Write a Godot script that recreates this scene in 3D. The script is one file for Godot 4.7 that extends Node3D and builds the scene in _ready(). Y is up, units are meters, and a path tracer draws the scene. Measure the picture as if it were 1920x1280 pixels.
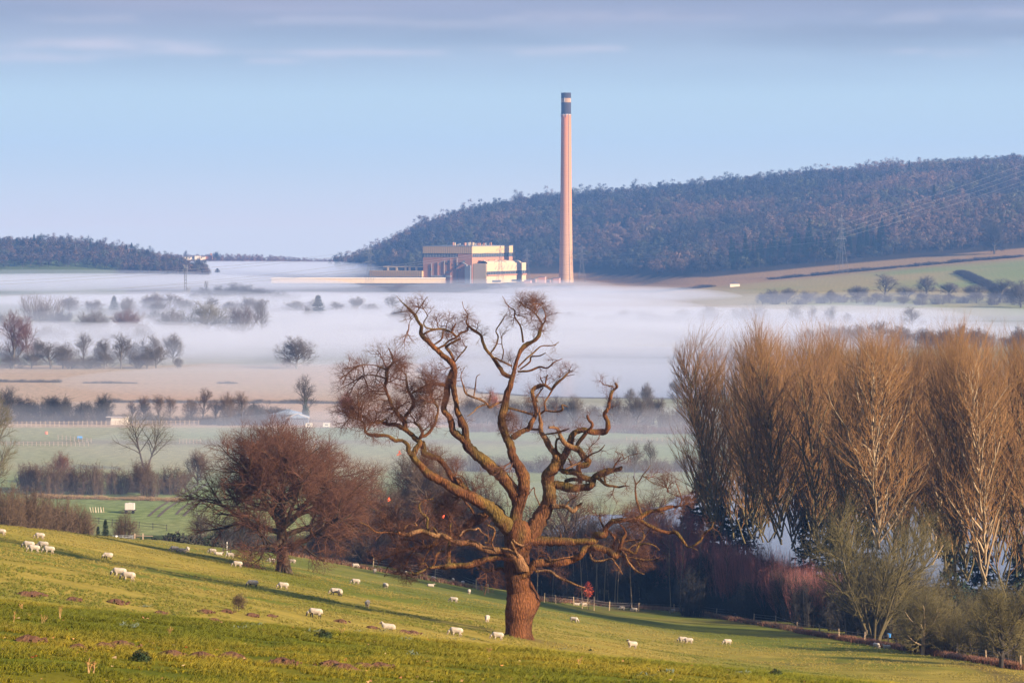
extends Node3D

# Valley in winter mist: camera looks along -z from 60 m above the flood plain.
const F := 5240.0        # photo pixels per unit of slope
const EYE := 60.0

var rng := RandomNumberGenerator.new()
var nz := FastNoiseLite.new()
var nz2 := FastNoiseLite.new()
var mats := {}
var protos := {}
var used := {}


func _ready() -> void:
	# ---------------------------------------------------------------- camera, sky, sun, air
	rng.seed = 11
	nz.seed = 3
	nz.frequency = 0.02
	nz.fractal_octaves = 3
	nz2.seed = 8
	nz2.frequency = 0.25
	nz2.fractal_octaves = 2
	var cam := Camera3D.new()
	cam.name = "camera"
	cam.position = Vector3(0, EYE, 0)
	cam.set_frustum(1280.0 / F, Vector2(0, -215.0 / F), 1.0, 20000.0)
	cam.current = true
	add_child(cam)
	var env := Environment.new()
	env.background_mode = Environment.BG_SKY
	var sky := Sky.new()
	var pan := PanoramaSkyMaterial.new()
	pan.panorama = ImageTexture.create_from_image(sky_image())
	sky.sky_material = pan
	env.sky = sky
	env.background_energy_multiplier = 0.43
	env.tonemap_mode = Environment.TONE_MAPPER_LINEAR
	env.tonemap_exposure = 2.9
	env.fog_enabled = true
	env.fog_density = 0.000105
	env.fog_light_color = Color(0.17, 0.40, 0.95).linear_to_srgb()
	env.volumetric_fog_enabled = true
	env.volumetric_fog_density = 0.0
	env.sdfgi_enabled = true
	env.ssao_enabled = true
	env.ssil_enabled = true
	var we := WorldEnvironment.new()
	we.name = "world_environment"
	we.environment = env
	add_child(we)
	var sun := DirectionalLight3D.new()
	sun.name = "sun"
	var az := deg_to_rad(57.0)
	var el := deg_to_rad(23.0)
	var to_sun := Vector3(sin(az) * cos(el), sin(el), cos(az) * cos(el))
	sun.basis = Basis.looking_at(-to_sun)
	sun.light_energy = 1.6
	sun.light_color = Color(1.0, 0.79, 0.56).linear_to_srgb()
	sun.light_angular_distance = 0.5
	sun.shadow_enabled = true
	sun.sky_mode = DirectionalLight3D.SKY_MODE_LIGHT_ONLY
	add_child(sun)

	# ---------------------------------------------------------------- the scene, large things first
	make_materials()
	build_ground()
	build_lakes()
	build_mist()
	make_tree_prototypes()
	build_hill_woods()
	build_power_station()
	build_pylons()
	build_far_buildings()
	build_valley_trees()
	build_valley_farm()
	build_near_wood()
	build_field_oak()
	build_great_oak()
	build_fences()
	build_sheep()
	build_foreground()


# ==================================================================== sky
func sky_image() -> Image:
	var w := 4096
	var h := 2048
	var im := Image.create(w, h, false, Image.FORMAT_RGBF)
	var cn := FastNoiseLite.new()
	cn.seed = 21
	cn.frequency = 1.0
	cn.fractal_octaves = 4
	var g := Gradient.new()
	# position = elevation / 90 degrees
	g.offsets = PackedFloat32Array([0.0, 0.008, 0.014, 0.022, 0.030, 0.036, 0.042, 0.048, 0.058, 0.11, 0.35, 1.0])
	var cs := PackedColorArray()
	for s in ["d8d2d4", "ced1d4", "c4ced3", "bbccd5", "b5c9d5", "abbece", "a3b4c6", "97a2b8", "949cb4", "a0aac6", "9cafd0", "86a3d2"]:
		cs.append(Color(s).srgb_to_linear())
	g.colors = cs
	for row in h:
		var el := 90.0 - (row + 0.5) / h * 180.0
		var base := g.sample(clampf(el / 90.0, 0.0, 1.0))
		if el < -0.5 or el > 14.0:
			im.fill_rect(Rect2i(0, row, w, 1), base)
			continue
		var band := smoothstep(2.6, 4.2, el) * (1.0 - smoothstep(9.0, 14.0, el))
		for col in w:
			var a := ((col + 0.5) / w - 0.5) * TAU          # 0 looks along -z, grows to the right
			var px := Vector3(sin(a) * 6.0, el * 1.1, cos(a) * 6.0)
			var n := cn.get_noise_3dv(px)
			var n2 := cn.get_noise_3d(px.x * 2.3 + 7.0, el * 4.6, px.z * 2.3)
			var c := base
			# grey veil with a rosy side towards the right, thin wisps at its lower edge
			var rosy := 0.5 + 0.5 * sin(a * 3.0 + 0.4)
			c = c.lerp(Color(0.38, 0.345, 0.42), clampf(band * (0.35 + n * 0.8) * rosy, 0.0, 0.8))
			c = c.lerp(Color(0.24, 0.28, 0.37), clampf(band * (0.25 - n * 0.9) * (1.0 - rosy), 0.0, 0.8))
			var mid := 3.55 + 0.05 * sin(a * 40.0) + n * 0.45
			var wisp := exp(-pow((el - mid) / 0.12, 2.0)) * smoothstep(-0.1, 0.35, n2 + 0.15 * sin(a * 9.0 + 0.2))
			var wisp2 := exp(-pow((el - 4.25 - n * 0.2) / 0.12, 2.0)) * smoothstep(0.0, 0.3, n2 + 0.12)
			c = c.lerp(Color(0.62, 0.58, 0.64), clampf(wisp * 0.6 + wisp2 * 0.25, 0.0, 0.8))
			im.set_pixel(col, row, c)
	return im


# ==================================================================== small helpers
func lin(r: float, g: float, b: float) -> Color:
	return Color(r, g, b).linear_to_srgb()


func numbered(called: String) -> String:
	var k: int = used.get(called, 0)
	used[called] = k + 1
	return called if k == 0 else "%s_%03d" % [called, k]


func tag(o: Node3D, label: String, category := "", group := "", kind := "") -> Node3D:
	if label:
		o.set_meta("label", label)
	if category:
		o.set_meta("category", category)
	if group:
		o.set_meta("group", group)
	if kind:
		o.set_meta("kind", kind)
	return o


func thing(called: String, label: String, category: String, at := Vector3.ZERO, yaw := 0.0, group := "") -> Node3D:
	var o := Node3D.new()
	o.name = numbered(called)
	o.position = at
	o.rotation.y = yaw
	tag(o, label, category, group)
	add_child(o)
	return o


func part(called: String, m: Mesh, mat: Material, parent: Node) -> MeshInstance3D:
	var o := MeshInstance3D.new()
	o.name = called if parent != self else numbered(called)
	o.mesh = m
	if mat:
		o.material_override = mat
	parent.add_child(o, true)
	return o


func box_mesh(size: Vector3) -> BoxMesh:
	var b := BoxMesh.new()
	b.size = size
	return b


func box(called: String, size: Vector3, at: Vector3, mat: Material, parent: Node) -> MeshInstance3D:
	var o := part(called, box_mesh(size), mat, parent)
	o.position = at
	return o


func bar(called: String, a: Vector3, b: Vector3, w: float, mat: Material, parent: Node) -> MeshInstance3D:
	var tb := Tubes.new()
	tb.tube(PackedVector3Array([a, b]), PackedFloat32Array([w, w]), 5, Color.WHITE, Color.WHITE)
	return part(called, tb.mesh(), mat, parent)


func plain(called: String, c: Color, rough := 0.85) -> StandardMaterial3D:
	if not mats.has(called):
		var m := StandardMaterial3D.new()
		m.resource_name = called
		m.albedo_color = c
		m.roughness = rough
		m.metallic_specular = 0.3
		mats[called] = m
	return mats[called]


# A collector of tubes, cones and triangles with normals and vertex colours.
class Tubes:
	var v := PackedVector3Array()
	var n := PackedVector3Array()
	var c := PackedColorArray()
	var i := PackedInt32Array()

	func tube(p: PackedVector3Array, r: PackedFloat32Array, sides: int, c0: Color, c1: Color, point := false) -> void:
		var count := p.size()
		var t := (p[1] - p[0]).normalized()
		var u := t.cross(Vector3(0.31, 0.17, 0.93) if absf(t.y) > 0.6 else Vector3(0.05, 1.0, 0.1)).normalized()
		var first := v.size()
		for k in count:
			if k > 0:
				t = (p[mini(k + 1, count - 1)] - p[k - 1]).normalized()
				u = (u - t * u.dot(t)).normalized()
			var w := t.cross(u)
			var col := c0.lerp(c1, float(k) / (count - 1))
			if point and k == count - 1:
				v.append(p[k])
				n.append(t)
				c.append(col)
				var b := v.size() - 1 - sides
				for j in sides:
					i.append(b + j)
					i.append(v.size() - 1)
					i.append(b + (j + 1) % sides)
				return
			for j in sides:
				var a := TAU * j / sides
				var o := u * cos(a) + w * sin(a)
				v.append(p[k] + o * r[k])
				n.append(o)
				c.append(col)
		for k in count - 1:
			for j in sides:
				var a0 := first + k * sides + j
				var b0 := first + k * sides + (j + 1) % sides
				var c2 := a0 + sides
				var d := b0 + sides
				i.append(a0)
				i.append(c2)
				i.append(b0)
				i.append(b0)
				i.append(c2)
				i.append(d)

	# the finest twigs: a three-sided spike
	func spike(a: Vector3, b: Vector3, r: float, col: Color) -> void:
		var t := b - a
		var u := t.cross(Vector3(0.4, 0.3, 0.87)).normalized() * r
		var w := t.cross(u).normalized() * r
		var k := v.size()
		var o1 := u
		var o2 := u * -0.5 + w * 0.866
		var o3 := u * -0.5 - w * 0.866
		v.append(a + o1); v.append(a + o2); v.append(a + o3); v.append(b)
		n.append(o1 / r); n.append(o2 / r); n.append(o3 / r); n.append(t.normalized())
		for j in 4:
			c.append(col)
		i.append_array(PackedInt32Array([k, k + 3, k + 1, k + 1, k + 3, k + 2, k + 2, k + 3, k]))

	func tri(a: Vector3, b: Vector3, d: Vector3, col: Color, nn := Vector3.ZERO) -> void:
		var k := v.size()
		var nor := nn if nn != Vector3.ZERO else (d - a).cross(b - a).normalized()
		if nn != Vector3.ZERO and (d - a).cross(b - a).dot(nn) < 0.0:
			v.append(a); v.append(d); v.append(b)
		else:
			v.append(a); v.append(b); v.append(d)
		for j in 3:
			n.append(nor)
			c.append(col)
		i.append(k); i.append(k + 1); i.append(k + 2)

	func box(at: Vector3, s: Vector3, col: Color, bs := Basis.IDENTITY) -> void:
		for f in 6:
			var ax := f / 2
			var sg := 1.0 if f % 2 == 0 else -1.0
			var nn := Vector3.ZERO
			nn[ax] = sg
			var e1 := Vector3.ZERO
			var e2 := Vector3.ZERO
			e1[(ax + 1) % 3] = 0.5
			e2[(ax + 2) % 3] = 0.5 * sg
			var q := v.size()
			for cc in [[-1, -1], [1, -1], [1, 1], [-1, 1]]:
				v.append(at + bs * ((nn * 0.5 + e1 * float(cc[0]) + e2 * float(cc[1])) * s))
				n.append((bs * nn).normalized())
				c.append(col)
			i.append_array(PackedInt32Array([q, q + 2, q + 1, q, q + 3, q + 2]))

	func mesh() -> ArrayMesh:
		var a := []
		a.resize(Mesh.ARRAY_MAX)
		a[Mesh.ARRAY_VERTEX] = v
		a[Mesh.ARRAY_NORMAL] = n
		a[Mesh.ARRAY_COLOR] = c
		a[Mesh.ARRAY_INDEX] = i
		var m := ArrayMesh.new()
		m.add_surface_from_arrays(Mesh.PRIMITIVE_TRIANGLES, a)
		return m


# ==================================================================== materials
func noise_tex(sz: int, freq: float, lo: Color, hi: Color, oct := 4, sd := 1, kind := FastNoiseLite.TYPE_SIMPLEX_SMOOTH, as_height := false) -> ImageTexture:
	var f := FastNoiseLite.new()
	f.seed = sd
	f.noise_type = kind
	f.frequency = freq
	f.fractal_octaves = oct
	var im := f.get_seamless_image(sz, sz)
	im.convert(Image.FORMAT_RGB8)
	if not as_height:
		var d := im.get_data()
		var out := PackedByteArray()
		out.resize(d.size())
		for k in range(0, d.size(), 3):
			var t := d[k] / 255.0
			var cc := lo.lerp(hi, t)
			out[k] = int(cc.r * 255.0)
			out[k + 1] = int(cc.g * 255.0)
			out[k + 2] = int(cc.b * 255.0)
		im = Image.create_from_data(sz, sz, false, Image.FORMAT_RGB8, out)
	return ImageTexture.create_from_image(im)


func make_materials() -> void:
	var fine := noise_tex(512, 0.045, Color(0.58, 0.60, 0.50), Color(1, 1, 1), 5, 4)
	var bark_n := noise_tex(512, 0.03, Color(0.36, 0.33, 0.32), Color(1, 1, 1), 4, 6)
	var bark_h := noise_tex(512, 0.03, Color.BLACK, Color.WHITE, 4, 6, FastNoiseLite.TYPE_SIMPLEX_SMOOTH, true)
	var g := StandardMaterial3D.new()
	g.resource_name = "turf"
	g.vertex_color_use_as_albedo = true
	g.albedo_texture = fine
	g.uv1_triplanar = true
	g.uv1_world_triplanar = true
	g.uv1_scale = Vector3(0.28, 0.28, 0.28)
	g.roughness = 0.95
	g.metallic_specular = 0.15
	g.detail_enabled = true
	g.detail_blend_mode = BaseMaterial3D.BLEND_MODE_MUL
	g.detail_albedo = noise_tex(512, 0.02, Color(0.72, 0.74, 0.66), Color(1, 1, 1), 4, 15)
	g.detail_uv_layer = BaseMaterial3D.DETAIL_UV_2
	g.uv2_triplanar = true
	g.uv2_world_triplanar = true
	g.uv2_scale = Vector3(0.028, 0.028, 0.028)
	mats["turf"] = g
	var b := StandardMaterial3D.new()
	b.resource_name = "oak_bark"
	b.vertex_color_use_as_albedo = true
	b.albedo_texture = bark_n
	b.uv1_triplanar = true
	b.uv1_scale = Vector3(0.62, 0.13, 0.62)
	b.heightmap_enabled = true
	b.heightmap_texture = bark_h
	b.heightmap_scale = 16.0
	b.roughness = 0.92
	b.metallic_specular = 0.2
	mats["oak_bark"] = b
	for t in [
		["bark_brown", 0.075, 0.0562, 0.0413], ["bark_grey", 0.1014, 0.0897, 0.0702], ["bark_olive", 0.1125, 0.09, 0.045], ["bark_pale", 0.306, 0.2295, 0.1445], ["bark_dark", 0.05, 0.042, 0.036], ["bark_oak", 0.0638, 0.0465, 0.03], ["twig_oak", 0.1089, 0.0495, 0.0297],
		["twig_red", 0.1152, 0.0518, 0.0324], ["twig_orange", 0.2052, 0.1102, 0.0418], ["twig_brown", 0.102, 0.068, 0.0442], ["twig_grey", 0.1014, 0.0858, 0.0741], ["twig_olive", 0.1224, 0.1008, 0.0396],
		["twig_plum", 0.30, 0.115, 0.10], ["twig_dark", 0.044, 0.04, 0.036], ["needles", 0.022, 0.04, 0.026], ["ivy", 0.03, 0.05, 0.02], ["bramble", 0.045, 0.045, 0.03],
		["leaf_red", 0.85, 0.14, 0.07], ["dry_stem", 0.42, 0.27, 0.13], ["bracken", 0.22, 0.09, 0.045],
	]:
		var m := plain(t[0], lin(t[1], t[2], t[3]), 0.9)
		m.vertex_color_use_as_albedo = true


# ==================================================================== the lie of the land
func pw(x: float, xs: Array, ys: Array) -> float:
	if x <= xs[0]:
		return ys[0]
	for k in range(1, xs.size()):
		if x < xs[k]:
			return lerpf(ys[k - 1], ys[k], (x - xs[k - 1]) / (xs[k] - xs[k - 1]))
	return ys[-1]


const EDGE_U := [-0.30, -0.183, -0.126, -0.082, -0.05, 0.017, 0.055, 0.0935, 0.14, 0.179, 0.3]
const EDGE_D := [225.0, 258.0, 326.0, 364.0, 397.0, 403.0, 440.0, 397.0, 318.0, 256.0, 200.0]
const CREST_U := [-0.066, -0.0573, -0.0496, -0.04, -0.0305, -0.021, -0.0115, -0.002, 0.017, 0.055, 0.0935, 0.1317, 0.17, 0.3]
const CREST_H := [0.0, 6.0, 20.0, 42.0, 59.0, 69.0, 79.0, 88.0, 97.0, 107.0, 122.0, 136.0, 145.0, 152.0]
const LEFT_U := [-0.35, -0.2, -0.165, -0.155, -0.138, -0.12, -0.108, -0.1]
const LEFT_H := [30.0, 34.0, 36.0, 34.0, 25.0, 13.0, 2.0, 0.0]


func smax(a: float, b: float, k: float) -> float:
	var hh := maxf(k - absf(a - b), 0.0) / k
	return maxf(a, b) + hh * hh * k * 0.25


func pasture_edge(x: float, d: float) -> float:
	return pw(x / maxf(d, 40.0), EDGE_U, EDGE_D)


func pasture(x: float, d: float) -> float:
	var s := 0.183 * x if x < 8.0 else 1.464 + 2.8 * (1.0 - exp(-(x - 8.0) * 0.0654))
	if x < -55.0:
		s = -10.065 + (x + 55.0) * 0.05
	var f := 52.94 - 0.113 * d - s
	f += nz.get_noise_2d(x * 1.3, d * 0.8) * 0.40 + nz.get_noise_2d(x * 0.4 + 90.0, d * 0.3) * 0.7
	f -= maxf(d - pasture_edge(x, d), 0.0) * 0.10
	var g := 43.7 - 0.092 * x - 0.1225 * (d - 110.0)
	var t := 43.7 - 0.092 * x - 0.21 * (d - 110.0)
	var hump := -smax(-g, -t, 1.6) + nz.get_noise_2d(x * 1.6, d * 1.6 + 40.0) * 0.10
	return smax(hump, f, 1.2)


func valley(x: float, d: float) -> float:
	var u := x / maxf(d, 100.0)
	var v := -0.35 + nz.get_noise_2d(x * 0.12, d * 0.12) * 0.3
	if d > 1750.0:
		v += nz.get_noise_2d(x * 0.06, d * 0.06) * 1.2
		v += clampf((x - 130.0) * 0.092, 0.0, 48.0) * smoothstep(1850.0, 2750.0, d)
		var foot := lerpf(3180.0, 2760.0, smoothstep(0.02, 0.07, u))
		v += maxf(pw(u, CREST_U, CREST_H) - clampf((x - 130.0) * 0.092, 0.0, 48.0), 0.0) * pow(smoothstep(foot - 150.0, 4020.0, d), 0.8)
		v += 15.0 * smoothstep(0.075, 0.11, u) * exp(-pow((d - 2990.0) / 120.0, 2.0))
		v += pw(u, LEFT_U, LEFT_H) * exp(-pow((d - 3250.0) / 190.0, 2.0))
		v += 4.0 * (1.0 - smoothstep(-0.06, -0.04, u)) * smoothstep(3900.0, 4200.0, d)
	return v


func height(x: float, d: float) -> float:
	if d > 900.0:
		return valley(x, d) - maxf(d - 4350.0, 0.0) * 0.12
	var a := pasture(x, d)
	var b := valley(x, d)
	return smax(a, b, 2.5)


func on_ground(x_px: float, d: float) -> Vector3:
	var x := (x_px - 960.0) / F * d
	return Vector3(x, height(x, d), -d)


# where the view through that photo pixel first meets the ground
func hit(px: float, py: float, from := 45.0) -> Vector3:
	var d := from
	var u := (px - 960.0) / F
	var s := (py - 425.0) / F
	while d < 4300.0:
		if height(u * d, d) >= EYE - s * d:
			break
		d *= 1.006
	var lo := d / 1.006
	for k in 12:
		var m := (lo + d) * 0.5
		if height(u * m, m) >= EYE - s * m:
			d = m
		else:
			lo = m
	return Vector3(u * d, height(u * d, d), -d)


func normal_at(x: float, d: float) -> Vector3:
	var e := 0.8
	return Vector3(height(x - e, d) - height(x + e, d), 2.0 * e, height(x, d + e) - height(x, d - e)).normalized()


func ground_color(x: float, d: float, h: float) -> Color:
	var n := nz.get_noise_2d(x * 1.1, d * 0.9)
	var n2 := nz2.get_noise_2d(x * 0.5, d * 0.35)
	var n3 := nz.get_noise_2d(x * 0.22 + 50.0, d * 0.2)
	var u := x / maxf(d, 50.0)
	var edge := pasture_edge(x, d)
	if d < edge + 25.0:
		var hump := 1.0 - smoothstep(116.0, 126.0, d)
		var green := Color(0.235, 0.25, 0.028)
		var straw := Color(0.52, 0.38, 0.085)
		var c := green.lerp(straw, clampf(0.46 + n * 1.5 + n2 * 0.35 + n3 * 0.7, 0.0, 1.0))
		c = c.lerp(Color(0.22, 0.24, 0.07), 0.5 * smoothstep(230.0, 330.0, d))
		var near := Color(0.18, 0.19, 0.006).lerp(Color(0.36, 0.27, 0.018), clampf(0.25 + n * 0.8 + n2 * 0.7, 0.0, 1.0))
		c = c.lerp(Color(0.20, 0.13, 0.065), 0.75 * smoothstep(0.0, 0.05, u) * exp(-pow((edge - 26.0 - d - n * 14.0) / 9.0, 2.0)))     # ground worn bare along the far fence
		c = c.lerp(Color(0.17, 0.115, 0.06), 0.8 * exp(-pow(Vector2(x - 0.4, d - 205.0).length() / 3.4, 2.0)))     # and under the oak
		c = c.lerp(Color(0.24, 0.17, 0.085), 0.55 * exp(-pow((d - 232.0 - x * 0.55 - n * 10.0 - sin(x * 0.2) * 2.5) / 0.9, 2.0)))     # a sheep path
		c = c.lerp(Color(0.24, 0.17, 0.085), 0.45 * exp(-pow((d - 186.0 - x * 0.35 - n * 12.0) / 0.8, 2.0)))
		return c.lerp(near, hump)
	if d < 548.0:
		return Color(0.07, 0.06, 0.03).lerp(Color(0.11, 0.15, 0.05), clampf(0.4 + n3, 0.0, 1.0))
	if d < 692.0:
		return Color(0.30, 0.36, 0.16).lerp(Color(0.42, 0.40, 0.20), clampf(0.3 + n3 * 1.5 + n * 0.5, 0.0, 1.0))
	if d < 838.0:
		var c := Color(0.29, 0.37, 0.19).lerp(Color(0.44, 0.41, 0.23), clampf(0.25 + n3 * 1.6 + n * 0.4 + smoothstep(735.0, 700.0, d) * 0.6, 0.0, 1.0))
		var mud := exp(-pow((d - 782.0 - n * 8.0) / 9.0, 2.0))
		return c.lerp(Color(0.22, 0.17, 0.13), 0.7 * mud)
	if d < 1225.0 + n * 30.0 and u < 0.0:
		var tan_c := Color(0.70, 0.43, 0.33).lerp(Color(0.62, 0.43, 0.31), clampf(0.5 + n3 * 1.2, 0.0, 1.0))
		return tan_c.lerp(Color(0.50, 0.32, 0.22), 0.4 * smoothstep(0.0, 0.2, sin(d * 0.28 + x * 0.03)) * smoothstep(1040.0, 1080.0, d))
	if d < 1900.0:
		return Color(0.28, 0.31, 0.18).lerp(Color(0.42, 0.36, 0.24), clampf(0.5 + n3 * 1.3, 0.0, 1.0))
	var foot := lerpf(3150.0, 2740.0, smoothstep(0.02, 0.07, u))
	if u > 0.0 and d < foot:
		var c := Color(0.56, 0.43, 0.21).lerp(Color(0.38, 0.41, 0.17), clampf(0.05 + n3 * 1.5 + smoothstep(0.11, 0.17, u) * 0.5, 0.0, 1.0))
		c = c.lerp(Color(0.58, 0.31, 0.18), (1.0 - smoothstep(0.03, 0.1, u)) * 0.8)
		return c.lerp(Color(0.52, 0.28, 0.17), smoothstep(2560.0, 2640.0, d) * 0.8)
	if u < -0.14 and d < 3130.0:
		return Color(0.17, 0.20, 0.09)
	return Color(0.075, 0.055, 0.045)


func build_ground() -> void:
	var us := PackedFloat32Array()
	for k in range(-8, 9):
		if k < -5 or k > 5:
			us.append(k * 0.05)
	for k in 131:
		us.append(-0.25 + 0.5 * k / 130.0)
	us.sort()
	var ds := PackedFloat32Array()
	var d := -40.0
	while d < 4520.0:
		ds.append(d)
		d += 6.0 if d < 38.0 else maxf(0.6, d * 0.0062)
	var cols := us.size()
	var v := PackedVector3Array()
	var c := PackedColorArray()
	for r in ds.size():
		for k in cols:
			var dd := ds[r]
			var x := us[k] * (maxf(dd, 0.0) + 30.0)
			var h := height(x, dd)
			v.append(Vector3(x, h, -dd))
			c.append(ground_color(x, dd, h))
	var n := PackedVector3Array()
	n.resize(v.size())
	var idx := PackedInt32Array()
	for r in ds.size():
		for k in cols:
			var a := v[r * cols + maxi(k - 1, 0)]
			var b := v[r * cols + mini(k + 1, cols - 1)]
			var e := v[maxi(r - 1, 0) * cols + k]
			var f := v[mini(r + 1, ds.size() - 1) * cols + k]
			n[r * cols + k] = (b - a).cross(f - e).normalized()
			if r + 1 < ds.size() and k + 1 < cols:
				var q := r * cols + k
				idx.append_array(PackedInt32Array([q, q + cols, q + 1, q + 1, q + cols, q + cols + 1]))
	var arr := []
	arr.resize(Mesh.ARRAY_MAX)
	arr[Mesh.ARRAY_VERTEX] = v
	arr[Mesh.ARRAY_NORMAL] = n
	arr[Mesh.ARRAY_COLOR] = c
	arr[Mesh.ARRAY_INDEX] = idx
	var m := ArrayMesh.new()
	m.add_surface_from_arrays(Mesh.PRIMITIVE_TRIANGLES, arr)
	tag(part("ground", m, mats["turf"], self), "grass slope in front falling to the valley floor and the wooded hills", "", "", "structure")


func build_lakes() -> void:
	var water := plain("water", lin(0.03, 0.04, 0.05), 0.16)
	water.metallic_specular = 0.6
	var shore := {
		"lake": ["pale flood water lying behind the tall poplars", [Vector2(5, 548), Vector2(24, 532), Vector2(45, 498), Vector2(60, 470), Vector2(130, 440), Vector2(200, 450), Vector2(200, 705), Vector2(100, 705), Vector2(62, 685), Vector2(34, 610), Vector2(12, 565)]],
		"flood_water": ["pale sheet of flood water in the mist behind the oak", [Vector2(-38, 1150), Vector2(-16, 1035), Vector2(10, 992), Vector2(45, 980), Vector2(78, 992), Vector2(110, 1060), Vector2(135, 1180), Vector2(140, 1350), Vector2(60, 1400), Vector2(-30, 1340)]],
	}
	for k in shore:
		var pts: Array = shore[k][1]
		var ring := PackedVector2Array()
		for q in pts.size():
			for t in 6:
				var p: Vector2 = (pts[q] as Vector2).cubic_interpolate(pts[(q + 1) % pts.size()], pts[q - 1], pts[(q + 2) % pts.size()], t / 6.0)
				ring.append(p + Vector2(nz2.get_noise_2dv(p), nz2.get_noise_2dv(p * 1.7)) * 6.0)
		var tb := Tubes.new()
		var tris := Geometry2D.triangulate_polygon(ring)
		for q in range(0, tris.size(), 3):
			var a := ring[tris[q]]
			var b := ring[tris[q + 1]]
			var e := ring[tris[q + 2]]
			tb.tri(Vector3(a.x, 0.12, -a.y), Vector3(b.x, 0.12, -b.y), Vector3(e.x, 0.12, -e.y), Color.WHITE, Vector3.UP)
		tag(part(k, tb.mesh(), water, self), shore[k][0], "", "", "structure")


func build_mist() -> void:
	# x in photo pixels, distance, middle height, width, thickness, depth (metres), density per metre
	var banks := [
		[60, 1420, 0, 360, 22, 330, 0.0016], [330, 1560, 0, 420, 26, 420, 0.0014], [150, 1250, 0, 460, 20, 220, 0.0026], [560, 1400, 0, 330, 20, 380, 0.0040], [800, 1640, 0, 420, 18, 560, 0.0042],
		[1150, 1660, 0, 440, 20, 600, 0.0052], [1330, 1460, 0, 240, 17, 360, 0.0040], [1620, 1480, 0, 340, 14, 280, 0.0030], [170, 2060, 0, 620, 17, 480, 0.0042], [600, 2200, 0, 520, 15, 420, 0.0040],
		[150, 2780, 1, 560, 25, 420, 0.0050], [400, 3600, 1, 900, 28, 900, 0.0050], [80, 3020, 1, 560, 26, 200, 0.0030], [1700, 570, 0, 200, 7, 260, 0.0045], [280, 1500, 8, 900, 52, 640, 0.0005],
		[1060, 1090, 0, 400, 11, 300, 0.0045], [1680, 2060, 0, 430, 24, 230, 0.0014], [380, 1010, 0, 700, 14, 420, 0.0014], [300, 760, 0, 560, 15, 330, 0.0022], [1160, 760, 0, 300, 14, 320, 0.0026],
	]
	rng.seed = 77
	for k in 44:                  # ragged puffs and wisps along and between the banks
		var pd := rng.randf_range(1230.0, 2500.0)
		var px := rng.randf_range(-40.0, 1500.0) if pd < 1900.0 else rng.randf_range(-40.0, 1250.0)
		if pd < 1500.0 and px > 1000.0 and rng.randf() < 0.4:
			px -= 500.0
		banks.append([px, pd, rng.randf_range(0.0, 5.0), rng.randf_range(90.0, 260.0), rng.randf_range(9.0, 24.0), rng.randf_range(60.0, 200.0), rng.randf_range(0.002, 0.0065) * (0.6 if px < 520.0 and pd < 2000.0 else 1.0)])
	for k in 6:
		banks.append([1480 + k * 80, 1500 + (k * 37 % 5) * 90, 1 + k % 3, rng.randf_range(90.0, 200.0), rng.randf_range(8.0, 14.0), rng.randf_range(60.0, 140.0), rng.randf_range(0.005, 0.010)])
	for k in banks.size():
		var b: Array = banks[k]
		var f := FogVolume.new()
		f.name = numbered("mist_bank")
		f.shape = RenderingServer.FOG_VOLUME_SHAPE_ELLIPSOID
		f.size = Vector3(b[3], b[4], b[5])
		f.position = Vector3((b[0] - 960.0) / F * b[1], b[2], -b[1])
		var m := FogMaterial.new()
		m.albedo = Color(0.74, 0.81, 1.0).linear_to_srgb()
		m.density = b[6]
		f.material = m
		tag(f, "white bank of mist lying on the valley floor", "", "mist banks in the valley", "stuff")
		add_child(f)


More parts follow.
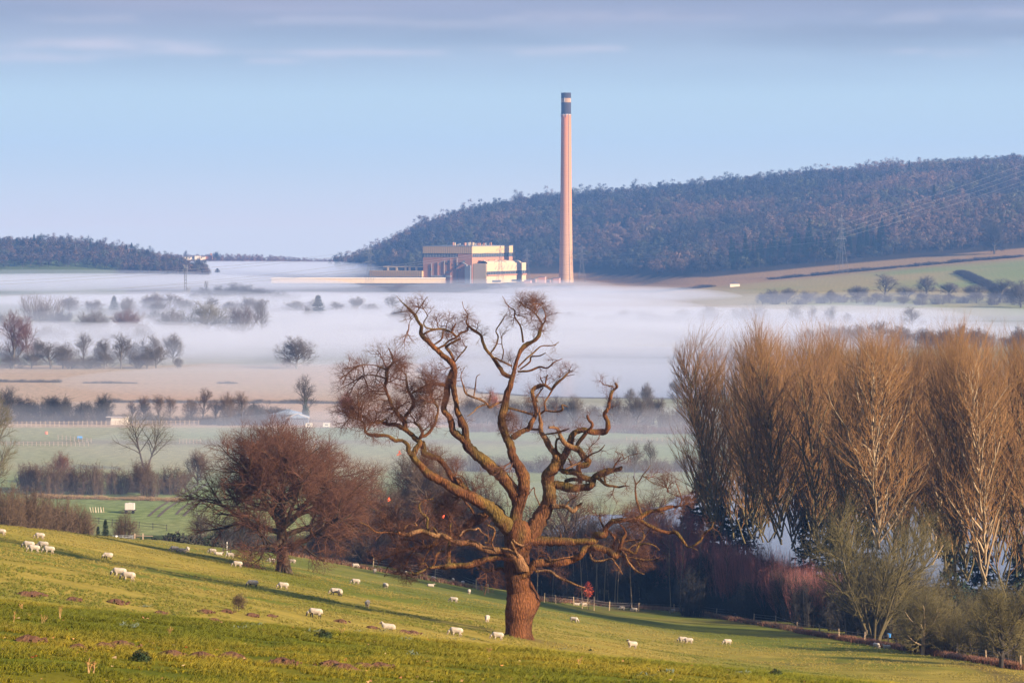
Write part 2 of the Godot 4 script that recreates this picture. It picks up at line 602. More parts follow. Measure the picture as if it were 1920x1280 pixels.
# ==================================================================== trees
func grow(bark: Tubes, twigs: Tubes, p: Vector3, d: Vector3, length: float, r: float, lv: int, s: Dictionary) -> void:
	var n: int = s.seg[lv]
	var up: float = s.up[lv]
	var gn: float = s.gnarl[lv]
	var last: bool = lv + 1 >= s.n.size()
	var tone := rng.randf_range(0.7, 1.15)
	var col := Color(tone, tone, tone)
	if last and n == 1:
		twigs.spike(p, p + (d + Vector3(0, up, 0)).normalized() * length, r, col)
		return
	var pts := PackedVector3Array([p])
	var rad := PackedFloat32Array([r])
	var tip: float = s.tip[lv]
	for k in n:
		d = (d + Vector3(rng.randfn() * gn, rng.randfn() * gn * 0.8 + up, rng.randfn() * gn)).normalized()
		p += d * (length / n)
		pts.append(p)
		rad.append(r * lerpf(1.0, tip, float(k + 1) / n))
	var into := bark if lv < s.bark else twigs
	into.tube(pts, rad, s.sides[lv], col, col, last or tip < 0.12)
	if last:
		return
	var m: int = s.n[lv + 1]
	var from: float = s.from[lv + 1]
	var spin := rng.randf() * TAU
	var ext: Vector3 = s.ext
	var mid: Vector3 = s.mid
	for k in m:
		var t := lerpf(from, 1.0, (k + rng.randf()) / m)
		var q := t * n
		var seg := mini(int(q), n - 1)
		var at := pts[seg].lerp(pts[seg + 1], q - seg)
		var ax := (pts[seg + 1] - pts[seg]).normalized()
		var side := ax.cross(Vector3(0.2, 0.3, 0.9)).normalized().rotated(ax, spin + k * 2.4 + rng.randf_range(-0.5, 0.5))
		var ang: float = deg_to_rad(s.ang[lv + 1]) * rng.randf_range(0.7, 1.3)
		if lv == 0 and s.has("fan"):
			ang *= lerpf(s.fan, 0.55, (t - from) / (1.0 - from))
		var cd := (ax * cos(ang) + side * sin(ang)).normalized()
		var l: float = s.len[lv + 1] * rng.randf_range(0.65, 1.2) * lerpf(1.0, s.shrink[lv + 1], (t - from) / maxf(1.0 - from, 0.01))
		var out := ((at + cd * l) - mid) / ext
		var ol := out.length()
		if ol > 1.0:
			l *= maxf(0.25, 1.0 - (ol - 1.0) * 2.2)
			if ol > 1.35:
				continue
		var cr := minf(r * lerpf(1.0, tip, t) * 0.75, s.rad[lv + 1])
		grow(bark, twigs, at, cd, l, cr, lv + 1, s)


func proto_tree(called: String, s: Dictionary, sd: int, stems := 1, spread := 0.0, base := 0.0) -> void:
	rng.seed = sd
	var bark := Tubes.new()
	var twigs := Tubes.new()
	for k in stems:
		var a := TAU * k / stems + rng.randf() * 0.6
		var d := Vector3(cos(a) * spread, 1.0, sin(a) * spread).normalized()
		var off := Vector3(cos(a), 0, sin(a)) * (spread * 0.9 * rng.randf() + base * sqrt(rng.randf()))
		grow(bark, twigs, Vector3(0, -0.3, 0) + off, d, s.len[0] * (rng.randf_range(0.75, 1.05) if stems > 1 else 1.0), s.rad[0], 0, s)
	protos[called] = {"bark": bark.mesh(), "twigs": twigs.mesh(), "h": s.h, "w": s.w}


func make_tree_prototypes() -> void:
	var oak := {
		"fan": 1.42, "n": [1, 16, 8, 7, 8, 7], "seg": [4, 5, 4, 3, 2, 1], "len": [7.4, 8.8, 4.6, 2.6, 1.4, 0.75], "rad": [0.62, 0.30, 0.13, 0.055, 0.026, 0.015], "tip": [0.55, 0.35, 0.35, 0.3, 0.3, 0.0],
		"ang": [0, 58, 46, 44, 42, 40], "from": [0, 0.38, 0.25, 0.2, 0.15, 0.1], "up": [0.0, 0.07, 0.03, 0.02, 0.03, 0.1], "gnarl": [0.03, 0.11, 0.15, 0.16, 0.15, 0.1],
		"shrink": [1, 0.75, 0.7, 0.7, 0.8, 1], "sides": [9, 6, 4, 3, 3, 3], "bark": 3, "mid": Vector3(0, 7.4, 0), "ext": Vector3(9.4, 7.6, 9.4), "h": 15.0, "w": 18.0,
	}
	proto_tree("oak", oak, 5)
	var ash := oak.duplicate(true)
	ash.merge({"fan": 1.3, "n": [1, 13, 7, 7, 6], "seg": [5, 5, 4, 3, 1], "len": [11.0, 6.4, 3.4, 1.9, 1.0], "rad": [0.34, 0.15, 0.07, 0.035, 0.022], "ang": [0, 40, 40, 40, 36], "from": [0, 0.22, 0.25, 0.2, 0.1],
		"up": [0.0, 0.12, 0.08, 0.06, 0.1], "mid": Vector3(0, 9, 0), "ext": Vector3(5.2, 7.4, 5.2), "h": 16.0, "w": 10.5, "bark": 2, "sides": [7, 5, 3, 3, 3]}, true)
	proto_tree("ash", ash, 7)
	proto_tree("ash_b", ash, 19)
	var round_tree := ash.duplicate(true)
	round_tree.merge({"fan": 1.5, "n": [1, 14, 8, 8, 7], "len": [4.5, 5.2, 2.8, 1.6, 0.9], "ang": [0, 52, 44, 42, 40], "from": [0, 0.3, 0.2, 0.2, 0.1], "mid": Vector3(0, 5, 0), "ext": Vector3(5.4, 5.0, 5.4), "h": 10.0, "w": 10.8,
		"rad": [0.32, 0.15, 0.075, 0.046, 0.034]}, true)
	proto_tree("round", round_tree, 9)
	proto_tree("round_b", round_tree, 29)
	var poplar := {
		"n": [1, 46, 9, 6], "seg": [9, 6, 4, 1], "len": [28.5, 9.6, 3.8, 1.7], "rad": [0.40, 0.10, 0.04, 0.024], "tip": [0.10, 0.2, 0.3, 0.0],
		"ang": [0, 29, 24, 20], "from": [0, 0.33, 0.15, 0.1], "up": [0.02, 0.17, 0.14, 0.25], "gnarl": [0.03, 0.10, 0.11, 0.06],
		"shrink": [1, 0.42, 0.8, 1], "sides": [8, 4, 3, 3], "bark": 2, "mid": Vector3(0, 16.5, 0), "ext": Vector3(5.4, 16.0, 5.4), "h": 30.0, "w": 8.5,
	}
	proto_tree("poplar", poplar, 3)
	proto_tree("poplar_b", poplar, 13)
	var twin := poplar.duplicate(true)
	twin.merge({"n": [1, 26, 8, 6], "rad": [0.30, 0.09, 0.04, 0.024], "gnarl": [0.045, 0.07, 0.07, 0.05]}, true)
	proto_tree("poplar_twin", twin, 23, 2, 0.09)
	var scrub := {
		"n": [1, 9, 7, 7], "seg": [4, 3, 3, 1], "len": [5.2, 2.9, 1.6, 0.85], "rad": [0.08, 0.04, 0.024, 0.016], "tip": [0.3, 0.3, 0.3, 0.0],
		"ang": [0, 36, 38, 36], "from": [0, 0.12, 0.1, 0.1], "up": [0.02, 0.1, 0.08, 0.12], "gnarl": [0.07, 0.13, 0.14, 0.1],
		"shrink": [1, 0.6, 0.8, 1], "sides": [5, 3, 3, 3], "bark": 1, "mid": Vector3(0, 3.4, 0), "ext": Vector3(4.0, 4.0, 4.0), "h": 7.0, "w": 6.5,
	}
	proto_tree("scrub", scrub, 31, 9, 0.34)
	proto_tree("scrub_b", scrub, 37, 8, 0.4)
	var wand := scrub.duplicate(true)     # upright red-stemmed willow and dogwood
	wand.merge({"n": [1, 10, 6], "seg": [4, 2, 1], "len": [6.4, 2.6, 1.3], "rad": [0.05, 0.022, 0.015], "ang": [0, 22, 22], "up": [0.05, 0.16, 0.2], "from": [0, 0.25, 0.1], "shrink": [1, 0.5, 1], "sides": [4, 3, 3]}, true)
	proto_tree("wand", wand, 41, 30, 0.22, 2.1)
	var sallow := scrub.duplicate(true)    # big spreading sallow, many arching stems
	sallow.merge({"n": [1, 14, 8, 7], "len": [11.5, 4.6, 2.2, 1.1], "rad": [0.16, 0.055, 0.028, 0.018], "gnarl": [0.09, 0.12, 0.14, 0.1], "mid": Vector3(0, 7, 0), "ext": Vector3(7.2, 7.2, 7.2), "h": 13.5, "w": 13.0}, true)
	proto_tree("sallow", sallow, 43, 11, 0.5)
	var pole := ash.duplicate(true)
	pole.merge({"n": [1, 16, 5, 4], "seg": [6, 3, 2, 1], "len": [10.5, 1.9, 0.9, 0.5], "rad": [0.085, 0.03, 0.02, 0.014], "ang": [0, 42, 36, 34], "from": [0, 0.35, 0.2, 0.1], "tip": [0.15, 0.3, 0.3, 0.0],
		"up": [0.0, 0.14, 0.1, 0.1], "ext": Vector3(2.0, 7, 2.0), "mid": Vector3(0, 6, 0), "h": 11.0, "w": 3.0, "sides": [5, 3, 3, 3], "bark": 1}, true)
	proto_tree("pole", pole, 47)
	var willow := ash.duplicate(true)
	willow.merge({"n": [1, 13, 11, 10], "seg": [6, 5, 4, 2], "len": [14.0, 6.5, 3.4, 2.4], "rad": [0.28, 0.12, 0.05, 0.022], "ang": [0, 34, 40, 50], "up": [0.0, 0.05, -0.08, -0.42], "gnarl": [0.06, 0.10, 0.12, 0.08],
		"from": [0, 0.35, 0.2, 0.1], "tip": [0.25, 0.3, 0.3, 0.0], "ext": Vector3(7.5, 8.0, 7.5), "mid": Vector3(0, 9, 0), "h": 16.0, "w": 13.0, "sides": [6, 4, 3, 3]}, true)
	proto_tree("willow", willow, 53, 2, 0.22)
	proto_conifer("conifer", 59, 12.0, 2.6, 17)
	proto_conifer("conifer_b", 61, 12.0, 3.6, 14)
	proto_mound("mound", 67)
	proto_thicket("thicket", 81, 1.0)
	proto_thicket("thicket_b", 83, 0.7)
	for k in 3:
		proto_far_crown("far_crown_%d" % k, 71 + k)


func proto_conifer(called: String, sd: int, h: float, w: float, whorls: int) -> void:
	rng.seed = sd
	var bark := Tubes.new()
	var green := Tubes.new()
	bark.tube(PackedVector3Array([Vector3(0, -0.3, 0), Vector3(0, h * 0.5, 0), Vector3(0, h, 0)]), PackedFloat32Array([0.22, 0.14, 0.02]), 6, Color.WHITE, Color.WHITE)
	for k in whorls * 2:
		var t := (k + rng.randf()) / (whorls * 2.0)
		var y := lerpf(0.6, h * 0.97, t)
		var reach := w * pow(1.0 - t, 0.75) * rng.randf_range(0.65, 1.15) + 0.25
		for j in 8:
			var a := TAU * j / 8.0 + k * 1.1 + rng.randf() * 0.5
			var d := Vector3(cos(a), rng.randf_range(-0.28, 0.12), sin(a))
			var r := reach * rng.randf_range(0.7, 1.1)
			var base := Vector3(0, y, 0)
			bark.spike(base, base + d * r, 0.035, Color.WHITE)
			for q in 28:
				var s := rng.randf_range(0.25, 1.05)
				var p := base + d * r * s
				var dd := (d + Vector3(rng.randfn() * 0.5, rng.randfn() * 0.45 - 0.1, rng.randfn() * 0.5)).normalized()
				var tone := rng.randf_range(0.6, 1.3)
				var e := p + dd * rng.randf_range(0.3, 0.62) * (0.5 + 0.25 * w / 2.6)
				var sd2 := dd.cross(Vector3.UP).normalized() * 0.14
				green.tri(p + sd2, p - sd2, e + Vector3(0, -0.05, 0), Color(tone, tone, tone), (Vector3.UP + dd * 0.5 + Vector3(rng.randfn(), rng.randfn(), rng.randfn()) * 0.4).normalized())
	protos[called] = {"bark": bark.mesh(), "twigs": green.mesh(), "h": h, "w": w * 1.8}


func proto_mound(called: String, sd: int) -> void:
	rng.seed = sd
	var stems := Tubes.new()
	var leaf := Tubes.new()
	for k in 60:
		var a := rng.randf() * TAU
		var b := Vector3(cos(a), 0, sin(a)) * rng.randf() * 1.2
		var e := Vector3(cos(a) * rng.randf_range(0.6, 2.2), rng.randf_range(0.9, 2.1), sin(a) * rng.randf_range(0.6, 2.2))
		stems.tube(PackedVector3Array([b, b.lerp(e, 0.5) + Vector3(0, 0.5, 0), e]), PackedFloat32Array([0.03, 0.025, 0.0]), 3, Color.WHITE, Color.WHITE, true)
	for k in 1500:
		var d := Vector3(rng.randfn(), absf(rng.randfn()), rng.randfn()).normalized()
		var lump := 0.82 + 0.22 * sin(d.x * 5.0 + 1.0) * cos(d.z * 6.0)
		var p := Vector3(d.x * 2.3, d.y * 2.0, d.z * 2.3) * lump * pow(rng.randf(), 0.25)
		var u := Vector3(rng.randfn(), rng.randfn(), rng.randfn()).normalized() * rng.randf_range(0.10, 0.2)
		var w := u.cross(Vector3(rng.randfn(), rng.randfn(), rng.randfn())).normalized() * 0.09
		var tone := rng.randf_range(0.5, 1.4)
		leaf.tri(p - u + w, p - u - w, p + u, Color(tone, tone, tone), (d + Vector3(rng.randfn(), rng.randfn(), rng.randfn()) * 0.5).normalized())
	protos[called] = {"bark": stems.mesh(), "twigs": leaf.mesh(), "h": 2.1, "w": 4.6}


# a dense bare bush: many stems from the ground and a dome full of twigs
func proto_thicket(called: String, sd: int, upright: float) -> void:
	rng.seed = sd
	var stems := Tubes.new()
	var tw := Tubes.new()
	for k in 46:
		var a := rng.randf() * TAU
		var r := sqrt(rng.randf())
		var b := Vector3(cos(a) * r * 1.6, -0.2, sin(a) * r * 1.6)
		var e := Vector3(cos(a) * r * 2.7, 5.4 * sqrt(maxf(1.0 - r * r * 0.75, 0.05)) * rng.randf_range(0.65, 1.05), sin(a) * r * 2.7)
		var m := b.lerp(e, 0.55) + Vector3(rng.randfn(), rng.randfn(), rng.randfn()) * 0.22
		stems.tube(PackedVector3Array([b, m, e]), PackedFloat32Array([0.06, 0.04, 0.012]), 3, Color(0.9, 0.9, 0.9), Color.WHITE)
		for j in 15:
			var t := rng.randf_range(0.12, 1.0)
			var p := b.lerp(m, t * 2.0) if t < 0.5 else m.lerp(e, t * 2.0 - 1.0)
			var d := Vector3(rng.randfn(), rng.randfn() * 0.7 + 0.75 * upright, rng.randfn()).normalized()
			var q := p + d * rng.randf_range(0.6, 1.25)
			var tone := rng.randf_range(0.65, 1.2)
			var col := Color(tone, tone, tone)
			tw.spike(p, q, 0.022, col)
			for z in 5:
				var s := p.lerp(q, rng.randf_range(0.2, 0.95))
				tw.spike(s, s + (d + Vector3(rng.randfn(), rng.randfn() + 0.3 * upright, rng.randfn()) * 0.75).normalized() * rng.randf_range(0.3, 0.6), 0.014, col)
	protos[called] = {"bark": stems.mesh(), "twigs": tw.mesh(), "h": 6.2, "w": 6.0}


# a bare crown as it is seen across two miles: limbs and a dome of twig sprays
func proto_far_crown(called: String, sd: int) -> void:
	rng.seed = sd
	var tb := Tubes.new()
	tb.tube(PackedVector3Array([Vector3(0, -2, 0), Vector3(0, 5, 0)]), PackedFloat32Array([0.3, 0.22]), 4, Color(0.8, 0.8, 0.8), Color(0.8, 0.8, 0.8))
	var lobes := []
	for k in 11:
		lobes.append(Vector3(rng.randfn() * 1.9, 6.4 + rng.randfn() * 2.0, rng.randfn() * 1.9))
	for l in lobes:
		tb.spike(Vector3(0, 4, 0), l, 0.16, Color(0.8, 0.8, 0.8))
		for k in 46:
			var d := Vector3(rng.randfn(), rng.randfn() + 0.45, rng.randfn()).normalized()
			var tone := rng.randf_range(0.75, 1.2)
			var p: Vector3 = l + d * rng.randf_range(0.9, 1.9)
			if k % 3 == 0:
				tb.spike(p - d * 0.8, p + d * rng.randf_range(0.2, 0.6), 0.08, Color(tone, tone, tone))
			else:
				var u := d.cross(Vector3(rng.randfn(), rng.randfn(), rng.randfn())).normalized() * rng.randf_range(0.35, 0.65)
				var w := d.cross(u) * rng.randf_range(0.4, 0.9)
				var out := ((p - Vector3(0, 6.5, 0)).normalized() + d * 0.6).normalized()
				tb.tri(p - u, p + u + d * 0.2, p + w, Color(tone, tone, tone), out)
	protos[called] = {"bark": tb.mesh(), "h": 11.0, "w": 9.0}


const MANY_STEMS := ["mound", "scrub", "scrub_b", "wand", "sallow", "thicket", "thicket_b"]
var rows := {}


func plant(kind: String, called: String, label: String, cat: String, group: String, at: Vector3, h: float, wide: float, yaw: float, bark := "bark_grey", twig := "twig_brown") -> Node3D:
	var p: Dictionary = protos[kind]
	var o := thing(called, label, cat, at, yaw, group)
	var sy: float = h / p.h
	o.scale = Vector3(wide / p.w, sy, wide / p.w)
	var st := part("stem" if kind in MANY_STEMS else "trunk", p.bark, mats[bark], o)
	if kind in MANY_STEMS:
		st.set_meta("kind", "stuff")
	part("crown" if kind != "mound" else "leaves", p.twigs, mats[twig], o)
	return o


# a tree given by photo pixels: middle, top, foot, width
func tree_px(kind: String, called: String, label: String, group: String, x: float, top: float, foot: float, w: float, twig := "twig_grey", bark := "bark_grey", cat := "tree") -> Node3D:
	var d := F * EYE / (foot - 425.0)
	var at := on_ground(x, d)
	at.y -= 0.2
	if foot < 700.0:
		w *= 1.3
	if group:
		label = "%s, %s" % [label, nth(rows.get(group, 0), 99)]
		rows[group] = rows.get(group, 0) + 1
	return plant(kind, called, label, cat, group, at, (foot - top) / F * d, w / F * d, rng.randf() * TAU, bark, twig)


func scatter(called: String, label: String, spots: Array, tints: PackedColorArray, mat: Material, kinds: Array) -> void:
	for k in kinds.size():
		var mine: Array[Transform3D] = []
		var cols := PackedColorArray()
		for q in range(k, spots.size(), kinds.size()):
			mine.append(spots[q])
			cols.append(tints[q])
		var mm := MultiMesh.new()
		mm.transform_format = MultiMesh.TRANSFORM_3D
		mm.use_colors = true
		mm.mesh = kinds[k] if kinds[k] is Mesh else protos[kinds[k]].bark
		mm.instance_count = mine.size()
		for q in mine.size():
			mm.set_instance_transform(q, mine[q])
			mm.set_instance_color(q, cols[q])
		var o := MultiMeshInstance3D.new()
		o.name = numbered(called)
		o.multimesh = mm
		o.material_override = mat
		tag(o, label, "", "", "stuff")
		add_child(o)


func build_hill_woods() -> void:
	var wood := plain("far_wood", Color.WHITE, 0.95)
	wood.vertex_color_use_as_albedo = true
	rng.seed = 101
	var spots := []
	var cols := PackedColorArray()
	var green := []
	var gcols := PackedColorArray()
	# right hill
	var d := 2760.0
	while d < 4080.0:
		var x := -0.068 * d
		while x < 0.225 * d:
			var u := x / d
			var foot := lerpf(3200.0, 2770.0, smoothstep(0.02, 0.07, u))
			if u < 0.02:
				foot = lerpf(3640.0, 3200.0, smoothstep(-0.06, -0.03, u))
			var xx := x + rng.randf_range(-3.5, 3.5)
			var dd := d + rng.randf_range(-4.0, 4.0)
			var h := height(xx, dd)
			if d > foot and h > 1.5 and rng.randf() < 0.93:
				var s := rng.randf_range(1.0, 1.6) * (1.4 if rng.randf() < 0.16 else 1.0) * (1.15 if dd < foot + 60.0 else 1.0)
				var b := Basis(Vector3.UP, rng.randf() * TAU).scaled(Vector3(s, s * rng.randf_range(0.72, 0.98), s))
				var t := Transform3D(b, Vector3(xx, h - 1.0, -dd))
				var n := nz.get_noise_2d(xx * 0.35, dd * 0.3)
				if absf(u - 0.105) < 0.028 and dd < foot + 110.0 and dd > foot + 10.0 or (rng.randf() < 0.008 and d < 3800.0):
					green.append(t.scaled_local(Vector3(0.8, rng.randf_range(1.0, 1.6), 0.8)))
					var gt := rng.randf_range(0.7, 1.3)
					gcols.append(Color(gt, gt, gt))
				else:
					spots.append(t)
					var c := Color(0.034, 0.032, 0.032).lerp(Color(0.145, 0.092, 0.068), clampf(nz.get_noise_2d(xx * 0.12, dd * 0.10) * 2.2 + n * 0.8 + rng.randf_range(-0.25, 0.85), 0.0, 1.0))
					c = c.lerp(Color(0.085, 0.09, 0.05), clampf(rng.randf_range(-0.9, 0.7) - n, 0.0, 0.8))
					cols.append(c)
			x += 12.5
		d += 15.0
	scatter("hillside_wood", "bare brown woodland covering the long right hill behind the chimney", spots, cols, wood, ["far_crown_0", "far_crown_1", "far_crown_2"])
	scatter("conifer_wood", "dark green conifers standing among the bare woods of the right hill", green, gcols, mats["needles"], [protos["conifer"].twigs])
	# left hill
	spots = []
	cols = PackedColorArray()
	d = 3080.0
	while d < 3420.0:
		var x := -0.24 * d
		while x < -0.104 * d:
			var xx := x + rng.randf_range(-3.5, 3.5)
			var dd := d + rng.randf_range(-4.0, 4.0)
			var h := height(xx, dd)
			if h > 2.0 and rng.randf() < 0.92:
				var s := rng.randf_range(0.9, 1.6)
				spots.append(Transform3D(Basis(Vector3.UP, rng.randf() * TAU).scaled(Vector3(s, s * rng.randf_range(0.8, 1.15), s)), Vector3(xx, h - 1.0, -dd)))
				cols.append(Color(0.05, 0.042, 0.038).lerp(Color(0.12, 0.075, 0.055), rng.randf()).lerp(Color(0.05, 0.07, 0.05), 0.6 if rng.randf() < 0.15 else 0.0))
			x += 10.0
		d += 11.0
	scatter("left_hill_wood", "dark bare woodland on the low hill at the left edge", spots, cols, wood, ["far_crown_1", "far_crown_2"])
	# the far ridge in the gap
	spots = []
	cols = PackedColorArray()
	d = 4150.0
	while d < 4330.0:
		var x := -0.125 * d
		while x < -0.052 * d:
			var u := x / d
			var xx := x + rng.randf_range(-4.0, 4.0)
			var s := lerpf(1.15, 0.62, smoothstep(-0.10, -0.06, u)) * rng.randf_range(0.75, 1.15)
			spots.append(Transform3D(Basis(Vector3.UP, rng.randf() * TAU).scaled(Vector3(s, s, s)), Vector3(xx, height(xx, d) - 0.6, -d)))
			cols.append(Color(0.11, 0.08, 0.07).lerp(Color(0.19, 0.10, 0.075), rng.randf()))
			x += 7.4
		d += 16.0
	scatter("far_ridge_wood", "thin line of trees along the farthest ridge in the gap", spots, cols, wood, ["far_crown_0", "far_crown_2"])


# ==================================================================== power station, chimney, pylons
func build_power_station() -> void:
	rng.seed = 202
	var brick := plain("brick_red", lin(0.35, 0.165, 0.10))
	var cream := plain("cream_cladding", lin(0.44, 0.30, 0.155))
	var pale := plain("pale_cladding", lin(0.45, 0.34, 0.22))
	var glass := plain("dark_glazing", lin(0.045, 0.055, 0.07), 0.25)
	var steel := plain("steel", lin(0.28, 0.27, 0.27), 0.5)
	var grey := plain("grey_cladding", lin(0.16, 0.17, 0.19))
	# chimney
	var cp := on_ground(1061.5, 3000.0)
	var s := 3000.0 / F
	var ch := thing("chimney", "tall tapering concrete power station chimney with a soot-black top", "chimney", cp)
	var shaft := Tubes.new()
	var pts := PackedVector3Array()
	var rad := PackedFloat32Array()
	# photo rows and half widths of the shaft
	for q in [[530, 14.4], [515, 13.6], [480, 12.4], [440, 11.6], [400, 11.0], [340, 10.3], [280, 9.9], [240, 9.5], [211, 9.2]]:
		pts.append(Vector3(0, (530.0 - q[0]) * s - 2.0, 0))
		rad.append(q[1] * s)
	shaft.tube(pts, rad, 40, Color(0.48, 0.33, 0.21), Color(0.56, 0.195, 0.06))
	var conc := plain("chimney_concrete", Color.WHITE, 0.9)
	conc.vertex_color_use_as_albedo = true
	conc.albedo_texture = noise_tex(256, 0.02, Color(0.86, 0.86, 0.86), Color.WHITE, 4, 33)
	conc.uv1_triplanar = true
	conc.uv1_scale = Vector3(0.02, 0.16, 0.02)
	part("shaft", shaft.mesh(), conc, ch)
	var soot := plain("soot_black", lin(0.035, 0.030, 0.034))
	var ochre := plain("ochre_band", lin(0.30, 0.19, 0.11))
	for q in [["soot_band", 211, 189, 9.25, soot], ["ochre_band", 189, 180.5, 9.2, ochre], ["soot_band", 180.5, 171, 9.3, soot]]:
		var t := Tubes.new()
		var y0: float = (530.0 - q[1]) * s - 2.0
		var y1: float = (530.0 - q[2]) * s - 2.0
		t.tube(PackedVector3Array([Vector3(0, y0, 0), Vector3(0, y1, 0)]), PackedFloat32Array([q[3] * s, q[3] * s]), 40, Color.WHITE, Color.WHITE)
		part(q[0], t.mesh(), q[4], ch)
	for y in [211.5, 189.5, 180.5, 171.0]:
		var t := TorusMesh.new()
		t.inner_radius = 9.0 * s
		t.outer_radius = 9.6 * s
		var o := part("ring", t, soot if y < 200.0 else conc, ch)
		o.position.y = (530.0 - y) * s - 2.0
	for k in 16:                  # joints left by each lift of the concrete
		var jt := (k + 1) / 17.0
		var jy := jt * (530.0 - 214.0) * s - 2.0
		var jr := rad[0]
		for z in pts.size() - 1:
			if jy >= pts[z].y and jy <= pts[z + 1].y:
				jr = lerpf(rad[z], rad[z + 1], (jy - pts[z].y) / (pts[z + 1].y - pts[z].y))
		var jb := Tubes.new()
		jb.tube(PackedVector3Array([Vector3(0, jy - 0.25, 0), Vector3(0, jy + 0.25, 0)]), PackedFloat32Array([jr + 0.07, jr + 0.07]), 40, Color.WHITE, Color.WHITE)
		part("lift_joint", jb.mesh(), plain("joint_concrete", lin(0.34, 0.20, 0.12)), ch)
	for z in pts.size() - 1:      # the caged ladder up the sunny side
		bar("ladder", Vector3(sin(0.5) * (rad[z] + 0.4), pts[z].y, cos(0.5) * (rad[z] + 0.4)), Vector3(sin(0.5) * (rad[z + 1] + 0.4), pts[z + 1].y, cos(0.5) * (rad[z + 1] + 0.4)), 0.22, steel, ch)
	var lid := CylinderMesh.new()
	lid.top_radius = 8.6 * s
	lid.bottom_radius = 8.6 * s
	lid.height = 0.8
	part("flue_cap", lid, soot, ch).position.y = (530.0 - 171.4) * s - 2.0
	for k in 12:
		var a := TAU * k / 12.0
		box("bracket", Vector3(0.5, 3.2, 0.5), Vector3(cos(a) * 9.6 * s, (530.0 - 213.0) * s - 2.0, sin(a) * 9.6 * s), steel, ch)
	for q in [[-3.0, 9.0], [8.0, 4.6]]:
		box("aerial", Vector3(0.4, 4.4, 0.4), Vector3(q[0] * s, (530.0 - 184.0) * s - 2.0, q[1] * s), plain("white_paint", lin(0.5, 0.48, 0.45)), ch)

	# boiler house, turned so that its near corner stands at pixel 885
	s = 2960.0 / F
	var yaw := deg_to_rad(-24.0)
	var c0 := on_ground(885.0, 2960.0)
	var st := thing("power_station", "brick and cream power station boiler house standing left of the chimney", "power station", c0, yaw)
	# local axes: -x runs back along the left face, -z runs back along the right face; corner at the origin
	var l1 := 93.3 * s / cos(deg_to_rad(24.0))
	var l2 := 76.0 * s / sin(deg_to_rad(24.0))
	var top := 71.0 * s
	box("wall", Vector3(l1, top - 20.6 * s, l2), Vector3(-l1 / 2, (top - 20.6 * s) / 2 - 1.0, -l2 / 2), brick, st)
	box("window_strip", Vector3(l1 - 0.6, 7.4 * s, l2 - 0.6), Vector3(-l1 / 2, top - 16.9 * s - 1.0, -l2 / 2), glass, st)
	box("brick_panel", Vector3(l1 * 0.29, 7.3 * s, 0.8), Vector3(-l1 * 0.145, top - 16.9 * s - 1.0, -0.35), brick, st)
	box("cream_band", Vector3(l1 + 0.6, 13.2 * s, l2 + 0.6), Vector3(-l1 / 2, top - 6.6 * s - 1.0, -l2 / 2), cream, st)
	box("roof", Vector3(l1 + 1.0, 0.7, l2 + 1.0), Vector3(-l1 / 2, top - 0.6, -l2 / 2), grey, st)
	for k in 26:                     # ribs of the cladding
		box("mullion", Vector3(0.25, 12.8 * s, 0.2), Vector3(-l1 * (k + 0.5) / 26.0, top - 6.6 * s - 1.0, 0.38), cream, st)
	for k in 22:
		box("mullion", Vector3(0.2, 7.2 * s, 0.3), Vector3(-l1 * 0.3 - l1 * 0.69 * (k + 0.5) / 22.0, top - 16.9 * s - 1.0, -0.2), steel, st)
	for k in 24:
		box("mullion", Vector3(0.3, 7.2 * s, 0.3), Vector3(-0.2, top - 16.9 * s - 1.0, -l2 * (k + 0.5) / 24.0), steel, st)
	for q in [[0.45, 29], [0.47, 32], [0.50, 32.5], [0.52, 28.5], [0.57, 28.5], [0.60, 35], [0.66, 32], [0.66, 35], [0.66, 40], [0.71, 31], [0.71, 43], [0.76, 31.5], [0.76, 44]]:
		box("window", Vector3(1.0, 1.6, 0.3), Vector3(-l1 * (1.0 - q[0]), top - q[1] * s - 1.0, 0.1), glass, st)
	box("conveyor_tower", Vector3(6.5, 36.0 * s, 3.0), Vector3(-4.2, 18.0 * s - 1.0, 0.9), grey, st)
	var cv := box("conveyor", Vector3(1.4, 1.2, 14.0), Vector3(-8.0, 37.0 * s, 2.6), steel, st)
	cv.rotation = Vector3(0.25, 0.9, 0)
	for k in 30:                     # vents and plant on the roof
		var bx := -l1 * rng.randf_range(0.02, 0.55)
		var hh := rng.randf_range(1.5, 3.8)
		box("roof_vent", Vector3(rng.randf_range(0.7, 2.0), hh, rng.randf_range(0.7, 2.0)), Vector3(bx, top - 0.3 + hh / 2, -l2 * rng.randf_range(0.05, 0.6)), [steel, pale, brick][k % 3], st)
	box("roof_vent", Vector3(1.6, 3.6, 1.6), Vector3(-2.0, top + 1.4, -l2 * 0.5), brick, st)
	for k in 5:                   # ducts, pipes and louvres on the boiler house
		bar("pipe", Vector3(-l1 * (0.30 + k * 0.13), 0, 0.5), Vector3(-l1 * (0.30 + k * 0.13), top - (22.0 + k * 3.0) * s, 0.5), 0.3, [steel, brick][k % 2], st)
		box("louvre", Vector3(2.6, 2.0, 0.3), Vector3(-l1 * (0.16 + k * 0.17), top - (30.0 + (k * 7 % 5) * 5.0) * s, 0.1), grey, st)
	box("duct", Vector3(l1 * 0.4, 1.6, 1.6), Vector3(-l1 * 0.62, 13.0 * s, 0.8), steel, st)
	# lower turbine hall standing before the right face
	var hl := thing("turbine_hall", "pale low turbine hall on the sunlit side of the power station", "industrial hall", c0 + Vector3(0, 0, 0), yaw)
	var w1 := 25.7 * s / cos(deg_to_rad(24.0))
	var w2 := 74.3 * s / sin(deg_to_rad(24.0))
	var zc := -l2 * 0.02
	var ht := 39.0 * s
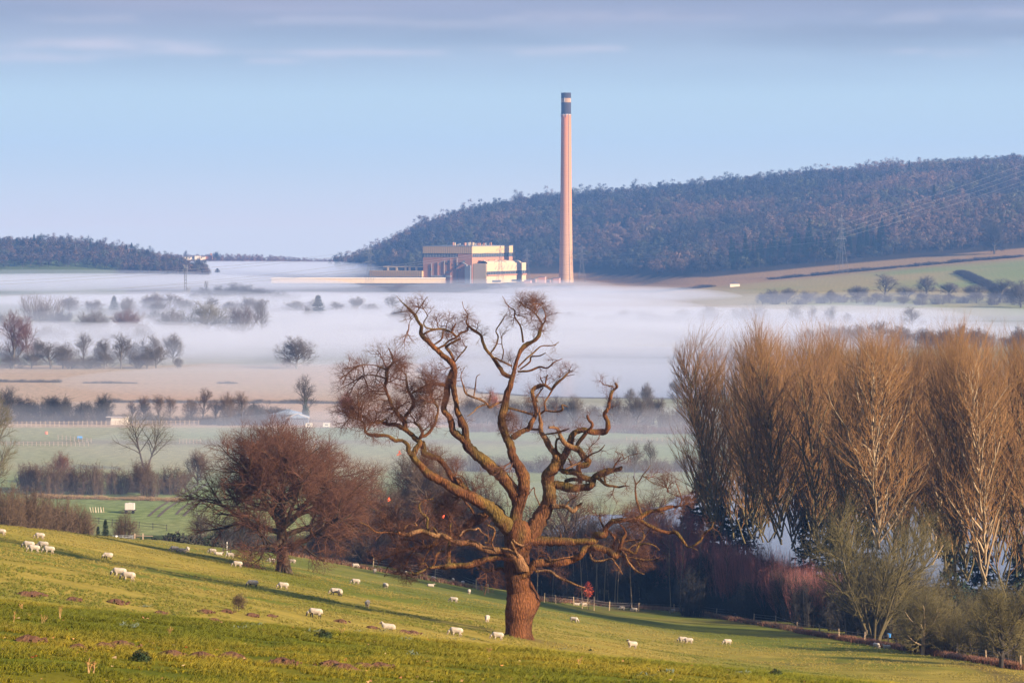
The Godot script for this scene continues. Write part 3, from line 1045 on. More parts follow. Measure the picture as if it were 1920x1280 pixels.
	box("wall", Vector3(w1, 18.0 * s, w2), Vector3(w1 / 2 + 0.4, 9.0 * s - 1.0, zc - w2 / 2), pale, hl)
	box("window_strip", Vector3(w1 - 0.6, 6.0 * s, w2 - 0.6), Vector3(w1 / 2 + 0.4, 21.0 * s - 1.0, zc - w2 / 2), glass, hl)
	box("wall", Vector3(w1, 15.0 * s, w2), Vector3(w1 / 2 + 0.4, 31.5 * s - 1.0, zc - w2 / 2), pale, hl)
	box("end_wall", Vector3(w1 - 1.0, 38.6 * s, 0.8), Vector3(w1 / 2 + 0.4, 19.3 * s - 1.0, zc + 0.5), pale, hl)
	box("ledge", Vector3(1.2, 1.2, w2), Vector3(w1 + 0.9, 17.0 * s - 1.0, zc - w2 / 2), brick, hl)
	for q in [[0.13, 0.22], [0.62, 0.22]]:
		box("doorway", Vector3(0.5, 4.0 * s, w2 * q[1]), Vector3(w1 + 0.3, 3.6 * s, zc - w2 * (q[0] + q[1] / 2)), glass, hl)
	for k in 16:
		box("mullion", Vector3(0.3, 5.8 * s, 0.35), Vector3(w1 + 0.2, 21.0 * s - 1.0, zc - w2 * (k + 0.5) / 16.0), steel, hl)
	var vault := Tubes.new()
	vault.tube(PackedVector3Array([Vector3(0, 0, 0), Vector3(0, 0, -w2 * 0.86)]), PackedFloat32Array([w1 * 0.42, w1 * 0.42]), 20, Color.WHITE, Color.WHITE)
	var vo := part("vaulted_roof", vault.mesh(), pale, hl)
	vo.position = Vector3(w1 / 2, ht - 1.6, zc - w2 * 0.06)
	vo.scale = Vector3(1.0, 0.5, 1.0)
	for k in 14:
		box("roof_vent", Vector3(2.0, rng.randf_range(1.5, 3.6), 2.2), Vector3(rng.randf_range(0.5, 3.0), ht + 0.8, zc - w2 * rng.randf_range(0.05, 0.8)), [pale, brick, steel][k % 3], hl)
	for k in 7:
		bar("stair_rail", Vector3(w1 + 0.9, 26.0 * s, zc - w2 * (0.2 + 0.1 * k)), Vector3(w1 + 0.9, 33.0 * s, zc - w2 * (0.25 + 0.1 * k)), 0.18, steel, hl)
	# long annex on the left
	var an := thing("workshop_annex", "long cream and grey workshop joined to the left of the brick power station", "industrial hall", c0, yaw)
	var a1 := 101.0 * s / cos(deg_to_rad(24.0))
	box("grey_wall", Vector3(a1, 13.6 * s, 24.0), Vector3(-l1 - a1 / 2, 6.8 * s - 1.0, -9.5), grey, an)
	box("cream_band", Vector3(a1 + 0.8, 11.0 * s, 24.8), Vector3(-l1 - a1 / 2, 19.0 * s - 1.0, -9.5), cream, an)
	for k in 26:
		box("mullion", Vector3(0.4, 12.0 * s, 0.4), Vector3(-l1 - a1 * (k + 0.5) / 26.0, 6.4 * s, 2.7), steel, an)
	for k in 30:
		box("mullion", Vector3(0.25, 10.6 * s, 0.25), Vector3(-l1 - a1 * (k + 0.5) / 30.0, 19.0 * s - 1.0, 3.0), cream, an)
	box("roof_monitor", Vector3(a1 * 0.8, 7.0 * s, 9.0), Vector3(-l1 - a1 * 0.4, 28.2 * s - 1.0, -9.0), glass, an)
	box("monitor_roof", Vector3(a1 * 0.8, 0.9, 10.0), Vector3(-l1 - a1 * 0.4, 32.0 * s - 1.0, -9.0), pale, an)
	for q in [0.2, 0.36, 0.46, 0.67, 0.88]:
		box("monitor_panel", Vector3(2.4, 6.8 * s, 0.5), Vector3(-l1 - a1 * 0.8 * q, 28.2 * s - 1.0, -4.4), pale, an)
	# long low store in front
	var lp := on_ground(672.0, 2860.0)
	var sl := 2860.0 / F
	var ls := thing("long_store", "very long low cream store at the foot of the power station", "store building", lp)
	box("cream_wall", Vector3(325.0 * sl, 8.6 * sl, 14.0), Vector3(0, 5.2, 0), plain("cream_store", lin(0.56, 0.42, 0.27)), ls)
	box("grey_wall", Vector3(324.0 * sl, 8.0 * sl, 13.0), Vector3(0, -1.6, 0), grey, ls)
	box("roof", Vector3(326.0 * sl, 0.9, 15.0), Vector3(0, 7.9, 0), plain("pale_roof", lin(0.66, 0.56, 0.44)), ls)
	for k in 34:
		box("mullion", Vector3(0.3, 4.4, 0.3), Vector3((k - 16.5) * 325.0 * sl / 34.0, 5.2, 7.05), plain("cream_store", Color.WHITE), ls)
	# small sheds between the hall and the chimney
	for k in 7:
		var p := on_ground(990.0 + k * 9.0, 2980.0 + (k % 3) * 12.0)
		var h := 3.0 + (k * 5 % 4) * 1.3
		var sh := thing("plant_shed", ["pinkish shed next to the turbine hall's right end", "low brown shed, second along from the turbine hall", "tall narrow shed midway between hall and chimney", "low pink shed midway between hall and chimney", "brown shed just left of the chimney's foot", "small pink shed third from the chimney's foot", "pale shed touching the chimney's left foot"][k], "shed", p, yaw * 0.6, "sheds between the hall and the chimney")
		box("wall", Vector3(7.0, h, 6.0), Vector3(0, h / 2 - 0.4, 0), [plain("pink_render", lin(0.45, 0.24, 0.19)), brick, pale][k % 3], sh)
		box("roof", Vector3(7.6, 0.5, 6.6), Vector3(0, h - 0.1, 0), grey, sh)


func pylon_proto() -> Dictionary:
	var body := Tubes.new()
	var arms := []
	var w := Color.WHITE
	var lv := [[0.0, 4.2], [10.0, 2.9], [19.0, 1.9], [26.0, 1.25], [33.0, 0.95], [39.5, 0.75], [44.0, 0.1]]
	for k in lv.size() - 1:
		var y0: float = lv[k][0]
		var y1: float = lv[k + 1][0]
		var a: float = lv[k][1]
		var b: float = lv[k + 1][1]
		var r := 0.12 if k < 3 else 0.10
		for q in [[1, 1], [1, -1], [-1, -1], [-1, 1]]:
			body.tube(PackedVector3Array([Vector3(q[0] * a, y0, q[1] * a), Vector3(q[0] * b, y1, q[1] * b)]), PackedFloat32Array([r, r]), 4, w, w)
		for q in 4:
			var ang := q * PI / 2
			var bs := Basis(Vector3.UP, ang)
			body.tube(PackedVector3Array([bs * Vector3(a, y0, a), bs * Vector3(-b, y1, b)]), PackedFloat32Array([0.055, 0.055]), 3, w, w)
			body.tube(PackedVector3Array([bs * Vector3(-a, y0, a), bs * Vector3(b, y1, b)]), PackedFloat32Array([0.055, 0.055]), 3, w, w)
			body.tube(PackedVector3Array([bs * Vector3(-b, y1, b), bs * Vector3(b, y1, b)]), PackedFloat32Array([0.055, 0.055]), 3, w, w)
	for q in [[26.0, 6.6, 1.25], [33.0, 5.2, 0.95], [39.5, 4.2, 0.75]]:
		var t := Tubes.new()
		for sx in [-1.0, 1.0]:
			var tip := Vector3(sx * q[1], q[0] + 0.2, 0)
			for z in [-1.0, 1.0]:
				t.tube(PackedVector3Array([Vector3(sx * q[2], q[0], z * q[2]), tip]), PackedFloat32Array([0.12, 0.1]), 4, w, w)
				t.tube(PackedVector3Array([Vector3(sx * q[2], q[0] + 1.7, z * q[2]), tip]), PackedFloat32Array([0.1, 0.09]), 4, w, w)
			t.tube(PackedVector3Array([tip, tip - Vector3(0, 2.2, 0)]), PackedFloat32Array([0.13, 0.13]), 4, w, w)
		arms.append(t.mesh())
	return {"body": body.mesh(), "arms": arms}


func build_pylons() -> void:
	var steel := plain("pylon_steel", lin(0.13, 0.13, 0.14), 0.6)
	var p := pylon_proto()
	var made := {}
	# photo column, foot distance, photo top row, label
	for q in [
		["a", 693, 2700, 458, "lattice pylon at the left end of the power station annex", 0.5], ["b", 938, 2820, 460, "lattice pylon standing in front of the sunlit turbine hall", 0.3],
		["c", 988, 3060, 464, "dim lattice pylon between the turbine hall and the chimney", 0.3], ["d", 1091, 2990, 458, "pale pylon close to the right of the chimney foot", 0.2],
		["e", 1578, 2620, 402, "lattice pylon before the dark conifers above the hill fields", 0.9], ["f", 1752, 2980, 372, "pylon rising from the woods, left of a pair on the hill", 0.9],
		["g", 1818, 3010, 362, "pylon rising from the woods, rightmost on the hillside", 0.9], ["h", 1675, 3880, 293, "pylon top showing above the skyline of the right hill", 0.9],
	]:
		var at := on_ground(q[1], q[2])
		var top: float = EYE - (q[3] - 425.0) / F * q[2]
		if q[0] == "h":
			at.y = top - 24.0
		var o := thing("pylon", q[4], "pylon", at, q[5], "pylons of the power lines")
		var sc: float = (top - at.y) / 44.0
		o.scale = Vector3(sc, sc, sc) if q[0] != "h" else Vector3(0.6, 24.0 / 44.0, 0.6)
		part("lattice_mast", p.body, steel, o)
		for a in p.arms:
			part("cross_arm", a, steel, o)
		made[q[0]] = {"at": at, "top": top}
	# cables: spans between given points (photo column, row, distance)
	var wire := plain("cable", lin(0.16, 0.16, 0.17), 0.6)
	var lines := [
		["power line crossing the mist to the pylon by the annex", [[-40, 529, 1900], [693, 468, 2700]], [0, 6, 28]],
		["power line low over the mist, left of the power station", [[150, 545, 1900], [938, 470, 2820]], [0, 5]],
		["bundle of power cables sweeping down the wooded right hill", [[1960, 305, 3000], [1578, 430, 2620]], [0, 9, 20, -12]],
		["bundle of power cables from the hillside pylons to the right edge", [[1990, 325, 2980], [1752, 395, 2980]], [0, 10, 22]],
		["power cables running from the hill pylon towards the chimney", [[1578, 425, 2620], [1091, 472, 2990]], [0, 12, 24]],
	]
	for l in lines:
		var o := thing("power_line", l[0], "power line", Vector3.ZERO, 0.0, "power lines")
		for off in l[2]:
			var a := px_point(l[1][0][0], l[1][0][1] + off, l[1][0][2])
			var b := px_point(l[1][1][0], l[1][1][1] + off * 0.8, l[1][1][2])
			var pts := PackedVector3Array()
			var r := PackedFloat32Array()
			for k in 17:
				var t := k / 16.0
				pts.append(a.lerp(b, t) - Vector3(0, 4.0 * 4.0 * t * (1.0 - t) * a.distance_to(b) / 900.0, 0))
				r.append(0.10)
			var tb := Tubes.new()
			tb.tube(pts, r, 4, Color.WHITE, Color.WHITE)
			part("cable", tb.mesh(), wire, o)


func px_point(px: float, py: float, d: float) -> Vector3:
	return Vector3((px - 960.0) / F * d, EYE - (py - 425.0) / F * d, -d)


func build_far_buildings() -> void:
	var white := plain("white_render", lin(0.66, 0.55, 0.42))
	var slate := plain("slate", lin(0.13, 0.11, 0.12))
	var red := plain("red_brick", lin(0.35, 0.165, 0.10))
	var glass := plain("dark_glazing", Color.BLACK)
	# white building on the far ridge
	var s := 4130.0 / F
	var hs := thing("white_house", "long white building with dark roof on the far ridge", "house", px_point(365, 487, 4130))
	box("wall", Vector3(42 * s, 6.4 * s, 10), Vector3(-2 * s, 3 * s, 0), white, hs)
	box("gable", Vector3(11 * s, 7.4 * s, 12), Vector3(6 * s, 3.6 * s, 1.5), white, hs)
	roof_mesh(hs, Vector3(44 * s, 2.8 * s, 12), Vector3(-2 * s, 6.2 * s, 0), slate)
	for k in 7:
		box("window", Vector3(1.4, 1.6, 0.4), Vector3((-20 + k * 5.5) * s, 3.6 * s, 5.1), glass, hs)
	var hb := thing("brick_house", "red brick building beside the white one on the far ridge", "house", px_point(389, 486, 4140))
	box("wall", Vector3(17 * s, 6 * s, 10), Vector3(0, 3 * s, 0), red, hb)
	roof_mesh(hb, Vector3(18 * s, 3 * s, 12), Vector3(0, 6 * s, 0), slate)
	box("chimney_stack", Vector3(2.2, 4.0, 2.2), Vector3(6.5 * s, 9 * s, 0), red, hb)
	# villa in the trees of the left hill
	s = 3180.0 / F
	var vi := thing("hill_villa", "pinkish gabled villa among trees atop the left hill", "house", on_ground(90, 3235) + Vector3(0, 1.5, 0))
	box("wall", Vector3(15 * s, 9 * s, 10), Vector3(0, 4.5 * s, 0), plain("pink_stone", lin(0.40, 0.24, 0.19)), vi)
	for k in [-6.5, 0.0, 6.5]:
		roof_mesh(vi, Vector3(7 * s, 4 * s, 11), Vector3(k * 0.75 * s, 9.0 * s, 0), slate)
		box("window", Vector3(1.2, 1.8, 0.4), Vector3(k * 0.75 * s, 6.5 * s, 5.1), glass, vi)
	# telecom masts in the mist
	var steel := plain("pylon_steel", Color.WHITE)
	for q in [[347, 498, 560, 2250, 9.0, "tall lattice telecom mast rising from the mist"], [352, 540, 562, 2210, 7.0, "short mast with aerials right beside the tall telecom mast"], [294, 546, 562, 2250, 5.0, "small mast head showing over misty trees left of the tall mast"], [386, 528, 545, 2400, 4.0, "small mast showing above the dark wooded mound"]]:
		var o := thing("telecom_mast", q[5], "mast", on_ground(q[0], q[3]), 0.4, "masts in the mist")
		var top: float = EYE - (q[1] - 425.0) / F * q[3] - o.position.y
		var tb := Tubes.new()
		var hw: float = q[4] * 0.5 * q[3] / F * 0.45
		for c in [[1, 1], [1, -1], [-1, -1], [-1, 1]]:
			tb.tube(PackedVector3Array([Vector3(c[0] * hw, 0, c[1] * hw), Vector3(c[0] * hw * 0.7, top, c[1] * hw * 0.7)]), PackedFloat32Array([0.2, 0.16]), 4, Color.WHITE, Color.WHITE)
		var n := int(top / 2.6)
		for k in n:
			var y0 := top * k / n
			var y1 := top * (k + 1) / n
			for f in 4:
				var bs := Basis(Vector3.UP, f * PI / 2)
				tb.tube(PackedVector3Array([bs * Vector3(hw, y0, hw * 0.85), bs * Vector3(-hw * 0.85, y1, hw * 0.85)]), PackedFloat32Array([0.08, 0.08]), 3, Color.WHITE, Color.WHITE)
		part("lattice_mast", tb.mesh(), steel, o)
		for k in 6:
			var a := TAU * k / 6.0
			box("antenna", Vector3(0.5, 2.6, 0.5), Vector3(cos(a) * (hw + 0.9), top - 0.6 - (k % 2) * 3.0, sin(a) * (hw + 0.9)), steel, o)
		box("headframe", Vector3(hw * 2 + 2.4, 0.3, hw * 2 + 2.4), Vector3(0, top - 2.0, 0), steel, o)
	# hillside stables
	var hp := on_ground(1378, 2560)
	var st := thing("hill_farmhouse", "tiny white farm building at the foot of the wooded hill", "house", hp)
	box("wall", Vector3(9, 3, 6), Vector3(0, 1.2, 0), white, st)
	roof_mesh(st, Vector3(10, 1.8, 7), Vector3(0, 2.7, 0), slate)


func roof_mesh(parent: Node, size: Vector3, at: Vector3, mat: Material) -> void:
	var pm := PrismMesh.new()
	pm.size = size
	var o := part("roof", pm, mat, parent)
	o.position = at + Vector3(0, size.y / 2, 0)


# ==================================================================== valley trees, hedges, farm
const ORDER := ["first", "second", "third", "fourth", "fifth", "sixth", "seventh", "eighth", "ninth", "tenth", "eleventh", "twelfth", "thirteenth", "fourteenth", "fifteenth", "sixteenth", "seventeenth", "eighteenth", "nineteenth", "twentieth"]


func nth(k: int, n: int) -> String:
	if n == 1:
		return "only one"
	if k == n - 1:
		return "rightmost"
	if k < ORDER.size():
		return ORDER[k] + " from left"
	var b := n - k
	return ORDER[b - 1] + " from right" if b <= ORDER.size() else "middle"


# a row of bushes or small trees from left to right
func hedge(called: String, label: String, x0: float, x1: float, d0: float, d1: float, h: float, step: float, kinds: Array, twig: String, jitter := 4.0, wide := 2.0) -> void:
	var a := on_ground(x0, d0)
	var b := on_ground(x1, d1)
	var n := maxi(1, int(a.distance_to(b) / step))
	for k in n:
		var t := (k + rng.randf_range(0.3, 0.7)) / n
		var p := a.lerp(b, t) + Vector3(0, 0, rng.randf_range(-jitter, jitter))
		p.y = height(p.x, -p.z) - 0.2
		var hh := h * rng.randf_range(0.7, 1.2)
		plant(kinds[k % kinds.size()], called, "%s, %s" % [label, nth(k, n)], "hedge bush" if called.ends_with("bush") else "tree", label + " row", p, hh, maxf(step * wide, hh * 0.8) * rng.randf_range(0.85, 1.25), rng.randf() * TAU, "bark_brown", twig)


func build_valley_trees() -> void:
	rng.seed = 303
	# trees one can tell apart, by photo column, top row, foot row, width
	tree_px("ash", "ash_tree", "tall bare tree with ivy on its trunk standing alone right of the paddock hedge", "", 571, 700, 782, 55, "twig_grey")
	var iv := tree_px("mound", "ivy_growth", "dark ivy mass wrapped around the lone tall tree's trunk", "", 573, 742, 783, 17, "ivy", "bark_dark", "ivy")
	iv.position.z += 1.0
	tree_px("willow", "willow_tree", "loose drooping olive willow rising above the big hedge by the paddock", "", 272, 764, 880, 118, "twig_olive", "bark_brown")
	tree_px("round", "thorn_tree", "rusty round-headed bush standing out of the hedge left of the willow", "", 113, 838, 905, 62, "twig_red", "bark_dark")
	tree_px("round_b", "hedge_tree", "purple-grey bush with bare pale stems right of the big hedge's end", "", 370, 832, 906, 60, "twig_brown")
	tree_px("ash_b", "bare_tree", "olive bare tree cut by the left picture edge above the hedge", "", -18, 742, 945, 110, "twig_olive")
	tree_px("round", "round_tree", "pale round-headed tree alone in the mist left of the oak", "", 556, 625, 690, 70, "twig_grey")
	tree_px("ash", "misty_tree", "tall open tree above the misty tree line, left of centre", "", 226, 622, 690, 44, "twig_grey")
	tree_px("round_b", "misty_tree", "dense rounded tree at the right end of the misty tree line", "", 292, 640, 689, 48, "twig_grey")
	tree_px("ash_b", "misty_tree", "broad pale tree left of the tall open one in the mist", "", 95, 640, 690, 66, "twig_grey")
	tree_px("ash", "misty_tree", "reddish misty tree at the far left edge by the tan field", "", 24, 580, 690, 62, "twig_red")
	tree_px("ash_b", "misty_tree", "reddish second tree at the left edge, a little inside the first", "", 52, 592, 680, 46, "twig_red")
	tree_px("round", "misty_tree", "small dark bush beside the water right of the tree line", "", 333, 666, 690, 20, "twig_grey")
	for q in [
		["round", 20, 660, 690, 50], ["round_b", 58, 655, 690, 44], ["ash", 117, 646, 690, 40], ["scrub", 130, 662, 690, 46], ["scrub_b", 165, 660, 690, 44], ["round", 195, 655, 690, 44], ["scrub", 258, 652, 690, 42], ["round_b", 275, 655, 690, 36],
	]:
		tree_px(q[0], "misty_tree", "dim bare tree in the low misty tree line behind the tan field", "misty tree line behind the tan field", q[1], q[2], q[3], q[4], "twig_grey")
	tree_px("round", "misty_tree", "large blue-grey tree dome, left one of two big domes in mist", "", 174, 574, 640, 76, "twig_grey", "bark_dark")
	tree_px("round_b", "misty_tree", "rust-tinted tree dome right of the blue-grey one in the mist", "", 240, 572, 640, 62, "twig_red", "bark_dark")
	tree_px("round", "misty_tree", "big olive dome of a bare tree in the middle of the mist", "", 388, 559, 632, 88, "twig_olive")
	tree_px("round_b", "misty_tree", "rounded tree dome just right of the big olive dome", "", 455, 564, 634, 62, "twig_brown")
	tree_px("round", "misty_tree", "low tree dome just left of the big olive dome", "", 322, 573, 632, 62, "twig_grey")
	tree_px("ash", "misty_tree", "faint slender tree right of the olive domes in the mist", "", 490, 558, 632, 36, "twig_grey")
	tree_px("wand", "misty_willow", "spiky fan-shaped willow poking out of the white mist on the left", "", 76, 545, 612, 66, "twig_brown")
	tree_px("conifer", "tall_conifer", "dark columnar conifer rising alone from the mist", "", 596, 551, 602, 26, "needles", "bark_dark", "conifer")
	tree_px("round", "misty_tree", "small round tree at the left foot of the dark columnar conifer", "", 576, 570, 604, 20, "twig_grey")
	tree_px("conifer_b", "misty_conifer", "small feathery conifer over the mist, left of the masts", "", 213, 552, 590, 22, "needles", "bark_dark", "conifer")
	tree_px("round_b", "misty_tree", "small dark round tree under the feathery conifer", "", 238, 559, 598, 24, "twig_grey")
	for q in [["round", 275, 550, 582, 30], ["round_b", 292, 545, 582, 34], ["ash", 318, 548, 582, 34], ["round", 336, 553, 582, 24]]:
		tree_px(q[0], "misty_tree", "small tree in the row below the telecom masts", "small trees below the telecom masts", q[1], q[2], q[3], q[4], "twig_brown")
	for q in [["round", 365, 544, 572, 32], ["round", 385, 536, 572, 44], ["round_b", 415, 531, 572, 50], ["ash", 440, 528, 572, 46], ["round", 462, 530, 572, 46], ["round_b", 490, 536, 572, 48], ["scrub", 515, 540, 572, 40], ["scrub_b", 540, 541, 572, 40]]:
		tree_px(q[0], "copse_tree", "bare tree of the dark copse left of the long cream store", "dark copse before the long store", q[1], q[2], q[3], q[4], "twig_dark")
	for k in 26:                  # shrubs along the foot of the power station
		tree_px(["scrub", "round_b", "scrub_b"][k % 3], "station_shrub", "bare shrub in the belt along the foot of the power station", "shrub belt before the power station", 690 + k * 15 + rng.randf() * 8, 527 + rng.randf() * 7 + (4 if k < 8 else 0), 541, 26, "twig_brown" if k % 4 else "twig_red")
	for q in [["round", 745, 574, 618, 42, "twig_grey"], ["round_b", 1015, 565, 612, 36, "twig_grey"]]:
		tree_px(q[0], "misty_tree", "faint grey tree swallowed by the mist left of the oak" if q[1] < 900 else "faint grey tree in the mist behind the oak's crown", "", q[1], q[2], q[3], q[4], q[5])
	# right side of the valley, in and above the mist
	for q in [
		["round", 1450, 541, 572, 44, "dark tree group's leftmost member below the tan hill field"], ["round_b", 1480, 540, 570, 34, "rounded tree beside the leftmost one below the hill field"], ["scrub", 1515, 545, 570, 36, "low wide bush below the hill field, left of the lone round one"],
		["round", 1558, 546, 570, 20, "lone small round tree below the hill field"], ["round_b", 1610, 541, 568, 46, "wide tree below the hill field, right of the lone round one"], ["ash", 1660, 522, 568, 52, "tallest bare tree below the tan hill field"],
		["scrub_b", 1700, 541, 568, 44, "low bush at the right foot of the tallest tree below the hill field"], ["round", 1738, 529, 566, 42, "dark round tree in the right half of the row below the hill field"], ["round_b", 1780, 540, 568, 44, "broad low tree in the right half of the row below the hill field"],
		["round", 1826, 543, 570, 50, "low dome tree near the right end of the row below the hill field"], ["ash_b", 1875, 530, 575, 60, "big tree second from the right edge below the hill field"], ["round", 1915, 525, 580, 60, "big tree cut by the right edge below the hill field"],
		["round", 1332, 570, 606, 40, "dark round tree at the left end of the right-hand mist"], ["round_b", 1392, 572, 608, 42, "dark broad tree in mist, second of three on its left"], ["round", 1424, 568, 608, 44, "dark broad tree in mist, third of three on its left"],
		["ash", 1494, 568, 612, 34, "clear bare round tree standing in the right-hand mist"], ["ash_b", 1522, 572, 612, 24, "faint small tree touching the clear round one in the mist"], ["ash", 1560, 570, 612, 32, "bare tree with dark ivy low in its crown in the right-hand mist"],
		["round", 1590, 582, 612, 22, "small faint dome right of the ivy-clad tree in the mist"], ["ash_b", 1712, 574, 618, 46, "faint tree behind the white mist near the right-hand ridge"],
	]:
		tree_px(q[0], "valley_tree", q[5], "", q[1], q[2], q[3], q[4], "twig_grey")
	tree_px("conifer", "ivy_growth", "dark ivy column in the bare tree in the right-hand mist", "", 1560, 578, 614, 15, "ivy", "bark_dark", "ivy")
	for q in [["scrub", 1530, 615, 645, 46], ["round", 1562, 606, 645, 54], ["round_b", 1604, 603, 648, 60], ["ash", 1650, 600, 650, 58], ["round", 1690, 606, 650, 56], ["round_b", 1735, 610, 652, 52], ["round", 1775, 611, 652, 50], ["ash_b", 1802, 606, 654, 34], ["round", 1836, 610, 655, 46]]:
		tree_px(q[0], "valley_tree", "bluish bare tree in the row fading into mist above the poplars", "tree row in mist above the poplars", q[1], q[2], q[3], q[4], "twig_grey")
	tree_px("round", "valley_tree", "bluish tree at the right edge above the poplars", "", 1912, 607, 660, 34, "twig_dark")
	# trees right of the oak by the flood water
	tree_px("round", "waterside_tree", "round-headed pale tree by the flood water right of the oak", "", 1212, 711, 765, 36, "twig_grey")
	tree_px("ash", "waterside_tree", "slim pale tree left of the round-headed one by the flood water", "", 1182, 724, 766, 34, "twig_grey")
	tree_px("ash_b", "waterside_tree", "pale tree close behind the poplars' left edge by the flood water", "", 1272, 708, 768, 44, "twig_grey")
	tree_px("round", "waterside_tree", "purple round tree behind the oak's centre at the water's edge", "", 924, 727, 790, 38, "twig_plum")
	tree_px("round_b", "waterside_tree", "purple bush half hidden by the oak's red twigs by the tan field", "", 648, 728, 790, 40, "twig_plum")
	tree_px("ash", "field_tree", "leaning bare tree in the lower hedge right of the oak", "", 1190, 824, 892, 48, "twig_grey")
	tree_px("ash_b", "field_tree", "bare tree right of the leaning one in the lower hedge", "", 1222, 822, 892, 44, "twig_grey")
	hedge("belt_tree", "dim tree of the misty belt behind the tan field", -30, 322, 1235, 1215, 12.0, 6.0, ["round", "thicket", "ash", "round_b", "ash_b"], "twig_grey", 22.0, 1.7)
	hedge("belt_tree", "dark tree of the second misty belt on the left", -30, 500, 1640, 1600, 11.0, 8.5, ["round", "round_b", "thicket", "ash"], "twig_dark", 40.0, 1.7)
	hedge("belt_tree", "dim tree of the middle misty belt at the left", -30, 330, 1430, 1400, 10.0, 9.5, ["ash", "round", "thicket", "round_b"], "twig_grey", 30.0, 1.7)
	hedge("belt_tree", "faint tree of the long belt deep in the mist", 100, 760, 1960, 1930, 11.0, 14.0, ["round", "ash", "round_b"], "twig_grey", 60.0, 1.3)
	hedge("belt_tree", "tree of the belt in mist between oak and poplars", 880, 1330, 1760, 1760, 8.0, 9.0, ["round", "thicket"], "twig_grey", 40.0, 1.6)
	hedge("belt_tree", "tree of the misty belt above the poplars' right half", 1500, 1930, 1420, 1400, 8.0, 7.0, ["round", "thicket", "round_b"], "twig_grey", 20.0, 1.6)
	hedge("belt_tree", "tree of the dark belt at the hill field's foot", 1420, 1930, 2150, 2080, 8.5, 9.0, ["round", "thicket", "round_b", "thicket_b"], "twig_grey", 24.0, 1.6)
	hedge("hedge_tree", "blue-grey tree of the belt behind the field right of the oak", 862, 1300, 850, 835, 9.4, 2.5, ["thicket", "round", "thicket_b", "round_b", "thicket"], "twig_grey", 16.0)
	hedge("hedge_bush", "reddish low bush at the belt's front right of the oak", 880, 1300, 822, 815, 3.2, 4.0, ["thicket", "thicket_b"], "twig_red", 3.0)
	hedge("hedge_bush", "grey bush in the lower hedge between two green fields", 845, 1300, 690, 688, 5.0, 3.4, ["thicket", "thicket_b"], "twig_grey", 3.0)
	hedge("hedge_tree", "tree of the dense belt behind the rail fence", -20, 205, 866, 862, 9.4, 2.3, ["round", "thicket", "ash", "round_b", "thicket_b"], "twig_dark", 8.0)
	hedge("hedge_tree", "spaced bare tree behind the rail fence's right half", 232, 470, 868, 858, 9.0, 4.4, ["ash", "round", "ash_b"], "twig_brown", 6.0, 0.9)
	hedge("hedge_bush", "low dark bush under the rail fence tree belt", -20, 520, 858, 850, 3.6, 4.4, ["thicket", "thicket_b"], "twig_dark", 3.0)
	hedge("hedge_bush", "dark bush close left of the barns", 440, 545, 872, 860, 6.0, 4.0, ["thicket", "round"], "twig_dark", 5.0)
	hedge("hedge_bush", "leftmost clipped hedge in the tan field, bush", -10, 115, 1085, 1080, 1.6, 2.0, ["thicket", "thicket_b"], "twig_dark", 0.4)
	hedge("hedge_bush", "middle clipped hedge in the tan field, bush", 157, 256, 1076, 1074, 1.3, 2.0, ["thicket", "thicket_b"], "twig_dark", 0.4)
	hedge("hedge_bush", "short right clipped hedge in the tan field, bush", 408, 440, 1074, 1074, 1.5, 2.0, ["thicket", "thicket_b"], "twig_dark", 0.4)
	hedge("hedge_bush", "thin dark hedge along the tan field's near side, bush", 190, 640, 960, 955, 1.8, 3.2, ["thicket", "thicket_b"], "twig_dark", 0.6)
	hedge("hedge_bush", "bush of the big hedge left of the field oak", 30, 345, 640, 628, 7.6, 2.1, ["thicket", "thicket_b", "round_b", "thicket"], "twig_brown", 9.0)
	hedge("hedge_bush", "pale dead grass clump under the big hedge", 60, 345, 624, 617, 1.2, 3.0, ["thicket"], "dry_stem", 1.0)
	hedge("hill_hedge_bush", "dark bush of the hill field's long top hedge", 1445, 1925, 2640, 2640, 4.0, 7.0, ["thicket", "thicket_b"], "twig_dark", 3.0)
	hedge("hill_hedge_bush", "dark bush of the hill field's diagonal hedge", 1800, 1900, 2480, 2150, 4.0, 9.0, ["thicket", "thicket_b"], "twig_dark", 3.0)
	hedge("hill_hedge_bush", "dark bush of the hill field's left-end hedge", 1060, 1340, 2560, 2600, 4.0, 7.5, ["thicket", "thicket_b"], "twig_dark", 3.0)
	tree_px("round", "hill_tree", "lone round tree against the dark wood above the right hill field", "", 1865, 456, 500, 30, "twig_dark").position = on_ground(1865, 2700)
	# skyline trees one can tell apart
	for q in [[31, 448, "small"], [63, 441, "tall"], [246, 457, "tallest"], [236, 462, "slim"]]:
		var p := px_point(q[0], q[1] + 15, 3190)
		plant("conifer", "skyline_conifer", "%s dark conifer tip on the left hill's skyline%s" % [q[2], " right half" if q[0] > 200 else " near its top"], "conifer", "", p, 11.0, 5.0, 0.0, "bark_dark", "needles")
	plant("round", "skyline_tree", "round bare tree on the left hill's falling skyline", "tree", "", px_point(276, 483, 3170), 11.0, 11.0, 0.0, "bark_grey", "twig_dark")
	plant("round", "skyline_tree", "large dark tree right of the brick house on the far ridge", "tree", "", px_point(405, 488, 4130), 14.0, 14.0, 0.0, "bark_grey", "twig_dark")
	plant("ash", "skyline_tree", "bare tree behind the white house on the far ridge", "tree", "", px_point(348, 484, 4160), 12.0, 8.0, 0.0, "bark_grey", "twig_grey")
	plant("conifer_b", "cedar_tree", "small flat dark tree at the tip of the left hill", "tree", "", px_point(407, 511, 3100), 5.0, 8.0, 0.0, "bark_dark", "needles")


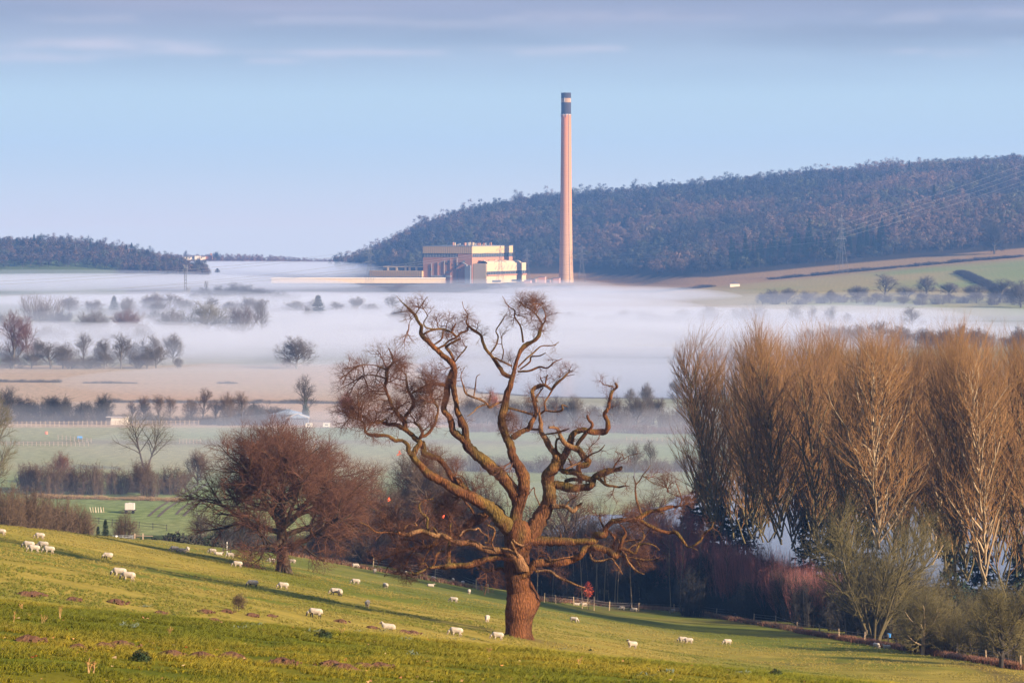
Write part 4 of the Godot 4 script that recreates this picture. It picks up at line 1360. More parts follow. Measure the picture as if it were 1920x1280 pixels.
func post_rail(called: String, label: String, a: Vector3, b: Vector3, n: int, h: float, rails: Array, mat: Material, r := 0.07) -> Node3D:
	var o := thing(called, label, "fence", a)
	for k in n + 1:
		var p := a.lerp(b, float(k) / n)
		p.y = height(p.x, -p.z)
		box("post", Vector3(r * 2, h + 0.3, r * 2), p - a + Vector3(0, h / 2, 0), mat, o)
		if k < n:
			var q := a.lerp(b, float(k + 1) / n)
			q.y = height(q.x, -q.z)
			for y in rails:
				bar("rail", p - a + Vector3(0, y, 0.06), q - a + Vector3(0, y, 0.06), r * 0.6, mat, o)
	return o


func build_valley_farm() -> void:
	rng.seed = 404
	var wood := plain("fence_wood", lin(0.30, 0.23, 0.17))
	var dark := plain("dark_wood", lin(0.05, 0.045, 0.045))
	var white := plain("shed_white", lin(0.5, 0.44, 0.37))
	var blue := plain("blue_plastic", lin(0.05, 0.22, 0.55), 0.4)
	post_rail("rail_fence", "long brown post and rail fence crossing the green paddock", on_ground(-30, 842), on_ground(372, 848), 46, 1.5, [0.45, 0.9, 1.35], wood, 0.1)
	post_rail("rail_fence", "short low rail pen in the middle of the paddock", on_ground(108, 792), on_ground(170, 780), 8, 1.2, [0.5, 1.05], wood, 0.08)
	post_rail("rail_fence", "rail fence cutting the muddy strip of the left paddock", on_ground(-30, 770), on_ground(165, 768), 24, 1.1, [0.5, 1.0], wood, 0.06)
	post_rail("rail_fence", "faint rail pen at the right side of the paddock", on_ground(336, 778), on_ground(375, 776), 6, 1.2, [0.5, 1.05], wood, 0.07)
	post_rail("rail_fence", "faint rail fence in the upper field right of the oak", on_ground(1175, 786), on_ground(1290, 782), 12, 1.1, [0.5, 1.0], wood, 0.06)
	# field shelter
	var sh := thing("field_shelter", "white-fronted field shelter with dark open side behind the rail fence", "shed", on_ground(219, 852))
	box("white_wall", Vector3(4.9, 2.3, 3.0), Vector3(0.8, 1.1, 0), white, sh)
	box("dark_side", Vector3(1.4, 2.2, 2.9), Vector3(-2.36, 1.05, 0), dark, sh)
	box("roof", Vector3(6.6, 0.16, 3.5), Vector3(0, 2.33, 0), plain("sheet_roof", lin(0.30, 0.26, 0.25)), sh)
	# barn and lit caravans
	var bp := on_ground(536, 862)
	var barn := thing("barn", "wide low barn with pale blue-grey roof left of the oak", "barn", bp)
	box("wall", Vector3(8.5, 2.8, 9.0), Vector3(0, 1.2, 0), plain("barn_wall", lin(0.12, 0.14, 0.18)), barn)
	roof_mesh(barn, Vector3(9.5, 1.2, 10.0), Vector3(0, 2.6, 0), plain("barn_roof", lin(0.20, 0.25, 0.33)))
	var b2 := thing("barn", "smaller gabled barn with white gable edge right of the wide barn", "barn", on_ground(560, 852))
	box("wall", Vector3(6.0, 2.4, 6.0), Vector3(0, 1.0, 0), plain("barn_wall", Color.WHITE), b2)
	roof_mesh(b2, Vector3(6.4, 1.0, 7.0), Vector3(0, 2.2, 0), plain("barn_roof", Color.WHITE))
	for q in [[-1.0, 0.24], [1.0, -0.24]]:
		box("gable_trim", Vector3(3.8, 0.16, 0.1), Vector3(q[0] * 1.85, 2.9, 3.56), white, b2).rotation.z = q[1] * 1.6
	for q in [[579, "small white caravan right of the barns"], [612, "white caravan half hidden by the oak's red twigs"]]:
		var cv := thing("caravan", q[1], "caravan", on_ground(q[0], 838), 0.0, "caravans by the barns")
		cv.scale = Vector3.ONE * 0.75
		box("body", Vector3(2.7, 1.3, 1.9), Vector3(0, 1.1, 0), plain("caravan_white", lin(0.6, 0.55, 0.47), 0.4), cv)
		box("window", Vector3(1.3, 0.45, 0.1), Vector3(0, 1.35, 0.96), plain("dark_glazing", Color.WHITE), cv)
		box("roof", Vector3(2.5, 0.18, 1.7), Vector3(0, 1.84, 0), plain("caravan_white", Color.WHITE), cv)
		for s in [-0.5, 0.5]:
			var w := CylinderMesh.new()
			w.top_radius = 0.3
			w.bottom_radius = 0.3
			w.height = 0.2
			w.radial_segments = 14
			var wo := part("wheel", w, dark, cv)
			wo.position = Vector3(s, 0.28, 0.85)
			wo.rotation.x = PI / 2
	# paddock odds and ends
	for q in [[149, 823, 0.05, 0.25, 0.6, "blue plastic barrel lying in the paddock mud"], [86, 814, 0.6, 0.16, 0.08, "orange feed tub in the left paddock"]]:
		var p := hit(q[0], q[1], 600.0)
		var o := thing("barrel", q[5], "barrel", p)
		var cm := CylinderMesh.new()
		cm.top_radius = 0.42
		cm.bottom_radius = 0.42
		cm.height = 1.3 if q[2] < 0.1 else 0.7
		var mm := plain("barrel_%d" % int(q[0]), lin(q[2], q[3], q[4]), 0.4)
		var bo := part("drum", cm, mm, o)
		bo.position.y = 0.4
		if q[2] < 0.1:
			bo.rotation.z = PI / 2
		var rm := TorusMesh.new()
		rm.inner_radius = 0.38
		rm.outer_radius = 0.46
		var ro := part("rim", rm, mm, o)
		ro.position = Vector3(-0.65, 0.4, 0) if q[2] < 0.1 else Vector3(0, 0.75, 0)
		if q[2] < 0.1:
			ro.rotation.z = PI / 2
	# water bowser on a trailer, stakes, gate, dark rail fence below the big hedge
	var wp := hit(243, 962, 560.0)
	var bw := thing("water_bowser", "white square water tank on a small dark trailer in the track field", "trailer", wp)
	box("tank", Vector3(1.95, 1.35, 1.4), Vector3(0, 1.45, 0), plain("tank_white", lin(0.48, 0.44, 0.40), 0.5), bw)
	for k in 4:
		box("cage_bar", Vector3(0.05, 1.37, 1.46), Vector3(-0.75 + k * 0.5, 1.45, 0), plain("cage_steel", lin(0.4, 0.38, 0.36), 0.5), bw)
	box("lid", Vector3(0.5, 0.12, 0.5), Vector3(0, 2.18, 0), plain("tank_white", Color.WHITE), bw)
	box("trailer_bed", Vector3(2.5, 0.18, 1.5), Vector3(0, 0.66, 0), dark, bw)
	bar("drawbar", Vector3(-1.2, 0.6, 0), Vector3(-2.4, 0.4, 0), 0.06, dark, bw)
	for s in [-0.7, 0.75]:
		var w := CylinderMesh.new()
		w.top_radius = 0.34
		w.bottom_radius = 0.34
		w.height = 0.24
		var wo := part("wheel", w, plain("tyre", lin(0.02, 0.02, 0.02)), bw)
		wo.position = Vector3(s, 0.3, 0.72)
		wo.rotation.x = PI / 2
	for k in 8:
		var sp := hit(171 + k * 3.3, 961, 560.0)
		var st := thing("stake", "pale slanting stake in the bundle row left of the water tank", "stake", sp, 0.0, "pale stakes left of the water tank")
		bar("shaft", Vector3(0, -0.2, 0), Vector3((k % 3 - 1) * 0.25 - 0.15, 1.15, 0), 0.07, plain("stake_wood", lin(0.42, 0.33, 0.23)) if k % 2 else plain("shed_white", Color.WHITE), st)
	post_rail("rail_fence", "dark single-rail fence below the track field", on_ground(160, 572), on_ground(312, 556), 6, 1.15, [1.1, 0.55], dark, 0.06)
	# wheel ruts through the track field
	var rut := plain("rut_mud", lin(0.085, 0.062, 0.045))
	for q in [[[278, 968], [300, 950], [335, 930], [372, 906]], [[296, 969], [318, 950], [352, 930], [390, 906]], [[330, 965], [345, 950], [372, 938], [410, 930]], [[344, 968], [360, 952], [386, 941], [420, 934]]]:
		var tb := Tubes.new()
		var c := Curve3D.new()
		for w in q:
			c.add_point(hit(w[0], w[1], 540.0))
		for w in range(1, c.point_count - 1):
			var tg := (c.get_point_position(w + 1) - c.get_point_position(w - 1)) * 0.2
			c.set_point_in(w, -tg)
			c.set_point_out(w, tg)
		var pts := c.tessellate_even_length(5, 3.0)
		for w in pts.size() - 1:
			var a := pts[w]
			var b := pts[w + 1]
			var sd := (b - a).cross(Vector3.UP).normalized() * 0.32
			for v in [[a, b]]:
				var l := [a - sd, a + sd, b - sd, b + sd]
				for z in 4:
					l[z].y = height(l[z].x, -l[z].z) + 0.07
				tb.tri(l[0], l[2], l[1], Color.WHITE, Vector3.UP)
				tb.tri(l[1], l[2], l[3], Color.WHITE, Vector3.UP)
		tag(part("wheel_rut", tb.mesh(), rut, self), "dark curved wheel rut crossing the green track field", "", "", "structure")
	# gate with a white sign at the field corner
	var gp := on_ground(232, 322)
	gp.y += 0.1
	var gt := thing("field_gate", "grey metal field gate with a white sign past the pasture's left corner", "gate", gp, 0.1)
	gt.scale = Vector3.ONE * 0.72
	var gs := plain("galvanised", lin(0.33, 0.36, 0.38), 0.5)
	for k in 5:
		bar("gate_bar", Vector3(-1.8, 0.25 + k * 0.24, 0), Vector3(1.4, 0.25 + k * 0.24, 0), 0.03, gs, gt)
	for x in [-1.8, -0.2, 1.4]:
		bar("gate_upright", Vector3(x, 0.1, 0), Vector3(x, 1.3, 0), 0.04, gs, gt)
	bar("gate_brace", Vector3(-1.8, 0.3, 0.02), Vector3(1.4, 1.2, 0.02), 0.03, gs, gt)
	for x in [1.7, 3.0]:
		box("post", Vector3(0.2, 1.9, 0.2), Vector3(x, 0.6, 0), wood, gt)
	bar("rail", Vector3(1.7, 1.2, 0.1), Vector3(4.6, 1.1, 0.1), 0.05, wood, gt)
	box("sign", Vector3(0.28, 0.28, 0.03), Vector3(-1.2, 1.12, 0.08), plain("sign_white", lin(0.85, 0.85, 0.83)), gt)


# ==================================================================== the wood behind the pasture
func grove(kind: Array, called: String, label: String, spots: Array, twig: String, bark := "bark_grey", cat := "tree", group := "", order := false) -> void:
	# spots: photo column, distance, photo row of the top, width in metres
	for k in spots.size():
		var q: Array = spots[k]
		var at := on_ground(q[0], q[1])
		at.y -= 0.3
		var top: float = EYE - (q[2] - 425.0) / F * q[1]
		plant(kind[k % kind.size()], called, "%s, %s" % [label, nth(k, spots.size())] if order else label, cat, group if group else label + " group", at, maxf(top - at.y, 1.5), q[3], rng.randf() * TAU, bark, twig)


func build_near_wood() -> void:
	rng.seed = 505
	var pops := [
		["leftmost tall poplar of the row, leaning crown against the mist", 1352, 372, 640, 7.5, "poplar"], ["second poplar from the left end of the row", 1392, 356, 634, 7.0, "poplar_b"], ["third poplar from the left end, twin-stemmed", 1432, 368, 636, 7.0, "poplar_twin"],
		["fourth poplar from the left, before dark conifers", 1478, 352, 646, 7.5, "poplar"], ["poplar left of the gap in the row's middle", 1520, 366, 640, 7.0, "poplar_b"], ["twin-stemmed poplar rising behind the big sallow's left side", 1560, 345, 644, 7.5, "poplar_twin"],
		["poplar rising right behind the big sallow's top", 1602, 338, 650, 7.5, "poplar"], ["pale-trunked poplar in front, behind the big sallow", 1646, 318, 642, 8.0, "poplar_b"], ["poplar just right of the pale-trunked one", 1684, 342, 640, 7.0, "poplar"],
		["twin poplar with a bright sunlit stem right of the sallow", 1722, 330, 650, 7.5, "poplar_twin"], ["poplar left of the dark conifer in the right part", 1762, 345, 648, 7.0, "poplar_b"], ["poplar in front of the dark conifer at the right", 1796, 322, 652, 7.0, "poplar"],
		["slim poplar fourth from the right end", 1832, 332, 648, 6.5, "poplar_b"], ["bright-trunked poplar third from the right end", 1860, 316, 655, 7.0, "poplar"], ["poplar second from the right edge", 1892, 326, 650, 7.0, "poplar_twin"], ["poplar cut by the right picture edge", 1924, 318, 660, 7.0, "poplar_b"],
	]
	for q in pops:
		var at := on_ground(q[1], q[2])
		at.y -= 0.3
		var top: float = EYE - (q[3] - 425.0) / F * q[2]
		plant(q[5], "poplar_tree", q[0], "poplar", "tall poplars at the right", at, top - at.y, q[4] * 1.8, rng.randf() * TAU, "bark_pale" if "bright" in q[0] or "pale" in q[0] else "bark_olive", "twig_orange")
	var inner := []
	for k in 26:
		inner.append([1362 + k * 22 + rng.randf_range(-8, 8), 395 + rng.randf_range(-15, 30), 655 + rng.randf_range(-12, 22), 13.0])
	grove(["poplar_b", "poplar_twin", "poplar"], "poplar_tree", "slender poplar in the hidden rear rank of the row", inner, "twig_orange", "bark_olive", "poplar")
	for k in 5:                   # the row goes on past the picture's right edge and shades the wood
		var at := Vector3(112.0 + k * 9.0, 0, -345.0 - (k % 3) * 15.0)
		at.y = height(at.x, -at.z) - 0.3
		plant(["poplar", "poplar_twin", "poplar_b"][k % 3], "poplar_tree", "poplar of the row going on past the right picture edge", "poplar", "poplars past the right edge", at, 36.0 - k, 11.0, k * 1.3, "bark_olive", "twig_orange")
	# dark conifers among the trunks
	for q in [["dense dark conifer left of the poplars", 1318, 440, 862, 10.5, "conifer_b"], ["broad low dark conifer touching the dense one left of the poplars", 1290, 446, 925, 8.0, "conifer_b"], ["dark conifer tucked behind the leftmost poplars", 1352, 436, 900, 8.5, "conifer"], ["low dark conifer behind the second poplar pair", 1395, 428, 930, 8.5, "conifer_b"],
		["dark conifer showing through the gap left of the sallow", 1520, 412, 930, 9.5, "conifer_b"], ["dark conifer behind the sallow's left side", 1570, 392, 910, 8.0, "conifer"], ["dark conifer high between trunks behind the sallow", 1628, 396, 865, 7.5, "conifer_b"],
		["tall dark conifer between the right-hand poplar trunks", 1792, 378, 888, 6.5, "conifer"], ["low dark conifer at the right end between poplars", 1842, 388, 985, 9.0, "conifer_b"], ["dark conifer at the right picture edge", 1918, 384, 990, 9.0, "conifer"]]:
		var at := on_ground(q[1], q[2])
		plant(q[5], "conifer_tree", q[0], "conifer", "", at, EYE - (q[3] - 425.0) / F * q[2] - at.y, q[4], rng.randf() * TAU, "bark_dark", "needles")
	# big sallow and scrub at the fence
	var sp := on_ground(1640, 312)
	plant("sallow", "sallow_tree", "big spreading olive sallow in front of the poplars", "willow", "", sp, 17.5, 16.5, 1.0, "bark_olive", "twig_olive")
	plant("sallow", "sallow_tree", "smaller olive sallow right behind the big one's right side", "willow", "", on_ground(1720, 322), 12.0, 12.0, 3.0, "bark_olive", "twig_olive")
	plant("round", "thorn_tree", "small pale-trunked thorn tree on the fence line at the right", "tree", "", hit(1731, 1228), 7.0, 7.5, 0.4, "bark_pale", "twig_olive")
	plant("round_b", "thorn_tree", "dark-trunked thorn tree near the bottom right corner", "tree", "", hit(1878, 1252), 8.4, 8.0, 2.4, "bark_dark", "twig_olive")
	var olive := []
	for k in 16:
		olive.append([1700 + k * 16 + rng.randf_range(-8, 8), 276 - k * 1.2 + rng.randf_range(0, 22), 1108 + rng.randf_range(-22, 30), 5.2])
	grove(["thicket", "scrub", "thicket_b", "round"], "scrub_bush", "olive scrub crowding the fence at the lower right", olive, "twig_olive", "bark_brown", "bush", "", true)
	var dark := []
	for k in 24:
		var dx := 1400.0 + k * 13.0 + rng.randf_range(-8, 8)
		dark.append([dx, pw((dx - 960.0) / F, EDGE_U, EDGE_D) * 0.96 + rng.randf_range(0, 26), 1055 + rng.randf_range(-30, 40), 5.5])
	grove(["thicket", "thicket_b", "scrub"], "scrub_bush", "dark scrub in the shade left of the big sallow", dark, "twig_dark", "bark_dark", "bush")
	var wands := []
	for k in 26:
		var wx := 1238.0 + k * 13.0 + rng.randf_range(-6, 6)
		wands.append([wx, pw((wx - 960.0) / F, EDGE_U, EDGE_D) * 0.985 + rng.randf_range(7, 20), 978 + k * 3.2 + rng.randf_range(-14, 22), 7.5])
	grove(["wand"], "red_willow", "red-twigged willow bush massed below the dark conifers", wands, "twig_plum", "bark_brown", "willow bush", "", true)
	var front := []
	for k in 24:
		var fx := 1222.0 + k * 10.0 + rng.randf_range(-6, 6)
		front.append([fx, pw((fx - 960.0) / F, EDGE_U, EDGE_D) * 0.985 + rng.randf_range(0, 6), 1092 + rng.randf_range(-18, 24), 5.5])
	grove(["thicket", "thicket_b"], "scrub_bush", "low dark scrub at the foot of the red willows", front, "twig_dark", "bark_dark", "bush", "", true)
	# alder and birch poles with the dark scrub under them
	var poles := []
	for k in 46:
		poles.append([1010 + k * 9.5 + rng.randf_range(-5, 5), 425 + rng.randf_range(-22, 30), 935 + rng.randf_range(-25, 70) + (60 if k > 30 else 0), 3.4])
	grove(["pole"], "alder_tree", "thin straight bare alder in the thicket behind the oak", poles, "twig_brown", "bark_pale", "tree")
	var under := []
	for k in 64:
		under.append([690 + k * 12 + rng.randf_range(-8, 8), 428 + rng.randf_range(-14, 40) - (18 if k > 48 else 0), 1010 + rng.randf_range(-40, 60) + (30 if k > 30 else 0), 6.0])
	grove(["thicket", "thicket_b", "round"], "scrub_bush", "dark scrub along the pasture's far fence behind the oak", under, "twig_dark", "bark_dark", "bush")
	# taller trees behind the field oak and the great oak
	for q in [
		["oak", "wide bare tree close behind the great oak's left limbs", 800, 432, 838, 20.0, "twig_brown"], ["round", "rust-brown tree between field oak and great oak", 690, 425, 862, 14.0, "twig_brown"], ["round_b", "brown bare tree behind the field oak's right side", 640, 430, 880, 13.0, "twig_brown"],
		["ash", "grey bare tree behind the great oak's fork", 905, 445, 880, 11.0, "twig_brown"], ["round", "purple-brown tree behind the great oak's right limbs", 1240, 440, 935, 11.0, "twig_plum"], ["round_b", "plum-coloured tree right of the oak's horizontal limb", 1290, 432, 945, 10.0, "twig_plum"],
		["round", "dark tree behind the field oak's left side", 470, 420, 945, 10.0, "twig_dark"], ["round_b", "low dark tree under the field oak's left boughs", 425, 400, 960, 9.0, "twig_dark"],
	]:
		var at := on_ground(q[2], q[3])
		at.y -= 0.3
		plant(q[0], "bare_tree", q[1], "tree", "", at, EYE - (q[4] - 425.0) / F * q[3] - at.y, q[5], rng.randf() * TAU, "bark_brown", q[6])
	hedge("bare_tree", "brown tree of the wood behind both oaks", 575, 1235, 470, 462, 15.0, 2.6, ["round", "ash", "round_b", "thicket", "ash_b"], "twig_brown", 18.0, 3.0)
	var lw := []
	for k in 22:
		lw.append([395 + k * 14 + rng.randf_range(-8, 8), 405 + rng.randf_range(-8, 26), 985 + k * 3 + rng.randf_range(-25, 25), 6.0])
	grove(["thicket", "thicket_b", "round"], "scrub_bush", "dark scrub along the pasture's far edge behind the field oak", lw, "twig_dark", "bark_dark", "bush")
	# left corner
	var lh := []
	for k in 17:
		lh.append([-15 + k * 10.5 + rng.randf_range(-5, 5), 296 + k * 2.0 + rng.randf_range(0, 16), 885 + absf(k - 3) * 4.5 + rng.randf_range(-12, 18), 5.2])
	grove(["thicket", "round", "thicket_b"], "hedge_bush", "brown bush of the near hedge at the left", lh, "twig_brown", "bark_dark", "hedge bush", "", true)
	for q in [["taller of two small clipped dark conifers by the gate", 197, 336, 971, 1.5], ["shorter of two small clipped dark conifers by the gate", 183, 334, 984, 1.2]]:
		var at := on_ground(q[1], q[2])
		plant("conifer", "small_conifer", q[0], "conifer", "", at, EYE - (q[3] - 425.0) / F * q[2] - at.y, q[4], 0.0, "bark_dark", "needles")
	plant("round", "elder_bush", "brown bare bush standing before the white water tank", "bush", "", on_ground(232, 352), 6.6, 4.5, 0.7, "bark_dark", "twig_brown")
	plant("ash_b", "apple_tree", "crooked bare little tree left of the field oak over brambles", "tree", "", on_ground(375, 375), 7.0, 6.0, 2.1, "bark_grey", "twig_grey")
	for k in 20:
		var q := [200.0 + k * 12.5 + rng.randf_range(-5, 5), 342.0 + k * 1.3 + rng.randf_range(0, 14)]
		var at := on_ground(q[0], q[1])
		plant("mound", "bramble_mound", "dark evergreen bramble mound beyond the pasture's left edge", "bramble", "bramble mounds by the gate", at, rng.randf_range(2.2, 3.4), rng.randf_range(4.5, 6.5), rng.randf() * TAU, "bark_dark", "bramble" if k % 3 else "ivy")


func build_field_oak() -> void:
	rng.seed = 606
	var at := hit(531, 1073)
	at.y -= 0.2
	var o := plant("oak", "field_oak", "broad rounded bare oak with rusty twigs in the pasture's left half", "oak", "", at, 15.6, 19.2, 2.2, "bark_oak", "twig_oak")
	o.rotation.z = -0.03
	# root flare
	var tb := Tubes.new()
	for k in 6:
		var a := TAU * k / 6.0
		tb.tube(PackedVector3Array([Vector3(cos(a) * 0.2, 1.3, sin(a) * 0.2), Vector3(cos(a) * 0.45, 0.45, sin(a) * 0.45), Vector3(cos(a) * 0.8, -0.1, sin(a) * 0.8)]), PackedFloat32Array([0.36, 0.30, 0.14]), 7, Color.WHITE, Color.WHITE)
	part("root_flare", tb.mesh(), mats["bark_oak"], o)


# ==================================================================== the great oak
const OAK_PX := 0.03912

var limb_spots := PackedVector3Array()
var moss := Color(0.23, 0.18, 0.045)
var bark_c := Color(0.29, 0.12, 0.05)
var dead_c := Color(0.50, 0.29, 0.15)


func limb_points(s: String, z0: float, z1: float) -> Array:
	var pts := PackedVector3Array()
	var r := PackedFloat32Array()
	var all := s.split(" ", false)
	for k in all.size():
		var f := all[k].split(",")
		var t := float(k) / maxi(all.size() - 1, 1)
		pts.append(Vector3((f[0].to_float() - 970.0) * OAK_PX, (1203.0 - f[1].to_float()) * OAK_PX, lerpf(z0, z1, t) + sin(k * 1.9 + z0 * 3.0) * 0.18 * minf(t * 3.0, 1.0)))
		r.append(f[2].to_float() * OAK_PX * (0.46 if f[2].to_float() > 6.0 else 0.42))
	# smooth through the points
	var sp := PackedVector3Array()
	var sr := PackedFloat32Array()
	for k in pts.size() - 1:
		var a := pts[maxi(k - 1, 0)]
		var b := pts[mini(k + 2, pts.size() - 1)]
		for q in 4:
			var t := q / 4.0
			var wob := Vector3(rng.randfn(), rng.randfn(), rng.randfn()) * r[k] * 0.07
			sp.append(pts[k].cubic_interpolate(pts[k + 1], a, b, t) + (wob if r[k] < 0.85 else Vector3.ZERO))
			sr.append(lerpf(r[k], r[k + 1], smoothstep(0.0, 1.0, t)) * (rng.randf_range(0.95, 1.06) if r[k] < 0.85 else 1.0))
	sp.append(pts[-1])
	sr.append(r[-1])
	return [sp, sr]


func rough_tube(tb: Tubes, p: PackedVector3Array, r: PackedFloat32Array, dead: float, mossy: float) -> void:
	var wide := r[0]
	var sides := 14 if wide > 0.3 else (10 if wide > 0.14 else (7 if wide > 0.06 else 5))
	var at := tb.v.size()
	tb.tube(p, r, sides, Color.WHITE, Color.WHITE)
	var e := tb.v.size()
	for j in range(e - sides, e):      # close the broken end
		tb.i.append_array(PackedInt32Array([e - sides, e - sides + (j - e + sides + 1) % sides, j]))
	for k in range(at, e):
		var q := tb.v[k]
		var nn := tb.n[k]
		var bump := nz2.get_noise_3d(q.x * 3.0, q.y * 1.4, q.z * 3.0)
		tb.v[k] = q + nn * bump * minf(wide, 0.3) * 0.22
		var c := bark_c.lerp(Color(0.15, 0.07, 0.035), clampf(0.3 + bump * 1.5, 0.0, 1.0))
		var m := clampf(nn.y * 0.75 + 0.25 + nz2.get_noise_3d(q.x * 1.3 + 9.0, q.y * 1.3, q.z * 1.3) * 1.3, 0.0, 1.0) * mossy
		c = c.lerp(moss, m)
		var dd := clampf(dead * (0.75 + nz2.get_noise_3d(q.x * 2.0, q.y * 2.0 + 30.0, q.z * 2.0)), 0.0, 1.0)
		tb.c[k] = c.lerp(dead_c, dd)


func limb(o: Node3D, called: String, paths: Array, dead := 0.0, mossy := 0.7) -> Array:
	var tb := Tubes.new()
	var out := []
	for q in paths:
		var lp := limb_points(q[0], q[1], q[2])
		rough_tube(tb, lp[0], lp[1], dead if q.size() < 4 else q[3], mossy)
		out.append(lp)
	part(called, tb.mesh(), mats["oak_bark"], o)
	for lp in out:
		for k in lp[0].size():
			if lp[1][k] < 0.34:
				limb_spots.append(lp[0][k])
	return out


func build_great_oak() -> void:
	rng.seed = 707
	var at := Vector3(10.0 / F * 205.0, EYE - (1203.0 - 425.0) / F * 205.0, -205.0)
	var o := thing("great_oak", "huge gnarled half-dead oak with a stout trunk, centre of the pasture", "oak", at)
	# trunk with its burr on the right side
	var tr := limb_points("970,1225,66 970,1203,56 970,1180,52 971,1160,53 973,1140,57 975,1125,61 973,1108,54 970,1090,49 968,1065,47 969,1040,48 972,1018,56 975,1000,62 977,985,48", 0.0, 0.0)
	var tb := Tubes.new()
	tb.tube(tr[0], tr[1], 40, Color.WHITE, Color.WHITE)
	for k in tb.v.size():
		var q := tb.v[k]
		var nn := tb.n[k]
		var ang := atan2(nn.z, nn.x)
		var flute := sin(ang * 7.0 + q.y * 0.5) * 0.035 + sin(ang * 3.0 + 1.0 + q.y * 0.25) * 0.07
		var flare := maxf(0.0, 0.7 - q.y) * 0.35 * (0.6 + 0.4 * sin(ang * 5.0))
		var burr := 0.30 * exp(-pow((q.y - 2.9) / 0.9, 2.0)) * maxf(0.0, nn.x) + nz2.get_noise_3d(q.x * 5.0, q.y * 1.6, q.z * 5.0) * 0.07
		tb.v[k] = q + nn * (flute + flare + burr)
		var b := nz2.get_noise_3d(q.x * 4.0, q.y * 1.1, q.z * 4.0)
		var c := bark_c.lerp(Color(0.16, 0.075, 0.038), clampf(0.35 + b * 1.4, 0.0, 1.0))
		tb.c[k] = c.lerp(moss, clampf((q.y - 6.0) * 0.22, 0.0, 0.5) * clampf(0.5 + b, 0.0, 1.0))
	part("trunk", tb.mesh(), mats["oak_bark"], o)
	var tw := Tubes.new()      # live twigs
	var ends := []

	# central leader
	var a := limb(o, "limb", [
		["975,1010,34 966,985,26 970,954,24 978,932,23 983,908,25 981,892,25 971,873,21 961,855,18 957,836,18 950,819,18 943,801,17 941,782,16 946,762,15 950,739,14 957,720,12 961,706,11 966,686,9 971,669,8 977,655,8 987,646,8 1001,638,8 1010,629,7 1012,620,6 1018,607,5", 0.0, 0.6],
		["957,706,9 944,700,9 936,688,8 922,668,7 912,656,7 905,641,7 902,629,6 888,619,6 877,610,6 874,602,5 877,591,4 870,579,3 866,566,2", 0.2, -0.6], ["920,662,4 930,647,4 934,631,4 930,619,3 940,603,3 948,589,1.5", 0.0, 0.8],
		["928,670,4 944,678,4 960,686,4", 0.2, 0.4], ["941,674,2.5 944,659,2.5 941,645,2 941,629,1.5", 0.2, 0.4], ["981,641,4 978,619,4 975,609,3.5 965,593,3.5 965,581,3 953,573,2 942,554,1.2", 0.4, 1.4],
		["1018,608,4 1005,589,3.5 993,579,3 981,573,2.5 971,561,1.5", 0.5, 0.0], ["1018,608,4 1023,596,3.5 1020,580,2.5 1010,566,1.5", 0.5, 1.6], ["971,696,5 993,694,5 1011,687,4.5 1026,688,4 1037,678,3 1054,670,1.5", 0.3, 1.8],
		["971,688,4 987,672,4 1001,661,4 1015,649,3 1037,648,2 1048,642,1.2", 0.3, -0.8], ["975,692,4 993,678,4 996,668,4 1011,666,3 1023,660,1.5", 0.3, 1.0],
		["941,753,5 928,758,5.5 918,763,6 912,755,5 902,748,5 888,743,4.5 874,736,4 869,720,3.5 865,702,2.5 872,686,1.2", 0.0, 1.8, 0.5], ["889,740,3 892,720,3 894,704,2 901,699,1.2", 1.3, 1.8, 0.5], ["918,754,3 919,742,2.5 921,738,1.5", 0.9, 1.2, 0.5],
		["912,756,3.5 896,762,3.5 888,770,2.5 876,778,1.5", 0.9, 1.6, 0.5], ["945,762,4 957,765,5 972,769,5 987,773,5.5 1000,777,5", 0.1, 0.5, 0.4],
	])
	ends.append(a[0][0][-1])
	# tall left limb that splits and joins
	limb(o, "limb", [
		["975,945,30 965,925,28 946,900,26 930,884,25 914,869,24 899,857,22 881,843,20 872,826,18 862,820,15 849,810,14 846,796,14 843,784,13 832,769,13 834,754,13 838,739,13 838,723,13 844,708,12 848,695,12", -0.2, -0.5],
		["874,826,14 872,803,13 864,788,13 865,800,12", -0.4, -0.4], ["873,826,14 872,805,13 866,790,13 857,771,12 855,753,11 851,733,11 850,714,11 852,695,12 847,679,13 834,669,12 820,656,11 811,647,10 795,632,9 789,623,8 791,611,7 785,603,6 779,591,5.5 771,582,4.5 762,573,3.5 752,564,2.5 744,554,1.2", -0.2, 0.8],
		["821,653,5 833,647,5 841,639,5 856,632,5 864,624,5 876,620,4.5 877,612,4", 0.4, -0.2], ["856,631,5 847,623,5 831,617,5 815,617,5 799,623,5 793,630,4", 0.4, 0.4], ["847,621,4 851,612,3.5 855,606,3", 0.4, 0.9],
		["815,617,4 799,613,3.5 795,603,3 802,591,2.5 794,576,1.2", 0.5, 1.2], ["831,619,4 828,635,4 815,645,3.5", 0.4, 0.5], ["851,680,7 847,665,7 838,653,7 837,650,6.5 847,642,6 864,634,5", -0.1, 0.5, 0.45], ["853,678,3.5 862,666,3.5 870,657,3 876,648,2.5", 0.0, 0.7],
		["771,582,3 755,584,2.2 738,587,1", 0.7, 0.3], ["778,590,3 793,568,2.5 802,555,1.2", 0.6, 1.2], ["779,591,2 770,600,1.6 767,609,0.8", 0.6, 0.9], ["851,692,4 858,690,3 862,686,1.5", -0.1, 0.3, 0.6],
	])
